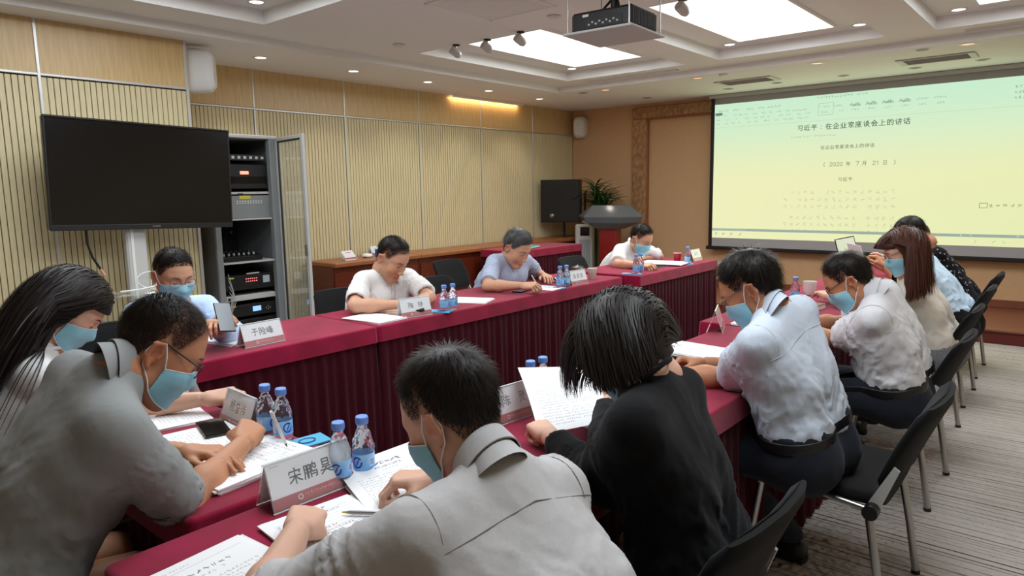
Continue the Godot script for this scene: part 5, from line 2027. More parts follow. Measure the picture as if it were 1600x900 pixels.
# a stack of A4 sheets; its text reads upright for someone whose forward is fw
func papers(label: String, at: Vector3, fw_deg: float, page: int, thick := 0.006, sheets := 3, w := 0.21, l := 0.297, grp := "", called := "document", curl := 0.0) -> Node3D:
	var t := thing(called, label, "papers" if called == "document" else called.replace("_", " "), at, deg_to_rad(-fw_deg), grp)
	var r := RandomNumberGenerator.new(); r.seed = int(at.x * 1000) + int(at.z * 77)
	for i in sheets:
		var g := Geo.new()
		var rot := r.randf_range(-0.05, 0.05) if i < sheets - 1 else 0.0
		var B := Basis(Vector3.UP, rot)
		var off := Vector3(r.randf_range(-0.006, 0.006), 0, r.randf_range(-0.006, 0.006)) if i < sheets - 1 else Vector3.ZERO
		var h0 := thick * i / sheets
		var h1 := thick * (i + 1) / sheets
		g.box(off + Vector3(0, (h0 + h1) / 2, 0), Vector3(w, h1 - h0, l), 0.0, B)
		if i < sheets - 1: part("sheet", g, M.paper, t)
		else:
			part("sheet", g, M.paper, t)
			var q := Geo.new()
			var y := thick + 0.0006
			if curl == 0.0: q.quad(Vector3(-w / 2, y, l / 2), Vector3(w / 2, y, l / 2), Vector3(w / 2, y, -l / 2), Vector3(-w / 2, y, -l / 2))
			else:
				var rows := []
				for a in 9:
					var row := []
					for b in 7:
						var u := b / 6.0; var v := a / 8.0
						row.append(Vector3(lerpf(-w / 2, w / 2, u), y + curl * pow(1.0 - v, 2.0) * (0.4 + 0.6 * u), lerpf(-l / 2, l / 2, v)))
					rows.append(row)
				q.sheet(rows, false, true)
			part("printed_page", q, page_mats[page], t)
	return t

func pen(label: String, a: Vector3, b: Vector3, m: Material, tip: Material) -> void:
	var t := thing("pen", label, "pen", a)
	var d := b - a
	var g := Geo.new()
	g.tube([d * 0.12, d * 0.2, d * 0.9, d], [0.0036, 0.0044, 0.0046, 0.004], 10); part("barrel", g, m, t)
	g = Geo.new(); g.tube([Vector3.ZERO, d * 0.03, d * 0.12], [0.0006, 0.0018, 0.0036], 8); part("tip", g, tip, t)
	g = Geo.new()
	var s := d.cross(Vector3.UP).normalized().cross(d).normalized()
	g.tube([d * 0.98 + s * 0.004, d * 0.75 + s * 0.0062], 0.0012, 6); part("clip", g, tip, t)

func phone(label: String, T: Transform3D, screen_m: Material) -> Node3D:
	var t := thing("phone", label, "phone", T.origin)
	t.basis = T.basis
	var g := Geo.new(); g.box(Vector3.ZERO, Vector3(0.074, 0.0078, 0.152), 0.0025); part("case", g, M.gloss_black, t)
	g = Geo.new(); g.box(Vector3(0, 0.0042, 0), Vector3(0.069, 0.0006, 0.146)); part("display", g, screen_m, t)
	return t

func furniture() -> void:
	# the U of tables
	draped_table("maroon draped table at the left end of the far row, before the television", -3.44, -2.85, -2.27, -0.62)
	draped_table("long maroon draped table in the far row, before the unmasked men", -3.44, -2.847, -4.74, -2.275)
	draped_table("maroon draped table at the screen end of the far row, with a red paper cup", -3.36, -2.71, -6.24, -4.76, 0.765)
	draped_table("maroon draped end table, before the man in the grey polo", -2.84, -1.45, -1.07, -0.62)
	draped_table("nearest maroon draped table, under the open printed papers", -1.41, -0.86, -1.93, -0.43)
	draped_table("maroon draped table in the near row, before the light blue short-sleeved shirt", -1.41, -0.87, -3.35, -1.935)
	draped_table("maroon draped table at the screen end of the near row, with a white mug", -1.56, -1.02, -6.5, -3.36)
	draped_table("small maroon draped side table by the loudspeaker and lectern", -5.56, -4.97, -7.28, -6.0, 0.76)
	# chairs
	var c := make_chair("black fabric chair under the man in the light blue short-sleeved shirt")
	c.position = Vector3(-0.66, 0, -2.56); c.rotation.y = PI / 2
	for a in [
		[-0.72, -3.66, 90, "black fabric chair under the man in the white shirt with black glasses"],
		[-0.78, -4.50, 90, "black fabric chair under the woman in the cream top"],
		[-0.81, -5.44, 90, "black fabric chair under the person bent low in a pale blue shirt"],
		[-0.84, -6.29, 90, "black fabric chair farthest along the near row, by the platform"],
		[-0.80, -1.42, 88, "black fabric chair under the person in the black sweater"],
		[-0.52, -0.88, 90, "black fabric chair under the man in the beige shirt, nearest to the camera"],
		[-1.92, -0.26, 0, "black fabric chair under the man in the grey polo shirt"],
		[-2.68, -0.24, 0, "black fabric chair under the long-haired woman in white"],
		[-3.74, -1.40, -90, "black fabric chair under the man in the pale blue long-sleeved shirt"],
		[-3.80, -2.92, -98, "black fabric chair under the unmasked man in the white shirt"],
		[-3.72, -3.76, -90, "black fabric chair under the grey-haired man"],
		[-3.74, -5.72, -90, "black fabric chair under the masked man in white in the far row"],
		[-4.62, -4.86, -84, "empty black fabric chair against the red wooden cabinets"],
		[-3.35, -0.20, -20, "empty black fabric chair in the corner behind the end table"],
	]:
		dup(c, Vector3(a[0], 0, a[1]), deg_to_rad(a[2]), a[3], "black conference chairs")
	c.set_meta("group", "black conference chairs")
	cabinets()
	media()
	corner_things()

func cabinets() -> void:
	# red wooden cabinets along the left wall
	var g: Geo
	var zz := [-4.02, -5.16, -6.30, -7.44, -8.58]
	for i in 4:
		var t := thing("cabinet", ["low red wooden cabinet with a round cable hole, nearest the equipment rack", "low red wooden cabinet behind the empty chair", "low red wooden cabinet behind the grey-haired man", "low red wooden cabinet in the corner by the loudspeaker"][i], "cabinet", Vector3(-5.93, 0, (zz[i] + zz[i + 1]) / 2), 0, "red wooden cabinets along the slatted wall")
		var L: float = zz[i] - zz[i + 1] - 0.006
		g = Geo.new(); g.box(Vector3(0, 0.36, 0), Vector3(0.44, 0.72, L), 0.004); part("body", g, M.red_wood, t)
		g = Geo.new(); g.box(Vector3(0.02, 0.742, 0), Vector3(0.50, 0.044, L + 0.004), 0.008); part("top_board", g, M.edge_wood, t)
		for s in [-1, 1]:
			g = Geo.new(); g.box(Vector3(0.226, 0.36, s * L / 4), Vector3(0.016, 0.60, L / 2 - 0.03), 0.005)
			var dr = part("door", g, M.red_wood, t)
			g = Geo.new()
			if i == 0 and s == 1:
				g.lathe([Vector2(0.0, 0.0), Vector2(0.032, 0.0), Vector2(0.036, 0.003), Vector2(0.0, 0.004)], Vector3(0.234, 0.60, 0.17), 20, Basis(Vector3(0, 0, 1), -PI / 2)); part("cable_hole", g, M.gloss_black, dr)
			else:
				g.tube([Vector3(0.25, 0.52, s * 0.05), Vector3(0.25, 0.62, s * 0.05)], 0.006, 8); part("handle", g, M.steel, dr)
	# on the first cabinet: a card holder, a box of tissues, a name plate
	var t := thing("card_holder", "small clear stand of white and red cards on the cabinet end", "card holder", Vector3(-5.86, 0.764, -4.33), PI / 2)
	g = Geo.new(); g.box(Vector3(0, 0.05, -0.03), Vector3(0.15, 0.1, 0.004), 0.001, Basis(Vector3.RIGHT, -0.35)); part("back_panel", g, M.acrylic, t)
	for i in 3:
		g = Geo.new(); g.box(Vector3(0, 0.055 - i * 0.014, -0.015 + i * 0.022), Vector3(0.14, 0.085 - i * 0.014, 0.006), 0.001, Basis(Vector3.RIGHT, -0.35)); part("card_stack", g, M.paper, t)
	g = Geo.new(); g.box(Vector3(0, 0.022, 0.04), Vector3(0.142, 0.012, 0.004), 0.0, Basis(Vector3.RIGHT, -0.35)); g.box(Vector3(0, 0.075, -0.006), Vector3(0.06, 0.008, 0.002), 0.0, Basis(Vector3.RIGHT, -0.35)); part("red_band", g, M.red_card, t)
	g = Geo.new(); g.box(Vector3(0, 0.012, 0.05), Vector3(0.16, 0.02, 0.03), 0.003); part("tray", g, M.acrylic, t)
	t = thing("tissue_box", "blue box of tissues on the wooden cabinet", "tissue box", Vector3(-5.86, 0.764, -4.83), 0.1)
	g = Geo.new(); g.box(Vector3(0, 0.04, 0), Vector3(0.12, 0.08, 0.23), 0.006); part("box", g, mat(c8(36, 88, 170), 0.5), t)
	g = Geo.new(); g.box(Vector3(0.061, 0.04, 0.02), Vector3(0.002, 0.05, 0.07)); part("print", g, mat(c8(70, 150, 210), 0.5), t)
	g = Geo.new()
	for i in 5: g.tube([Vector3(0, 0.078, -0.04 + i * 0.02), Vector3(0.012 * sin(i * 2.0), 0.10 + 0.01 * cos(i * 3.0), -0.03 + i * 0.016), Vector3(0.03 * cos(i), 0.11 + 0.012 * sin(i * 5.0), -0.02 + i * 0.014)], [0.012, 0.016, 0.004], 6)
	part("tissue", g, M.mask_white, t)
	name_plate("???", Vector3(-6.03, 0.764, -4.86), PI / 2, "spare name plate with red band behind the tissue box", 0.24)
	t = thing("crumpled_napkin", "crumpled white napkin between card holder and tissue box", "napkin", Vector3(-5.9, 0.764, -4.6))
	g = Geo.new()
	var rr := RandomNumberGenerator.new(); rr.seed = 4
	g.ball(Vector3(0, 0.02, 0), Vector3(0.06, 0.022, 0.05), 14)
	for i in g.v.size(): g.v[i] += g.n[i] * (0.008 * sin(g.v[i].x * 140.0 + g.v[i].z * 90.0))
	part("napkin", g, M.mask_white, t)
	# green folder on the side table
	t = thing("folder", "turquoise folder lying on the small draped side table", "folder", Vector3(-5.2, 0.762, -6.42), 0.3)
	g = Geo.new(); g.box(Vector3(0, 0.012, 0), Vector3(0.24, 0.022, 0.32), 0.004); part("cover", g, mat(c8(30, 172, 160), 0.5), t)
	g = Geo.new(); g.box(Vector3(0.122, 0.012, 0), Vector3(0.003, 0.014, 0.29)); part("label_strip", g, M.white_plastic, t)

func media() -> void:
	var g: Geo
	# television and its stand
	var t := thing("television", "large black flat television on a stand before the slatted wall", "television", Vector3(-5.05, 1.586, -2.078))
	t.rotation = Vector3(deg_to_rad(-1.6), PI / 2, 0) if false else Vector3(0, PI / 2, deg_to_rad(-1.7))
	g = Geo.new(); g.box(Vector3(0, 0, -0.025), Vector3(1.212, 0.725, 0.05), 0.01); part("case", g, M.gloss_black, t)
	g = Geo.new(); g.box(Vector3(0, 0.008, 0.0015), Vector3(1.186, 0.672, 0.004)); part("display", g, mat(c8(7, 7, 8), 0.18), t)
	for s in [-1, 1]:
		g = Geo.new(); g.box(Vector3(s * 0.6, 0, 0.002), Vector3(0.012, 0.725, 0.012), 0.003); part("bezel", g, M.black, t)
	g = Geo.new(); g.box(Vector3(0, 0.356, 0.002), Vector3(1.2, 0.013, 0.012), 0.003); part("bezel", g, M.black, t)
	g = Geo.new(); g.box(Vector3(0, -0.345, 0.002), Vector3(1.2, 0.036, 0.012), 0.003); part("bezel", g, M.black, t)
	g = Geo.new()
	for i in 5: g.box(Vector3(0.02 + i * 0.011, -0.344, 0.009), Vector3(0.007, 0.009, 0.001))
	part("logo", g, M.steel, t)
	g = Geo.new(); g.box(Vector3(0, -0.05, -0.07), Vector3(0.5, 0.4, 0.05), 0.02); part("rear_cover", g, M.black, t)
	t = thing("tv_stand", "white column stand with a glass shelf under the television", "stand", Vector3(-5.13, 0, -1.99))
	g = Geo.new(); g.box(Vector3(0, 0.78, 0), Vector3(0.07, 1.5, 0.135), 0.012); part("column", g, M.light_grey, t)
	g = Geo.new(); g.box(Vector3(0.036, 0.78, 0.03), Vector3(0.008, 1.44, 0.02), 0.002); part("cable_cover", g, M.white_plastic, t)
	g = Geo.new(); g.box(Vector3(0.08, 0.03, 0), Vector3(0.5, 0.03, 0.8), 0.012); part("base", g, M.black, t)
	for sx in [-1, 1]:
		for sz in [-1, 1]:
			g = Geo.new(); g.ball(Vector3(0.08 + sx * 0.2, 0.02, sz * 0.35), Vector3(0.02, 0.02, 0.02), 10); part("caster", g, M.black, t)
	g = Geo.new(); g.box(Vector3(0.16, 0.80, 0), Vector3(0.28, 0.012, 0.52), 0.003); part("shelf", g, M.glass, t)
	g = Geo.new(); g.box(Vector3(0.02, 0.785, 0), Vector3(0.04, 0.02, 0.5), 0.004); part("shelf_rail", g, M.steel, t)
	t = thing("power_cable", "black cable with a bare end hanging below the television", "cable", Vector3(-5.1, 0, -1.66))
	g = Geo.new(); g.tube([Vector3(0, 1.3, -0.02), Vector3(0, 1.15, -0.02), Vector3(0, 1.05, -0.045), Vector3(0.0, 0.97, -0.085)], 0.008, 8); part("cord", g, M.black, t)
	g = Geo.new(); g.tube([Vector3(0, 0.97, -0.085), Vector3(0, 0.925, -0.105)], [0.009, 0.012], 8); part("plug", g, mat(c8(206, 150, 130), 0.5), t)
	t = thing("white_cable", "white cable looping over the glass shelf of the stand", "cable", Vector3(-5.0, 0.812, -2.02))
	g = Geo.new()
	var pts := []
	for i in 25:
		var a := TAU * i / 24 * 1.3
		pts.append(Vector3(0.04 * sin(a * 0.7), 0.055 + 0.06 * sin(a), 0.1 * cos(a) + 0.004 * i - 0.1))
	pts[0].y = 0.006
	g.tube(pts, 0.005, 7)
	g.tube([Vector3(0.05, 0.008, 0.22), Vector3(0.06, 0.010, 0.1), Vector3(0.05, 0.02, 0.0), Vector3(0.02, 0.04, -0.06)], 0.006, 7)
	part("cord", g, M.white_plastic, t)
	rack()

func rack() -> void:
	var g: Geo
	var t := thing("equipment_rack", "tall grey equipment rack with its glass door standing open", "rack", Vector3(-5.78, 0, -3.005))
	# x forward is +x; inside width along z
	for s in [-1, 1]:
		g = Geo.new(); g.box(Vector3(0, 0.97, s * 0.29), Vector3(0.74, 1.90, 0.012), 0.002); part("side_panel", g, M.rack, t)
		g = Geo.new(); g.box(Vector3(0.35, 0.97, s * (0.268 if s > 0 else 0.262)), Vector3(0.06, 1.90, 0.05 if s > 0 else 0.066), 0.004); var po = part("post", g, M.rack, t)
		g = Geo.new()
		for i in 60: g.box(Vector3(0.356, 0.10 + i * 0.03, s * 0.240), Vector3(0.004, 0.012, 0.009))
		g.box(Vector3(0.346, 0.97, s * 0.2405), Vector3(0.012, 1.88, 0.014))
		var rail = part("mounting_rail", g, M.rack_dark, po)
		rail.set_meta("kind", "stuff")
	g = Geo.new(); g.box(Vector3(0, 1.925, 0), Vector3(0.76, 0.03, 0.60), 0.006); part("top", g, M.light_grey, t)
	g = Geo.new(); g.box(Vector3(0, 0.035, 0), Vector3(0.76, 0.07, 0.60), 0.006); part("plinth", g, M.rack_dark, t)
	g = Geo.new(); g.box(Vector3(-0.36, 0.97, 0), Vector3(0.012, 1.9, 0.57)); part("back_panel", g, M.rack_dark, t)
	for y in [1.245, 0.885]:
		g = Geo.new(); g.box(Vector3(0.05, y, 0), Vector3(0.6, 0.014, 0.5), 0.003); part("shelf", g, M.light_grey, t)
	# the open glass door, hinged on the far post
	var dv := Vector3(0.56, 0, 0.10).normalized()
	var dz := Vector3(-dv.z, 0, dv.x)
	var hinge := Vector3(0.385, 0, -0.29)
	var B := Basis(dv, Vector3.UP, dv.cross(Vector3.UP))
	g = Geo.new()
	g.box(hinge + dv * 0.02 + Vector3(0, 1.0, 0), Vector3(0.04, 1.84, 0.02), 0.003, B)
	g.box(hinge + dv * 0.555 + Vector3(0, 1.0, 0), Vector3(0.05, 1.84, 0.024), 0.004, B)
	g.box(hinge + dv * 0.29 + Vector3(0, 1.905, 0), Vector3(0.56, 0.03, 0.02), 0.003, B)
	g.box(hinge + dv * 0.29 + Vector3(0, 0.1, 0), Vector3(0.56, 0.04, 0.02), 0.003, B)
	var door = part("door", g, M.light_grey, t)
	g = Geo.new()
	for a in [[0.048, 0.012], [0.524, 0.012]]: g.box(hinge + dv * a[0] + Vector3(0, 1.0, 0), Vector3(a[1], 1.80, 0.016), 0.0, B)
	g.box(hinge + dv * 0.286 + Vector3(0, 1.884, 0), Vector3(0.48, 0.012, 0.016), 0.0, B)
	part("seal", g, M.black, door)
	g = Geo.new(); g.box(hinge + dv * 0.286 + Vector3(0, 1.0, 0), Vector3(0.474, 1.76, 0.005), 0.0, B); part("glass_pane", g, M.glass, door)
	g = Geo.new(); g.box(hinge + dv * 0.555 + B.z * 0.02 + Vector3(0, 1.0, 0), Vector3(0.02, 0.09, 0.012), 0.003, B); part("lock", g, M.steel, door)
	# what stands in it
	var specs := [
		["patch_panel", "black patch panel with grey sockets, topmost in the rack", 1.755, 0.05, M.rack_dark],
		["amplifier", "black rack unit with a glowing orange display", 1.60, 0.20, M.black],
		["network_switch", "slim grey unit below the orange display", 1.455, 0.035, M.light_grey],
		["disk_recorder", "light grey box with a yellow sticker and rows of holes", 1.355, 0.205, M.rack],
		["power_sequencer", "black power unit with red lights and a small pale screen", 0.715, 0.125, M.black],
		["signal_matrix", "flat silver rack unit below the red lights", 0.585, 0.045, M.light_grey],
		["effects_processor", "black audio processor with a glowing blue display", 0.475, 0.10, M.black],
		["wireless_receiver", "black rack unit below the blue display", 0.355, 0.085, M.black],
		["lower_amplifier", "lowest black amplifier in the rack", 0.235, 0.10, M.black]]
	for s in specs:
		var u := thing(s[0], s[1], "audio equipment", Vector3(-5.78, s[2], -3.005))
		var h: float = s[3]
		g = Geo.new(); g.box(Vector3(0.1, 0, 0), Vector3(0.42, h, 0.46), 0.003); part("case", g, s[4], u)
		g = Geo.new(); g.box(Vector3(0.317, 0, 0), Vector3(0.008, h - 0.003, 0.475), 0.002); part("front_panel", g, s[4], u)
		match s[0]:
			"patch_panel":
				for i in 8:
					g = Geo.new(); g.box(Vector3(0.323, 0, -0.19 + i * 0.052), Vector3(0.006, 0.022, 0.024), 0.002); part("socket", g, M.light_grey, u)
			"amplifier":
				g = Geo.new(); g.box(Vector3(0.323, 0.03, -0.02), Vector3(0.004, 0.026, 0.075)); part("display", g, glow(Color(1.0, 0.42, 0.05), 1.6), u)
				g = Geo.new(); g.box(Vector3(0.323, -0.03, -0.02), Vector3(0.004, 0.06, 0.40), 0.002); part("vent", g, M.gloss_black, u)
			"disk_recorder":
				g = Geo.new(); g.box(Vector3(0.323, 0.072, -0.01), Vector3(0.003, 0.03, 0.10)); part("sticker", g, mat(c8(206, 196, 70), 0.6), u)
				for r in 2:
					for i in 10:
						g = Geo.new(); g.box(Vector3(0.323, 0.04 - r * 0.016, 0.06 - i * 0.024), Vector3(0.003, 0.009, 0.012)); part("slot", g, M.white_plastic, u)
			"power_sequencer":
				for r in 2:
					for i in 6:
						g = Geo.new(); g.box(Vector3(0.323, 0.028 - r * 0.022, 0.03 - i * 0.019), Vector3(0.004, 0.008, 0.009)); part("indicator_light", g, glow(Color(1.0, 0.05, 0.08), 1.0), u)
				g = Geo.new(); g.box(Vector3(0.323, 0.012, -0.155), Vector3(0.004, 0.062, 0.062), 0.001); part("small_screen", g, mat(c8(170, 184, 188), 0.3), u)
				g = Geo.new(); g.tube([Vector3(0.28, 0.066, 0.0), Vector3(0.29, 0.068, -0.11)], 0.006, 6); part("antenna", g, M.white_plastic, u)
			"effects_processor":
				g = Geo.new(); g.box(Vector3(0.323, 0.006, -0.05), Vector3(0.004, 0.042, 0.075)); part("display", g, glow(Color(0.2, 0.55, 1.0), 1.5), u)
				for i in 4:
					g = Geo.new(); g.ball(Vector3(0.324, 0.012 * sin(i * PI / 2), -0.155 + 0.018 * cos(i * PI / 2)), Vector3(0.004, 0.005, 0.005), 8); part("button", g, M.light_grey, u)
			"network_switch":
				g = Geo.new(); g.box(Vector3(0.323, 0, 0.03), Vector3(0.003, 0.01, 0.05)); part("port", g, M.rack_dark, u)
			"signal_matrix":
				g = Geo.new(); g.box(Vector3(0.323, 0, 0.19), Vector3(0.004, 0.02, 0.02)); part("button", g, M.black, u)
			_:
				for i in 4:
					g = Geo.new(); g.lathe([Vector2(0.014, 0), Vector2(0.012, 0.014), Vector2(0.0, 0.015)], Vector3(0.322, 0, 0.17 - i * 0.11), 14, Basis(Vector3(0, 0, 1), -PI / 2)); part("knob", g, M.rack_dark, u)
	# mixing desk on the shelf
	var u := thing("mixing_desk", "small black audio mixer with pale faders on the rack shelf", "audio equipment", Vector3(-5.62, 0.893, -2.96))
	g = Geo.new(); g.box(Vector3(0, 0.03, 0), Vector3(0.26, 0.05, 0.40), 0.006, Basis(Vector3(0, 0, 1), -0.12)); part("console", g, M.black, u)
	for i in 8:
		g = Geo.new(); g.box(Vector3(0.06, 0.055, 0.16 - i * 0.045), Vector3(0.022, 0.02, 0.012), 0.003); part("fader", g, M.light_grey, u)
		for k in 2:
			g = Geo.new(); g.lathe([Vector2(0.007, 0), Vector2(0.006, 0.016), Vector2(0, 0.017)], Vector3(-0.02 - k * 0.05, 0.058 + k * 0.007, 0.16 - i * 0.045), 10); part("knob", g, M.rack_dark, u)
	u = thing("desk_microphone", "black gooseneck microphone standing behind the mixer", "microphone", Vector3(-5.74, 0.893, -2.98))
	g = Geo.new(); g.box(Vector3(-0.03, 0.02, 0), Vector3(0.1, 0.04, 0.12), 0.008); part("base", g, M.black, u)
	g = Geo.new(); g.tube([Vector3(-0.03, 0.03, 0), Vector3(-0.03, 0.16, 0.01), Vector3(-0.01, 0.22, 0.0), Vector3(0.03, 0.24, -0.01)], 0.008, 8); part("gooseneck", g, M.black, u)
	g = Geo.new(); g.tube([Vector3(0.03, 0.24, -0.01), Vector3(0.06, 0.238, -0.012)], [0.014, 0.012], 10); part("capsule", g, M.rack_dark, u)
	u = thing("rack_wiring", "bundle of thin cables hanging in the rack beside the black units", "cable", Vector3(-5.46, 0.46, -2.81))
	g = Geo.new()
	for i in 4: g.tube([Vector3(0.02, 0.34 - i * 0.05, 0.0), Vector3(0.05, 0.2 - i * 0.03, -0.02 - i * 0.006), Vector3(0.04, 0.06 - i * 0.02, 0.01), Vector3(0.0, -0.02 - i * 0.03, -0.03)], 0.003, 6)
	part("cord", g, M.light_grey, u)
	g = Geo.new(); g.box(Vector3(0.0, 0.3, -0.03), Vector3(0.02, 0.012, 0.05), 0.002); g.box(Vector3(0.0, 0.06, -0.03), Vector3(0.02, 0.012, 0.05), 0.002); part("tag", g, mat(c8(196, 190, 90), 0.6), u)

func corner_things() -> void:
	var g: Geo
	# loudspeaker on its pole
	var t := thing("loudspeaker", "black loudspeaker on a pole stand in the corner", "loudspeaker", Vector3(-5.86, 0.98, -8.12), 0.32)
	g = Geo.new()
	g.prism(PackedVector2Array([Vector2(-0.29, 0.18), Vector2(0.29, 0.18), Vector2(0.21, -0.2), Vector2(-0.21, -0.2)]), 0.6, Transform3D(Basis(Vector3(1, 0, 0), Vector3(0, 0, 1), Vector3(0, -1, 0)), Vector3(0, 0.305, 0)))
	part("cabinet", g, M.black, t)
	g = Geo.new(); g.box(Vector3(0, 0.305, 0.186), Vector3(0.56, 0.58, 0.014), 0.006); part("grille", g, mat(c8(14, 14, 15), 0.7), t)
	g = Geo.new(); g.lathe([Vector2(0, 0.0), Vector2(0.03, 0.0), Vector2(0.028, 0.006), Vector2(0, 0.008)], Vector3(-0.12, 0.1, 0.193), 16, Basis(Vector3.RIGHT, PI / 2)); part("badge", g, M.steel, t)
	t = thing("speaker_stand", "black tripod pole under the corner loudspeaker", "stand", Vector3(-5.86, 0, -8.12))
	g = Geo.new(); g.tube([Vector3(0, 0.08, 0), Vector3(0, 0.98, 0)], 0.018, 12); part("pole", g, M.black, t)
	for i in 3:
		var a := TAU * i / 3
		if i == 2: a = 0.9
		g = Geo.new(); g.tube([Vector3(0, 0.5, 0), Vector3(cos(a) * 0.18, 0.01, sin(a) * 0.5 * 0.6)], 0.011, 8); part("leg", g, M.black, t)
	t = thing("microphone_stand", "black folded microphone stand beside the loudspeaker", "stand", Vector3(-5.66, 0, -8.35))
	g = Geo.new(); g.tube([Vector3(0, 0.02, 0), Vector3(0.0, 1.4, 0)], 0.012, 10); part("pole", g, M.black, t)
	g = Geo.new(); g.tube([Vector3(0.02, 1.42, 0.0), Vector3(0.0, 0.75, 0.02)], 0.015, 10); part("boom", g, M.rack_dark, t)
	g = Geo.new(); g.lathe([Vector2(0.0, 0.0), Vector2(0.12, 0.0), Vector2(0.12, 0.015), Vector2(0.02, 0.03), Vector2(0.0, 0.03)], Vector3.ZERO, 20); part("base", g, M.black, t)
	# tower
	t = thing("tower_fan", "white and grey tower air conditioner between the speaker and the lectern", "air conditioner", Vector3(-5.52, 0, -8.15), 0.4)
	g = Geo.new(); g.box(Vector3(0, 0.48, 0), Vector3(0.24, 0.96, 0.22), 0.02); part("case", g, M.light_grey, t)
	g = Geo.new(); g.box(Vector3(0.02, 0.86, 0.112), Vector3(0.13, 0.12, 0.008), 0.003); part("control_window", g, M.gloss_black, t)
	for i in 11:
		g = Geo.new(); g.box(Vector3(-0.05 + i * 0.014, 0.42, 0.114), Vector3(0.006, 0.66, 0.008), 0.002); part("slat", g, M.rack, t)
	# lectern
	t = thing("lectern", "dark grey lectern with a boat-shaped top and red column", "lectern", Vector3(-4.98, 0, -7.95), 0.12)
	g = Geo.new()
	var rows := []
	for q in [[0.92, 0.22, 0.14], [1.0, 0.42, 0.24], [1.075, 0.47, 0.27], [1.09, 0.465, 0.268], [1.215, 0.30, 0.20]]:
		var ring := []
		for k in 6:
			var a: float = [0.0, 55, 125, 180, 235, 305][k] * PI / 180.0
			ring.append(Vector3(cos(a) * q[1], q[0] + (0.0 if q[0] < 1.1 else -0.02 * sin(a)), -sin(a) * q[2] * 1.1))
		rows.append(ring)
	var b := Geo.new()
	for i in rows.size() - 1:
		for k in 6: b.quad(rows[i][k], rows[i][(k + 1) % 6], rows[i + 1][(k + 1) % 6], rows[i + 1][k])
	b.fan(rows[4], Vector3.UP); b.fan(rows[0], Vector3.DOWN)
	part("top", b, mat(c8(96, 100, 104), 0.1), t)
	g = Geo.new(); g.box(Vector3(0, 0.48, 0), Vector3(0.24, 0.9, 0.2), 0.01); part("column", g, mat(c8(128, 26, 24), 0.4), t)
	g = Geo.new(); g.box(Vector3(0, 0.02, 0), Vector3(0.6, 0.04, 0.4), 0.01); part("base", g, M.black, t)
	# plant
	plant()
	# wall speakers
	for a in [[Vector3(XS - 0.12, 2.43, -2.70), 0.0, "white wall speaker on the end of the forward wall, above the rack"], [Vector3(-6.0, 2.36, ZB + 0.09), 0.35, "white wall speaker high on the back wall in the corner"]]:
		t = thing("wall_speaker", a[2], "speaker", a[0], a[1], "white wall speakers")
		var big: bool = a[1] == 0.0
		rows = []
		for i in 9:
			var v := i / 8.0
			var ring := []
			for k in 20:
				var an := TAU * k / 20
				var w := 0.08 if big else 0.105
				var h := 0.175 if big else 0.165
				var e := 1.0 - 0.12 * pow(v, 2.0) if i < 8 else 0.70
				ring.append(Vector3(signf(cos(an)) * pow(absf(cos(an)), 0.6) * w * e, signf(sin(an)) * pow(absf(sin(an)), 0.6) * h * e, lerpf(-0.09, 0.09, v) if i < 8 else 0.096))
			rows.append(ring)
		g = Geo.new(); g.sheet(rows, true, false); g.fan(rows[8], Vector3(0, 0, 1)); g.fan(rows[0], Vector3(0, 0, -1))
		var o = part("cabinet", g, M.white_plastic, t)
		g = Geo.new()
		var face := []
		for p in rows[7]: face.append(p * Vector3(0.88, 0.90, 1) + Vector3(0, 0, 0.012))
		g.fan(face, Vector3(0, 0, 1)); part("grille", g, M.light_grey, t)
		g = Geo.new(); g.box(Vector3(0.0, 0.0, -0.10), Vector3(0.05, 0.09, 0.03), 0.004); part("bracket", g, M.rack, t)
		if big: t.rotation.y = PI / 2 + 0.9; t.position = Vector3(XS - 0.07, 2.42, -2.75)
	t = thing("wall_socket", "white wall socket low on the back wall beside the table end", "socket", Vector3(-3.83, 0.42, ZB + 0.006))
	g = Geo.new(); g.box(Vector3.ZERO, Vector3(0.088, 0.088, 0.012), 0.004); part("plate", g, M.white_plastic, t)
	g = Geo.new()
	for s in [-1, 1]: g.box(Vector3(s * 0.014, -0.01, 0.0065), Vector3(0.005, 0.014, 0.002))
	part("slot", g, M.black, t)

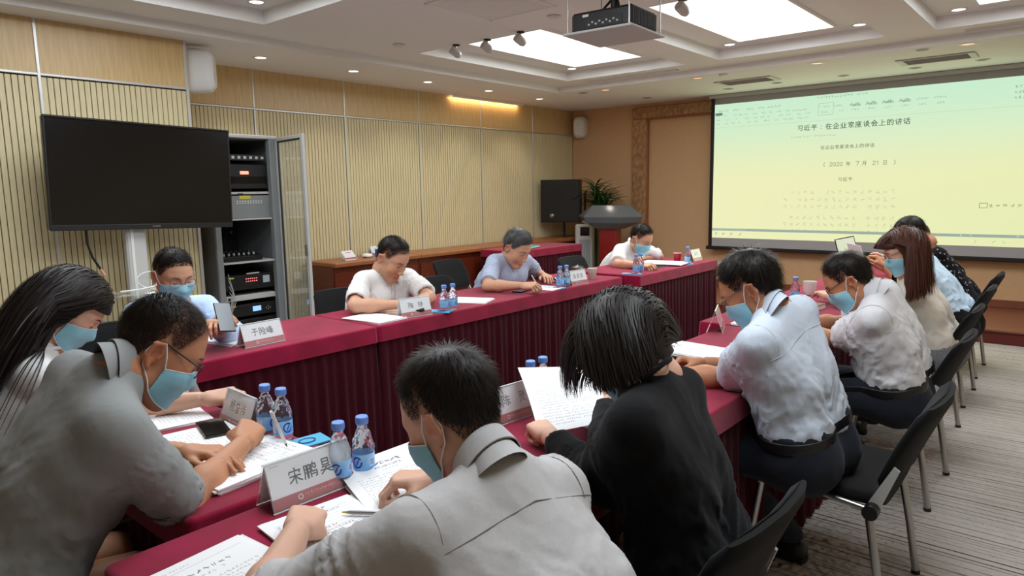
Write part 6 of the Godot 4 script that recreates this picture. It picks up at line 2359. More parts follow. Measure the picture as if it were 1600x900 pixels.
func plant() -> void:
	var t := thing("potted_plant", "bushy green palm-like plant behind the lectern", "plant", Vector3(-5.46, 0, -8.36))
	var g := Geo.new()
	g.lathe([Vector2(0.0, 0.0), Vector2(0.14, 0.0), Vector2(0.17, 0.3), Vector2(0.18, 0.32), Vector2(0.165, 0.32), Vector2(0.15, 0.29), Vector2(0.0, 0.29)], Vector3.ZERO, 24)
	part("pot", g, mat(c8(120, 96, 70), 0.6), t)
	var r := RandomNumberGenerator.new(); r.seed = 77
	var stems := []
	for i in 14:
		var a := r.randf() * TAU
		var q := Vector3(cos(a), 0, sin(a)) * r.randf_range(0.02, 0.11)
		var top := q * 1.5 + Vector3(0, r.randf_range(1.12, 1.5), 0)
		g = Geo.new(); g.tube([q + Vector3(0, 0.28, 0), q * 1.2 + Vector3(0, 0.7, 0), top], [0.014, 0.012, 0.008], 8)
		part("stem", g, mat(c8(92, 96, 60), 0.7), t)
		stems.append(top)
	var lm := mat(c8(38, 76, 34), 0.4)
	lm.backlight_enabled = true; lm.backlight = Color(0.1, 0.2, 0.05)
	var lm2 := mat(c8(52, 98, 44), 0.4)
	for i in 190:
		var top: Vector3 = stems[i % 14] - Vector3(0, r.randf_range(0.0, 0.22), 0)
		var a := r.randf() * TAU
		var out := Vector3(cos(a), 0, sin(a))
		if out.z < -0.4: out = Vector3(out.x, 0, -0.25).normalized() * 0.8
		var L := r.randf_range(0.24, 0.42)
		var up := r.randf_range(0.15, 1.1)
		var rows := [[], [], []]
		var side := Vector3(-out.z, 0, out.x).normalized()
		var p := top
		var v := (out + Vector3.UP * up).normalized()
		for k in 7:
			var w := 0.016 * sin(PI * pow((k + 0.35) / 6.8, 0.7))
			rows[0].append(p - side * w + Vector3(0, w * 0.35, 0)); rows[1].append(p); rows[2].append(p + side * w + Vector3(0, w * 0.35, 0))
			p += v * L / 6
			v = (v + Vector3.DOWN * 0.17).normalized()
		g = Geo.new(); g.sheet(rows, false, false)
		part("leaf", g, lm if i % 3 else lm2, t)

# ---------- where everyone's joints are (metres) ----------
const POSE := {
	"beige": {"P": [-0.497, 0.54, -0.803], "N": [-0.738, 1.002, -0.858], "H": [-0.903, 1.053, -0.878], "SL": [-0.775, 0.92, -0.657], "SR": [-0.743, 0.883, -1.007], "EL": [-0.967, 0.784, -0.497], "ER": [-0.915, 0.774, -1.206], "WL": [-1.134, 0.799, -0.682], "WR": [-1.098, 0.8, -1.037]},
	"black": {"P": [-0.637, 0.55, -1.388], "N": [-0.698, 1.032, -1.371], "H": [-0.853, 1.092, -1.409], "SL": [-0.695, 0.965, -1.192], "SR": [-0.75, 0.958, -1.529], "EL": [-0.85, 0.781, -1.304], "ER": [-0.951, 0.778, -1.517], "WL": [-1.06, 0.797, -1.402], "WR": [-1.087, 0.808, -1.709]},
	"light": {"P": [-0.701, 0.555, -2.389], "N": [-0.749, 1.055, -2.299], "H": [-0.895, 1.118, -2.32], "SL": [-0.796, 0.949, -2.138], "SR": [-0.772, 1.011, -2.488], "EL": [-0.948, 0.778, -2.306], "ER": [-0.886, 0.759, -2.558], "WL": [-1.143, 0.79, -2.149], "WR": [-1.081, 0.79, -2.404]},
	"white": {"P": [-0.614, 0.523, -3.416], "N": [-0.66, 0.995, -3.293], "H": [-0.822, 1.047, -3.263], "SL": [-0.678, 0.887, -3.132], "SR": [-0.706, 0.963, -3.48], "EL": [-0.856, 0.752, -3.307], "ER": [-0.896, 0.774, -3.577], "WL": [-1.05, 0.79, -3.154], "WR": [-1.09, 0.79, -3.421]},
	"cream": {"P": [-0.599, 0.524, -4.399], "N": [-0.707, 0.974, -4.299], "H": [-0.79, 1.103, -4.256], "SL": [-0.731, 0.862, -4.149], "SR": [-0.733, 0.931, -4.48], "EL": [-0.968, 0.759, -4.07], "ER": [-0.923, 0.759, -4.566], "WL": [-1.143, 0.8, -4.226], "WR": [-1.108, 0.8, -4.422]},
	"sky": {"P": [-0.652, 0.525, -5.359], "N": [-0.868, 0.982, -5.38], "H": [-0.968, 1.119, -5.389], "SL": [-0.873, 0.908, -5.199], "SR": [-0.871, 0.894, -5.555], "EL": [-1.002, 0.659, -5.149], "ER": [-0.997, 0.649, -5.63], "WL": [-1.174, 0.84, -5.164], "WR": [-1.158, 0.84, -5.644]},
	"dotted": {"P": [-0.715, 0.541, -6.153], "N": [-0.926, 0.981, -6.156], "H": [-1.077, 1.032, -6.155], "SL": [-0.888, 0.917, -5.988], "SR": [-0.953, 0.886, -6.31], "EL": [-1.013, 0.688, -5.939], "ER": [-1.067, 0.657, -6.38], "WL": [-1.2, 0.8, -5.859], "WR": [-1.25, 0.8, -6.36]},
	"polo": {"P": [-1.758, 0.583, -0.342], "N": [-1.658, 1.094, -0.519], "H": [-1.674, 1.112, -0.692], "SL": [-1.837, 1.031, -0.551], "SR": [-1.485, 0.978, -0.508], "EL": [-1.961, 0.784, -0.621], "ER": [-1.546, 0.747, -0.65], "WL": [-1.742, 0.8, -0.74], "WR": [-1.666, 0.797, -0.859]},
	"woman": {"P": [-2.64, 0.578, -0.381], "N": [-2.576, 1.018, -0.639], "H": [-2.546, 1.105, -0.781], "SL": [-2.747, 0.949, -0.648], "SR": [-2.423, 0.912, -0.62], "EL": [-2.809, 0.779, -0.842], "ER": [-2.321, 0.779, -0.825], "WL": [-2.648, 0.8, -1.009], "WR": [-2.16, 0.8, -0.992]},
	"blue": {"P": [-3.706, 0.547, -1.43], "N": [-3.429, 0.973, -1.482], "H": [-3.325, 1.098, -1.452], "SL": [-3.453, 0.885, -1.658], "SR": [-3.414, 0.902, -1.3], "EL": [-3.197, 0.761, -1.652], "ER": [-3.233, 0.684, -1.333], "WL": [-3.03, 0.856, -1.491], "WR": [-3.078, 0.839, -1.453]},
	"fwhite": {"P": [-3.607, 0.521, -2.759], "N": [-3.408, 0.989, -2.784], "H": [-3.271, 1.071, -2.751], "SL": [-3.381, 0.9, -2.963], "SR": [-3.401, 0.916, -2.604], "EL": [-3.124, 0.799, -2.897], "ER": [-3.226, 0.804, -2.41], "WL": [-3, 0.797, -2.679], "WR": [-3.068, 0.8, -2.605]},
	"grey": {"P": [-3.561, 0.535, -3.875], "N": [-3.343, 1.002, -3.918], "H": [-3.201, 1.053, -3.859], "SL": [-3.324, 0.91, -4.094], "SR": [-3.329, 0.932, -3.738], "EL": [-3.4, 0.777, -4.333], "ER": [-3.2, 0.792, -3.526], "WL": [-3.206, 0.794, -4.176], "WR": [-2.959, 0.805, -3.588]},
	"fmask": {"P": [-3.535, 0.526, -5.559], "N": [-3.281, 0.969, -5.575], "H": [-3.13, 1.012, -5.536], "SL": [-3.262, 0.882, -5.754], "SR": [-3.277, 0.891, -5.398], "EL": [-3.216, 0.79, -6.019], "ER": [-3.154, 0.795, -5.16], "WL": [-3.235, 0.795, -5.769], "WR": [-2.908, 0.805, -5.12]},
}

func people() -> void:
	make_head("male"); make_head("female")
	for k in ["rest", "pen", "hold", "fist"]: make_hand(k)
	var s1 := skin_mat(c8(204, 156, 128))
	var s2 := skin_mat(c8(188, 132, 98))
	var s3 := skin_mat(c8(212, 166, 142))
	var hb := hair_mat(c8(38, 33, 31))
	var hb2 := hair_mat(c8(44, 39, 37))
	var brown := hair_mat(c8(84, 48, 38))
	var grey := hair_mat(c8(92, 92, 94))
	var navy := cloth(c8(34, 37, 46), c8(42, 45, 54), 0.3, 0.1, 0.9, 10)
	var slate := cloth(c8(62, 64, 72), c8(72, 74, 82), 0.3, 0.1, 0.9, 10)
	var blackc := cloth(c8(17, 17, 19), c8(25, 25, 27), 0.4, 0.12, 0.95, 12)
	var white := fabric(c8(232, 232, 232), 0.26)
	var white2 := fabric(c8(226, 226, 230), 0.26)
	var pale := fabric(c8(206, 216, 230), 0.26)
	var sky := fabric(c8(190, 212, 230), 0.26)
	var blue := fabric(c8(186, 206, 234), 0.26)
	var greyblue := fabric(c8(178, 190, 214), 0.26)
	var beige := fabric(c8(192, 190, 190), 0.26)
	var polo := cloth(c8(136, 138, 138), c8(160, 162, 162), 0.5, 0.0, 0.92, 16)
	var cream := cloth(c8(214, 206, 194), c8(224, 217, 206), 0.3, 0.05, 0.92, 9)
	var dots := cloth(c8(18, 18, 22), c8(30, 30, 34), 0.3, 0.1, 0.9, 8)
	var dim := Image.create(128, 128, false, Image.FORMAT_RGB8)
	dim.fill(Color(0.07, 0.07, 0.085))
	for a in [[20, 24], [84, 40], [50, 90], [112, 100]]: line_px(dim, Vector2(a[0], a[1]), Vector2(a[0] + 1, a[1]), 13, Color(0.85, 0.86, 0.88))
	dots.albedo_texture = ImageTexture.create_from_image(dim)
	dots.uv1_scale = Vector3(11, 11, 11)
	var pattern := cloth(c8(40, 40, 44), c8(190, 190, 192), 0.09, 0.0, 0.9, 9)
	var seam_b := mat(c8(150, 148, 148), 0.9)
	var seam_w := mat(c8(184, 188, 194), 0.9)
	var seam_p := mat(c8(84, 86, 88), 0.9)
	var gm := mat(c8(24, 22, 22), 0.3)
	var gs := mat(c8(120, 112, 104), 0.25, 0.8)
	var up := Vector3.UP
	var crew := []
	# near row, facing the far tables
	crew.append({label = "man in a beige shirt and face mask seen from behind, nearest to the camera", j = POSE.beige, yaw = -84, hyaw = -100, hpitch = 30, top = beige, seams = true, seam_mat = seam_b, legs = slate, skin = s3, hair_mat = hb2, cell = 0.0085, bulk = 1.02, sleeve = 0.98, loose = 1.08, hem = -0.06, mask = true, folds = 0.009, arm = 1.0,
		hands = [["fist", Vector3(0.55, 0.8, 0.25), Vector3(-0.2, -0.1, -0.2)], ["hold", Vector3(0.2, 0.9, -0.3), Vector3(-0.3, 0.0, 0.5)]], hair = {type = "short", top = 0.030, side = 0.004, count = 7000, lift = 0.4, mess = 0.3, width = 0.0013, seed = 3}, seed = 1, scalp = Color(0.20, 0.165, 0.15), shave = 0.75, hsize = 1.0})
	crew.append({label = "person in a black sweater with a dark bob, holding up a printed sheet", kind = "female", j = POSE.black, yaw = -86, hyaw = -104, hpitch = 34, hroll = -6, top = blackc, top_name = "sweater", legs = slate, skin = s3, hair_mat = hb2, cell = 0.0095, size = 0.95, bulk = 0.98, sleeve = 1.86, loose = 1.1, hem = -0.08, round_neck = true, mask = true, glasses = gs, folds = 0.006,
		hands = [["fist", Vector3(0.3, 0.9, 0.2), Vector3(0, 0, -0.1)], ["hold", Vector3(0.2, 0.9, 0.1), Vector3(0, 0, 0.3)]], hair = {type = "long", end_y = -0.045, front_lift = 0.03, follow = 0.6, count = 4200, low = -0.06, fringe = 0.055, face = 0.055, thick = 0.018, step = 0.016, back = 0.1, mess = 0.07, stiff = 0.78, width = 0.0032, part = 0.02, seed = 5, bang = 0.12}, seed = 2, neck_cut = 0.035, hsize = 1.02})
	crew.append({label = "man in a light blue short-sleeved shirt and dark belt, bent over his papers", j = POSE.light, yaw = -85, hyaw = -100, hpitch = 34, top = pale, seams = true, seam_mat = seam_w, legs = navy, skin = s2, hair_mat = hb, cell = 0.0095, bulk = 1.1, sleeve = 0.86, loose = 1.16, hem = 0.06, waist = 0.125, belt = true, mask = true, glasses = gs, folds = 0.010, leg_cell = 0.012,
		knees = [[-1.02, 0.50, -2.30], [-1.02, 0.50, -2.62]], feet = [[-0.83, 0.09, -2.64], [-1.0, 0.09, -2.72]],
		hands = [["rest", up], ["pen", Vector3(0, 0.8, -0.5)]], hair = {type = "short", top = 0.040, side = 0.009, count = 3600, lift = 0.5, mess = 0.3, width = 0.0018, seed = 9}, seed = 3, hsize = 1.03})
	crew.append({label = "man in a white shirt with black glasses and mask, beside the woman in cream", j = POSE.white, yaw = -85, hyaw = -102, hpitch = 36, top = white2, seams = true, seam_mat = seam_w, legs = navy, skin = s2, hair_mat = hb, cell = 0.0105, bulk = 1.14, sleeve = 0.84, loose = 1.16, hem = 0.06, waist = 0.125, belt = true, mask = true, glasses = gm, folds = 0.012, belly = 0.9,
		knees = [[-0.98, 0.50, -3.22], [-0.98, 0.50, -3.55]], feet = [[-0.86, 0.09, -3.75], [-0.95, 0.09, -3.9]],
		hands = [["rest", up], ["pen", Vector3(0, 0.8, -0.5)]], hair = {type = "short", top = 0.034, side = 0.009, count = 2600, lift = 0.45, mess = 0.25, width = 0.002, seed = 13}, seed = 4})
	crew.append({label = "woman in a cream top with shoulder-length brown hair, glasses and mask", kind = "female", j = POSE.cream, yaw = -88, hyaw = -112, hpitch = 22, top = cream, top_name = "top", legs = pattern, skirt = true, skin = s3, hair_mat = brown, size = 0.95, bulk = 0.92, sleeve = 0.95, loose = 1.05, hem = -0.02, round_neck = true, mask = true, glasses = gs, folds = 0.005,
		hands = [["rest", up], ["rest", up]], hair = {type = "long", behind = 0.022, end_y = -0.20, count = 2600, low = -0.05, fringe = 0.06, face = 0.03, thick = 0.02, step = 0.018, back = 0.25, mess = 0.06, stiff = 0.72, width = 0.0045, part = 0.02, seed = 15, curl = 0.10, bang = 0.11}, seed = 5})
	crew.append({label = "person in a pale blue shirt bent low over the table beyond the woman in cream", j = POSE.sky, yaw = -86, hyaw = -95, hpitch = 45, top = sky, legs = blackc, skin = s2, hair_mat = hb, bulk = 1.08, sleeve = 0.8, loose = 1.12, hem = 0.0, mask = true, folds = 0.010,
		hands = [["hold", up], ["hold", up]], hair = {type = "short", top = 0.03, side = 0.008, count = 900, width = 0.003, seed = 17}, seed = 6})
	crew.append({label = "person in a black top with white dots, farthest along the near row by the screen", kind = "female", j = POSE.dotted, yaw = -86, hyaw = -95, hpitch = 40, top = dots, top_name = "blouse", legs = blackc, skin = s3, hair_mat = hb, bulk = 1.0, sleeve = 0.95, loose = 1.15, hem = -0.03, round_neck = true, folds = 0.010,
		hands = [["rest", up], ["rest", up]], hair = {type = "long", end_y = -0.12, count = 1200, low = -0.05, fringe = 0.06, face = 0.03, thick = 0.02, step = 0.02, back = 0.3, width = 0.006, seed = 19}, seed = 7})
	# the end table, facing the screen
	crew.append({label = "man in a grey polo shirt with glasses and mask, writing at the end table", j = POSE.polo, yaw = 4, hyaw = 17, hpitch = 38, hroll = 0, top = polo, top_name = "polo_shirt", sleeve_band = true, seam_mat = seam_p, legs = navy, skin = s2, hair_mat = hb2, cell = 0.0085, bulk = 1.08, sleeve = 0.92, loose = 1.2, hem = -0.09, mask = true, glasses = gm, folds = 0.006, arm = 1.02, collar_h = 1.1,
		hands = [["rest", Vector3(-0.1, 1, 0)], ["pen", Vector3(0.55, 0.8, 0.1), Vector3(-0.25, 0.05, 0)]], hair = {type = "short", top = 0.012, side = 0.003, count = 8000, lift = 0.5, mess = 0.3, width = 0.0011, recede = 0.012, seed = 23}, seed = 8, scalp = Color(0.17, 0.14, 0.125), shave = 0.92, hsize = 1.02})
	crew.append({label = "woman with long black hair and white blouse beside the grey polo man", kind = "female", j = POSE.woman, yaw = 6, hyaw = 24, hpitch = 43, top = white, top_name = "blouse", legs = blackc, skirt = true, skin = s3, hair_mat = hb, size = 0.94, bulk = 0.92, sleeve = 0.72, loose = 1.22, hem = -0.04, round_neck = true, mask = true, folds = 0.006,
		hands = [["rest", up], ["pen", Vector3(0.5, 0.8, 0)]], hair = {type = "long", behind = -0.012, drift = 0.5, len = 0.62, count = 3200, low = -0.055, fringe = 0.062, face = 0.03, thick = 0.02, step = 0.022, back = 0.55, mess = 0.04, stiff = 0.74, width = 0.0042, part = 0.01, seed = 25}, seed = 9})
	# the far row, facing the near row
	crew.append({label = "man in a pale blue long-sleeved shirt and mask, looking at his phone", j = POSE.blue, yaw = 68, hyaw = 90, hpitch = 20, top = blue, placket = true, seam_mat = seam_w, legs = navy, skin = s1, hair_mat = hb, bulk = 1.08, sleeve = 1.8, loose = 1.25, hem = -0.02, mask = true, glasses = gs, folds = 0.009,
		hands = [["hold", Vector3(-0.6, 0.5, -0.5)], ["hold", Vector3(-0.5, 0.5, 0.6)]], hair = {type = "short", top = 0.034, side = 0.010, count = 3000, lift = 0.35, mess = 0.2, width = 0.002, sweep = 0.6, seed = 27}, seed = 10, hsize = 1.0})
	crew.append({label = "unmasked man in a white short-sleeved shirt with a red badge and a black watch", j = POSE.fwhite, yaw = 66, hyaw = 80, hpitch = 34, top = white, placket = true, seam_mat = seam_w, legs = navy, skin = s1, hair_mat = hb2, cell = 0.0105, bulk = 1.12, sleeve = 0.82, loose = 1.2, hem = -0.02, folds = 0.010, badge = true,
		hands = [["hold", Vector3(0.2, 0.9, -0.3)], ["hold", Vector3(0.3, 0.9, 0.3)]], hair = {type = "short", top = 0.024, side = 0.006, count = 3000, lift = 0.45, mess = 0.25, width = 0.002, seed = 29}, seed = 11, hsize = 1.06})
	crew.append({label = "unmasked grey-haired man in a blue-grey short-sleeved shirt, writing", j = POSE.grey, yaw = 66, hyaw = 88, hpitch = 32, top = greyblue, placket = true, seam_mat = seam_w, legs = navy, skin = s1, hair_mat = grey, bulk = 1.08, sleeve = 0.85, loose = 1.2, hem = -0.02, folds = 0.010, badge = true,
		hands = [["rest", up], ["pen", Vector3(-0.1, 0.9, 0.5)]], hair = {type = "short", top = 0.042, side = 0.014, count = 2600, lift = 0.35, mess = 0.25, width = 0.0024, sweep = -0.5, grey = 0.25, seed = 31}, seed = 12, hsize = 1.06})
	crew.append({label = "masked man in a white shirt writing at the screen end of the far row", j = POSE.fmask, yaw = 72, hyaw = 96, hpitch = 28, top = white, placket = true, seam_mat = seam_w, legs = navy, skin = s1, hair_mat = hb, bulk = 1.08, sleeve = 0.85, loose = 1.2, hem = -0.02, folds = 0.010, mask = true,
		hands = [["rest", up], ["pen", Vector3(0, 0.9, 0.4)]], hair = {type = "short", top = 0.030, side = 0.006, count = 1800, lift = 0.45, width = 0.0026, seed = 33}, seed = 13, hsize = 1.06})
	var drafts := []
	drafts.resize(crew.size())
	var job := func(i: int) -> void: drafts[i] = person(crew[i])
	var id := WorkerThreadPool.add_group_task(job, crew.size(), -1, true)
	WorkerThreadPool.wait_for_group_task_completion(id)
	for i in crew.size():
		var p: Array = crew[i].j.P
		realize(drafts[i], thing("person", crew[i].label, "person", Vector3(p[0], 0, p[2])))

func table_things() -> void:
	label_texture()
	page_textures()
	var b := bottle_parts()
	var first := true
	for a in [
		[-1.797, -1.012, "left one of the pair of water bottles beside the grey polo man's papers"],
		[-1.724, -1.019, "right one of the pair of water bottles beside the grey polo man's papers"],
		[-1.352, -0.944, "left one of the two nearest water bottles, by the blue leaflet"],
		[-1.341, -1.006, "right one of the two nearest water bottles, by the blue leaflet"],
		[-1.352, -1.685, "left one of the two water bottles before the black sweater"],
		[-1.352, -1.750, "right one of the two water bottles before the black sweater"],
		[-2.885, -2.795, "left one of the two water bottles by the unmasked man in white"],
		[-2.885, -2.868, "right one of the two water bottles by the unmasked man in white"],
		[-2.90, -3.965, "left one of the two water bottles by the grey-haired man"],
		[-2.90, -4.045, "right one of the two water bottles by the grey-haired man"],
		[-2.80, -4.865, "left one of the two bottles before the masked man at the far end"],
		[-2.80, -4.935, "right one of the two bottles before the masked man at the far end"],
		[-2.78, -5.74, "water bottle alone beside the pale name plate at the far table's end"],
		[-2.75, -0.95, "water bottle between the long-haired woman and the man in pale blue"],
		[-1.345, -4.22, "water bottle beyond the light blue shirt, by the white mug"],
		[-1.36, -5.02, "water bottle behind the white mug, near the screen"]]:
		var y: float = 0.765 if a[0] < -2.7 and a[1] < -4.8 and a[0] > -2.82 else 0.75
		if first: b.position = Vector3(a[0], y, a[1]); b.set_meta("label", a[2]); b.set_meta("group", "small water bottles"); first = false
		else: dup(b, Vector3(a[0], y, a[1]), a[0] * 13.0 + a[1] * 7.0, a[2], "small water bottles")
	b.rotation.y = 2.2
	# name plates
	name_plate("宋鹏昊", Vector3(-1.365, 0.75, -0.862), PI / 2 - 0.02, "nearest name plate, before the man in beige, lettered 宋鹏昊", 0.222)
	name_plate("杨奋伟", Vector3(-1.935, 0.75, -1.015), -0.06, "name plate lettered 杨奋伟 before the man in the grey polo", 0.19)
	name_plate("???", Vector3(-2.36, 0.75, -1.0), 0.2, "name plate behind the grey polo man's mask, before the long-haired woman", 0.2)
	name_plate("陈灵", Vector3(-1.345, 0.75, -1.575), PI / 2 - 0.1, "name plate lettered 陈灵 beside the sheet held by the black sweater", 0.215)
	name_plate("于险峰", Vector3(-2.975, 0.75, -1.675), PI / 2 + 0.05, "name plate lettered 于险峰 before the man in the pale blue shirt", 0.215)
	name_plate("陶铮", Vector3(-2.93, 0.75, -2.60), PI / 2 - 0.2, "name plate with two characters before the unmasked man in white", 0.2)
	name_plate("???", Vector3(-2.915, 0.75, -4.19), PI / 2 - 0.05, "blurred name plate before the grey-haired man, by the dark cup", 0.2)
	name_plate("??", Vector3(-2.86, 0.765, -6.05), PI / 2 + 0.03, "pale name plate at the screen end of the far row", 0.2)
	name_plate("??", Vector3(-1.36, 0.75, -2.50), PI / 2, "name plate peeking out behind the dark bob", 0.2)
	name_plate("?? ", Vector3(-1.40, 0.75, -3.22), PI / 2 + 0.35, "name plate standing askew before the light blue shirt", 0.2)
	# papers
	papers("left page stack of the open documents nearest to the camera", Vector3(-1.13, 0.75, -0.555), -96, 2, 0.012, 4, 0.215, 0.30, "", "document")
	papers("middle printed page under the left hand of the man in beige", Vector3(-1.14, 0.75, -0.785), -84, 3, 0.008, 3, 0.215, 0.30)
	papers("titled document lifted by the right hand of the man in beige", Vector3(-1.21, 0.75, -1.01), -72, 0, 0.006, 2, 0.215, 0.30, "", "document", 0.05)
	papers("left page stack under the resting hand of the man in the grey polo", Vector3(-1.90, 0.75, -0.855), 8, 1, 0.014, 4, 0.22, 0.30)
	papers("right page stack on which the man in the grey polo writes", Vector3(-1.645, 0.75, -0.86), -6, 3, 0.016, 4, 0.22, 0.30)
	papers("sheets before the long-haired woman", Vector3(-2.2, 0.75, -0.86), 10, 1, 0.006, 3)
	papers("sheets under the elbow of the light blue shirt", Vector3(-1.225, 0.763, -2.655), -85, 0, 0.012, 4)
	papers("sheets before the man in the white shirt with black glasses", Vector3(-1.24, 0.75, -3.47), -90, 1, 0.008, 3)
	papers("loose sheet under the forearm of the black sweater", Vector3(-1.12, 0.75, -1.74), -80, 1, 0.003, 2)
	papers("sheets at the table's edge before the unmasked man in white", Vector3(-3.04, 0.75, -2.40), 84, 1, 0.008, 3)
	papers("sheets between the unmasked man in white and the grey-haired man", Vector3(-3.05, 0.75, -3.16), 65, 1, 0.006, 3)
	papers("sheets behind the plate lettered 于险峰", Vector3(-3.2, 0.75, -1.63), 78, 1, 0.010, 3)
	papers("sheet on which the grey-haired man writes", Vector3(-2.99, 0.75, -3.88), 84, 1, 0.005, 2, 0.19, 0.26)
	papers("sheets before the masked man at the far end of the row", Vector3(-2.96, 0.775, -5.62), 84, 1, 0.006, 3, 0.30, 0.42)
	var g: Geo
	for a in [[Vector3(-3.12, 0.75, -2.62), 70.0, M.cream_paper, "cream notebook under the hands of the unmasked man in white", Vector3(0.17, 0.012, 0.24)], [Vector3(-2.99, 0.765, -5.30), 84.0, M.black, "black folder under the papers of the masked man at the far end", Vector3(0.24, 0.01, 0.32)], [Vector3(-1.215, 0.75, -2.65), -85.0, M.black, "black folder under the sheets by the light blue shirt", Vector3(0.23, 0.012, 0.32)], [Vector3(-1.29, 0.75, -4.05), -80.0, mat(c8(120, 104, 74), 0.5), "brown closed notebook beyond the light blue shirt", Vector3(0.2, 0.03, 0.27)], [Vector3(-2.33, 0.75, -0.80), 20.0, M.cream_paper, "cream notebook under the long-haired woman's arm", Vector3(0.16, 0.018, 0.22)]]:
		var t := thing("notebook", a[3], "notebook", a[0], deg_to_rad(-a[1]))
		var s: Vector3 = a[4]
		g = Geo.new(); g.box(Vector3(0, s.y / 2, 0), Vector3(s.x - 0.006, s.y - 0.004, s.z - 0.006)); part("pages", g, M.paper, t)
		for y in [0.0012, s.y - 0.0012]:
			g = Geo.new(); g.box(Vector3(0, y, 0), Vector3(s.x, 0.0024, s.z), 0.0006); part("cover", g, a[2], t)
		g = Geo.new(); g.box(Vector3(-s.x / 2, s.y / 2, 0), Vector3(0.003, s.y, s.z), 0.0006); part("spine", g, a[2], t)
	# blue leaflets
	for a in [[Vector3(-1.665, 0.75, -1.035), 1.45, "blue folded leaflet by the grey polo man's bottles"], [Vector3(-1.352, 0.75, -1.085), 0.25, "blue folded leaflet by the two nearest bottles"], [Vector3(-2.91, 0.75, -2.77), 0.4, "blue leaflet under the bottles of the unmasked man in white"], [Vector3(-2.93, 0.75, -3.93), 0.5, "blue leaflet under the bottles of the grey-haired man"], [Vector3(-2.82, 0.765, -4.83), 0.3, "blue leaflet under the bottles before the masked man"], [Vector3(-2.80, 0.765, -5.71), 0.3, "blue leaflet beside the lone bottle at the far end"]]:
		var t := thing("leaflet", a[2], "leaflet", a[0], a[1], "blue leaflets by the bottles")
		g = Geo.new(); g.box(Vector3(0, 0.001, 0), Vector3(0.16, 0.002, 0.075)); part("back_fold", g, M.card_blue, t)
		g = Geo.new(); g.box(Vector3(0, 0.0045, 0.001), Vector3(0.158, 0.0018, 0.073), 0.0, Basis(Vector3.RIGHT, 0.03)); part("front_fold", g, M.card_blue, t)
		g = Geo.new()
		var ring := []
		for i in 21: ring.append(Vector3(0.02 + cos(TAU * i / 20) * 0.024, 0.0066, sin(TAU * i / 20) * 0.018))
		g.tube(ring, 0.0016, 5, false); part("emblem", g, mat(c8(24, 60, 130), 0.5), t)
		g = Geo.new()
		for i in 4: g.box(Vector3(-0.045, 0.0062, -0.02 + i * 0.013), Vector3(0.04, 0.0008, 0.004))
		part("print", g, M.white_plastic, t)
	# phones
	var black_screen := mat(c8(8, 8, 9), 0.1)
	phone("phone with a black screen lying on the grey polo man's papers", Transform3D(Basis(Vector3.UP, 1.3), Vector3(-1.945, 0.770, -0.925)), black_screen)
	phone("black phone lying before the grey-haired man", Transform3D(Basis(Vector3.UP, 0.15), Vector3(-3.02, 0.755, -3.68)), black_screen)
	phone("dark phone with a flip cover held by the man in the pale blue shirt", Transform3D(Basis(Vector3(0.1, 0.2, -1).normalized(), 0.9) * Basis(Vector3.UP, 1.2), Vector3(-2.965, 0.905, -1.50)), mat(c8(60, 66, 74), 0.15))
	phone("phone in the hands of the unmasked man in the white shirt", Transform3D(Basis(Vector3.UP, 0.9) * Basis(Vector3.RIGHT, 0.25), Vector3(-2.955, 0.80, -2.645)), black_screen)
	# pens
	var steel_pen := mat(c8(150, 150, 152), 0.3, 0.6)
	pen("grey and yellow pen lying on the open pages nearest to the camera", Vector3(-1.20, 0.766, -0.835), Vector3(-1.10, 0.766, -0.905), steel_pen, mat(c8(190, 170, 60), 0.4))
	pen("white pen in the writing hand of the man in the grey polo", Vector3(-1.618, 0.775, -0.965), Vector3(-1.575, 0.90, -0.90), M.white_plastic, M.black)
	pen("black pen between the fingers of the black sweater's right hand", Vector3(-1.235, 0.842, -1.78), Vector3(-1.13, 0.868, -1.83), M.gloss_black, M.steel)
	pen("pen in the writing hand of the grey-haired man", Vector3(-2.87, 0.758, -3.70), Vector3(-2.90, 0.875, -3.64), M.white_plastic, M.black)
	# cups
	for a in [[Vector3(-2.93, 0.765, -5.84), mat(c8(168, 18, 44), 0.5), "red paper cup with a white rim at the end of the far row"], [Vector3(-2.98, 0.75, -4.50), mat(c8(214, 206, 192), 0.5), "small white paper cup beside the dark cup of the grey-haired man"]]:
		var t := thing("paper_cup", a[2], "cup", a[0])
		g = Geo.new(); g.lathe([Vector2(0.0, 0.003), Vector2(0.026, 0.0), Vector2(0.037, 0.083), Vector2(0.034, 0.083), Vector2(0.025, 0.006), Vector2(0.0, 0.006)], Vector3.ZERO, 24); part("cup", g, a[1], t)
		g = Geo.new(); pts_ring(g, 0.0365, 0.084, 0.002); part("rim", g, M.white_plastic, t)
	var t := thing("dark_cup", "dark brown lidded cup behind the grey-haired man's name plate", "cup", Vector3(-3.02, 0.75, -4.36))
	g = Geo.new(); g.lathe([Vector2(0, 0), Vector2(0.05, 0.0), Vector2(0.054, 0.04), Vector2(0.052, 0.09), Vector2(0.04, 0.105), Vector2(0, 0.105)], Vector3.ZERO, 24); part("body", g, mat(c8(58, 34, 30), 0.3), t)
	g = Geo.new(); g.lathe([Vector2(0.053, 0.098), Vector2(0.04, 0.112), Vector2(0.01, 0.118), Vector2(0, 0.13)], Vector3.ZERO, 24); part("lid", g, mat(c8(66, 40, 34), 0.3), t)
	t = thing("mug", "white ceramic mug with a handle on the near table", "mug", Vector3(-1.37, 0.75, -4.58), 2.4)
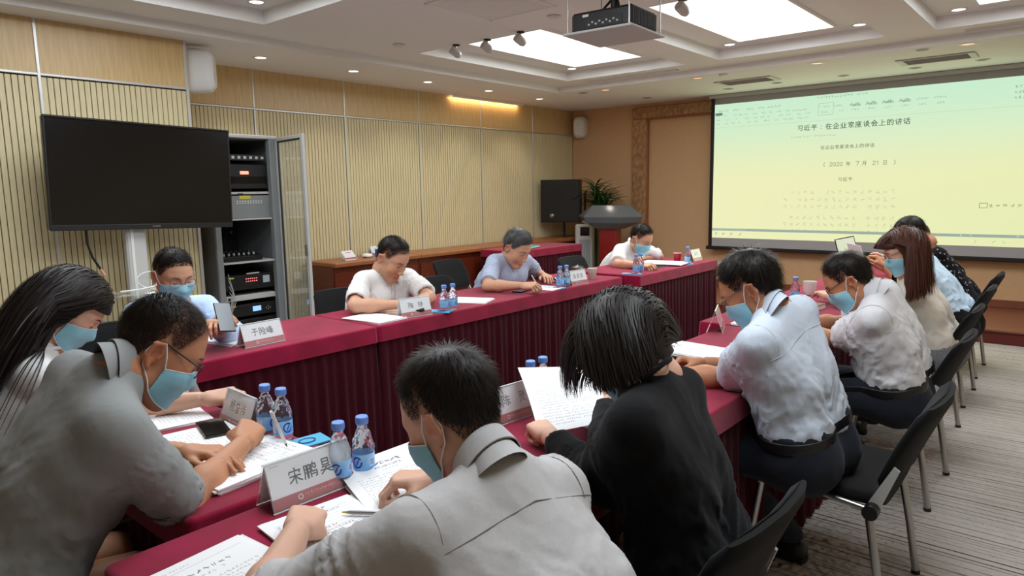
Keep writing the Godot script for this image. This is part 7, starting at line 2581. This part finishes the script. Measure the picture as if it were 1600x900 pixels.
	g = Geo.new(); g.lathe([Vector2(0.0, 0.004), Vector2(0.024, 0.0), Vector2(0.027, 0.004), Vector2(0.038, 0.03), Vector2(0.043, 0.09), Vector2(0.040, 0.09), Vector2(0.035, 0.032), Vector2(0.022, 0.01), Vector2(0, 0.009)], Vector3.ZERO, 28); part("body", g, mat(c8(228, 226, 222), 0.2), t)
	g = Geo.new(); g.tube([Vector3(0.040, 0.075, 0), Vector3(0.062, 0.078, 0), Vector3(0.068, 0.055, 0), Vector3(0.058, 0.032, 0), Vector3(0.037, 0.028, 0)], 0.0055, 8); part("handle", g, mat(c8(228, 226, 222), 0.2), t)
	# used mask crumpled by the grey-haired man's bottles
	t = thing("folded_mask", "pale blue face mask lying folded behind the grey-haired man's bottles", "mask", Vector3(-3.06, 0.752, -4.2))
	g = Geo.new()
	var rows := []
	for i in 7:
		var row := []
		for k in 9: row.append(Vector3(-0.07 + k * 0.0175, 0.02 + 0.022 * sin(i * 1.3 + k * 0.5) * sin(k * 0.6), -0.04 + i * 0.013))
		rows.append(row)
	g.sheet(rows, false, true); part("mask", g, M.mask, t)
	# the sheet held by the person in black
	t = thing("held_sheet", "printed sheet held up in both hands by the person in the black sweater", "sheet", Vector3(-1.15, 0.84, -1.60))
	var cs := [Vector3(-1.335, 0.905, -1.60), Vector3(-1.215, 0.885, -1.80), Vector3(-1.00, 0.80, -1.62), Vector3(-1.12, 0.785, -1.43)]
	var c0 := Vector3(-1.15, 0.84, -1.60)
	for side in 2:
		rows = []
		for i in 9:
			var row := []
			for k in 7:
				var v := i / 8.0; var u := k / 6.0
				var p: Vector3 = cs[0].lerp(cs[1], u).lerp(cs[3].lerp(cs[2], u), v)
				row.append(p - c0 + Vector3(0, 0.012 * sin(PI * v) - 0.0006 * side, 0))
			rows.append(row)
		g = Geo.new(); g.sheet(rows, false, side == 0)
		part("printed_side" if side == 0 else "back_side", g, page_mats[1] if side == 0 else M.paper, t)
	t = thing("held_document", "printed sheet held upright before the person in the pale blue shirt", "sheet", Vector3(-1.27, 0.90, -5.30), PI / 2 + 0.55)
	g = Geo.new(); g.box(Vector3(0, 0.03, 0), Vector3(0.30, 0.21, 0.002), 0.0, Basis(Vector3.RIGHT, -0.3)); part("sheet", g, M.paper, t)
	g = Geo.new()
	var hb := Basis(Vector3.RIGHT, -0.3)
	for i in 14: g.box(hb * Vector3(-0.12 + i * 0.018, 0.0, 0.0015) + Vector3(0, 0.03, 0), Vector3(0.004, 0.16, 0.0004), 0.0, hb)
	part("print", g, mat(c8(150, 152, 160), 0.8), t)
	t = thing("tablet", "tablet with a painted green screen reflection, propped beyond the white shirt with black glasses", "tablet", Vector3(-1.40, 0.75, -5.75), PI / 2 - 0.9)
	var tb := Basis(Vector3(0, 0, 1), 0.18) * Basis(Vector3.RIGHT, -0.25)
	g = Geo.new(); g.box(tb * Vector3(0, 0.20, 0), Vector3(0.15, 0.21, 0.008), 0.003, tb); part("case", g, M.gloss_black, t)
	g = Geo.new(); g.box(tb * Vector3(0, 0.20, 0.0045), Vector3(0.138, 0.195, 0.0008), 0.0, tb); part("painted_screen_reflection", g, glow(Color(0.5, 0.62, 0.22), 0.6), t)  # green glow painted in for the projection screen reflecting off the tablet
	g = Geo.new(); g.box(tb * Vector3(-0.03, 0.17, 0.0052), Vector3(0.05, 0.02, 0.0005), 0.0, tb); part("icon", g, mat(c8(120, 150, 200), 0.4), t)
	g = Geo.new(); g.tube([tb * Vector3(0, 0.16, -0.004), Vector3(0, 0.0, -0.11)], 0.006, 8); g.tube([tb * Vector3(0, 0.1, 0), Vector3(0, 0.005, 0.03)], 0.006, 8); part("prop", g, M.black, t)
	# watch and badges
	t = thing("wristwatch", "black watch on the left wrist of the unmasked man in white", "watch", Vector3(-3.008, 0.797, -2.706))
	g = Geo.new()
	var wd := (P3(POSE.fwhite.WL) - P3(POSE.fwhite.EL)).normalized()
	var wx := wd.cross(Vector3.UP).normalized()
	var wy := wx.cross(wd)
	var ring2 := []
	for i in 25: ring2.append(wx * cos(TAU * i / 24) * 0.0315 + wy * sin(TAU * i / 24) * 0.0305)
	g.tube(ring2, 0.006, 8, false, 0.5, wd); part("strap", g, M.black, t)
	g = Geo.new(); g.box(wy * 0.032, Vector3(0.036, 0.01, 0.04), 0.003, Basis(wx, wy, wx.cross(wy))); part("watch_face", g, M.gloss_black, t)

func pts_ring(g: Geo, r: float, y: float, w: float) -> void:
	var ring := []
	for i in 29: ring.append(Vector3(cos(TAU * i / 28) * r, y, sin(TAU * i / 28) * r))
	g.tube(ring, w, 6, false)

func _ready() -> void:
	camera_and_light()
	materials()
	var t0 := Time.get_ticks_msec()
	room()
	screen()
	furniture()
	print("room ", Time.get_ticks_msec() - t0)
	people()
	print("people ", Time.get_ticks_msec() - t0)
	table_things()
	print("all ", Time.get_ticks_msec() - t0)
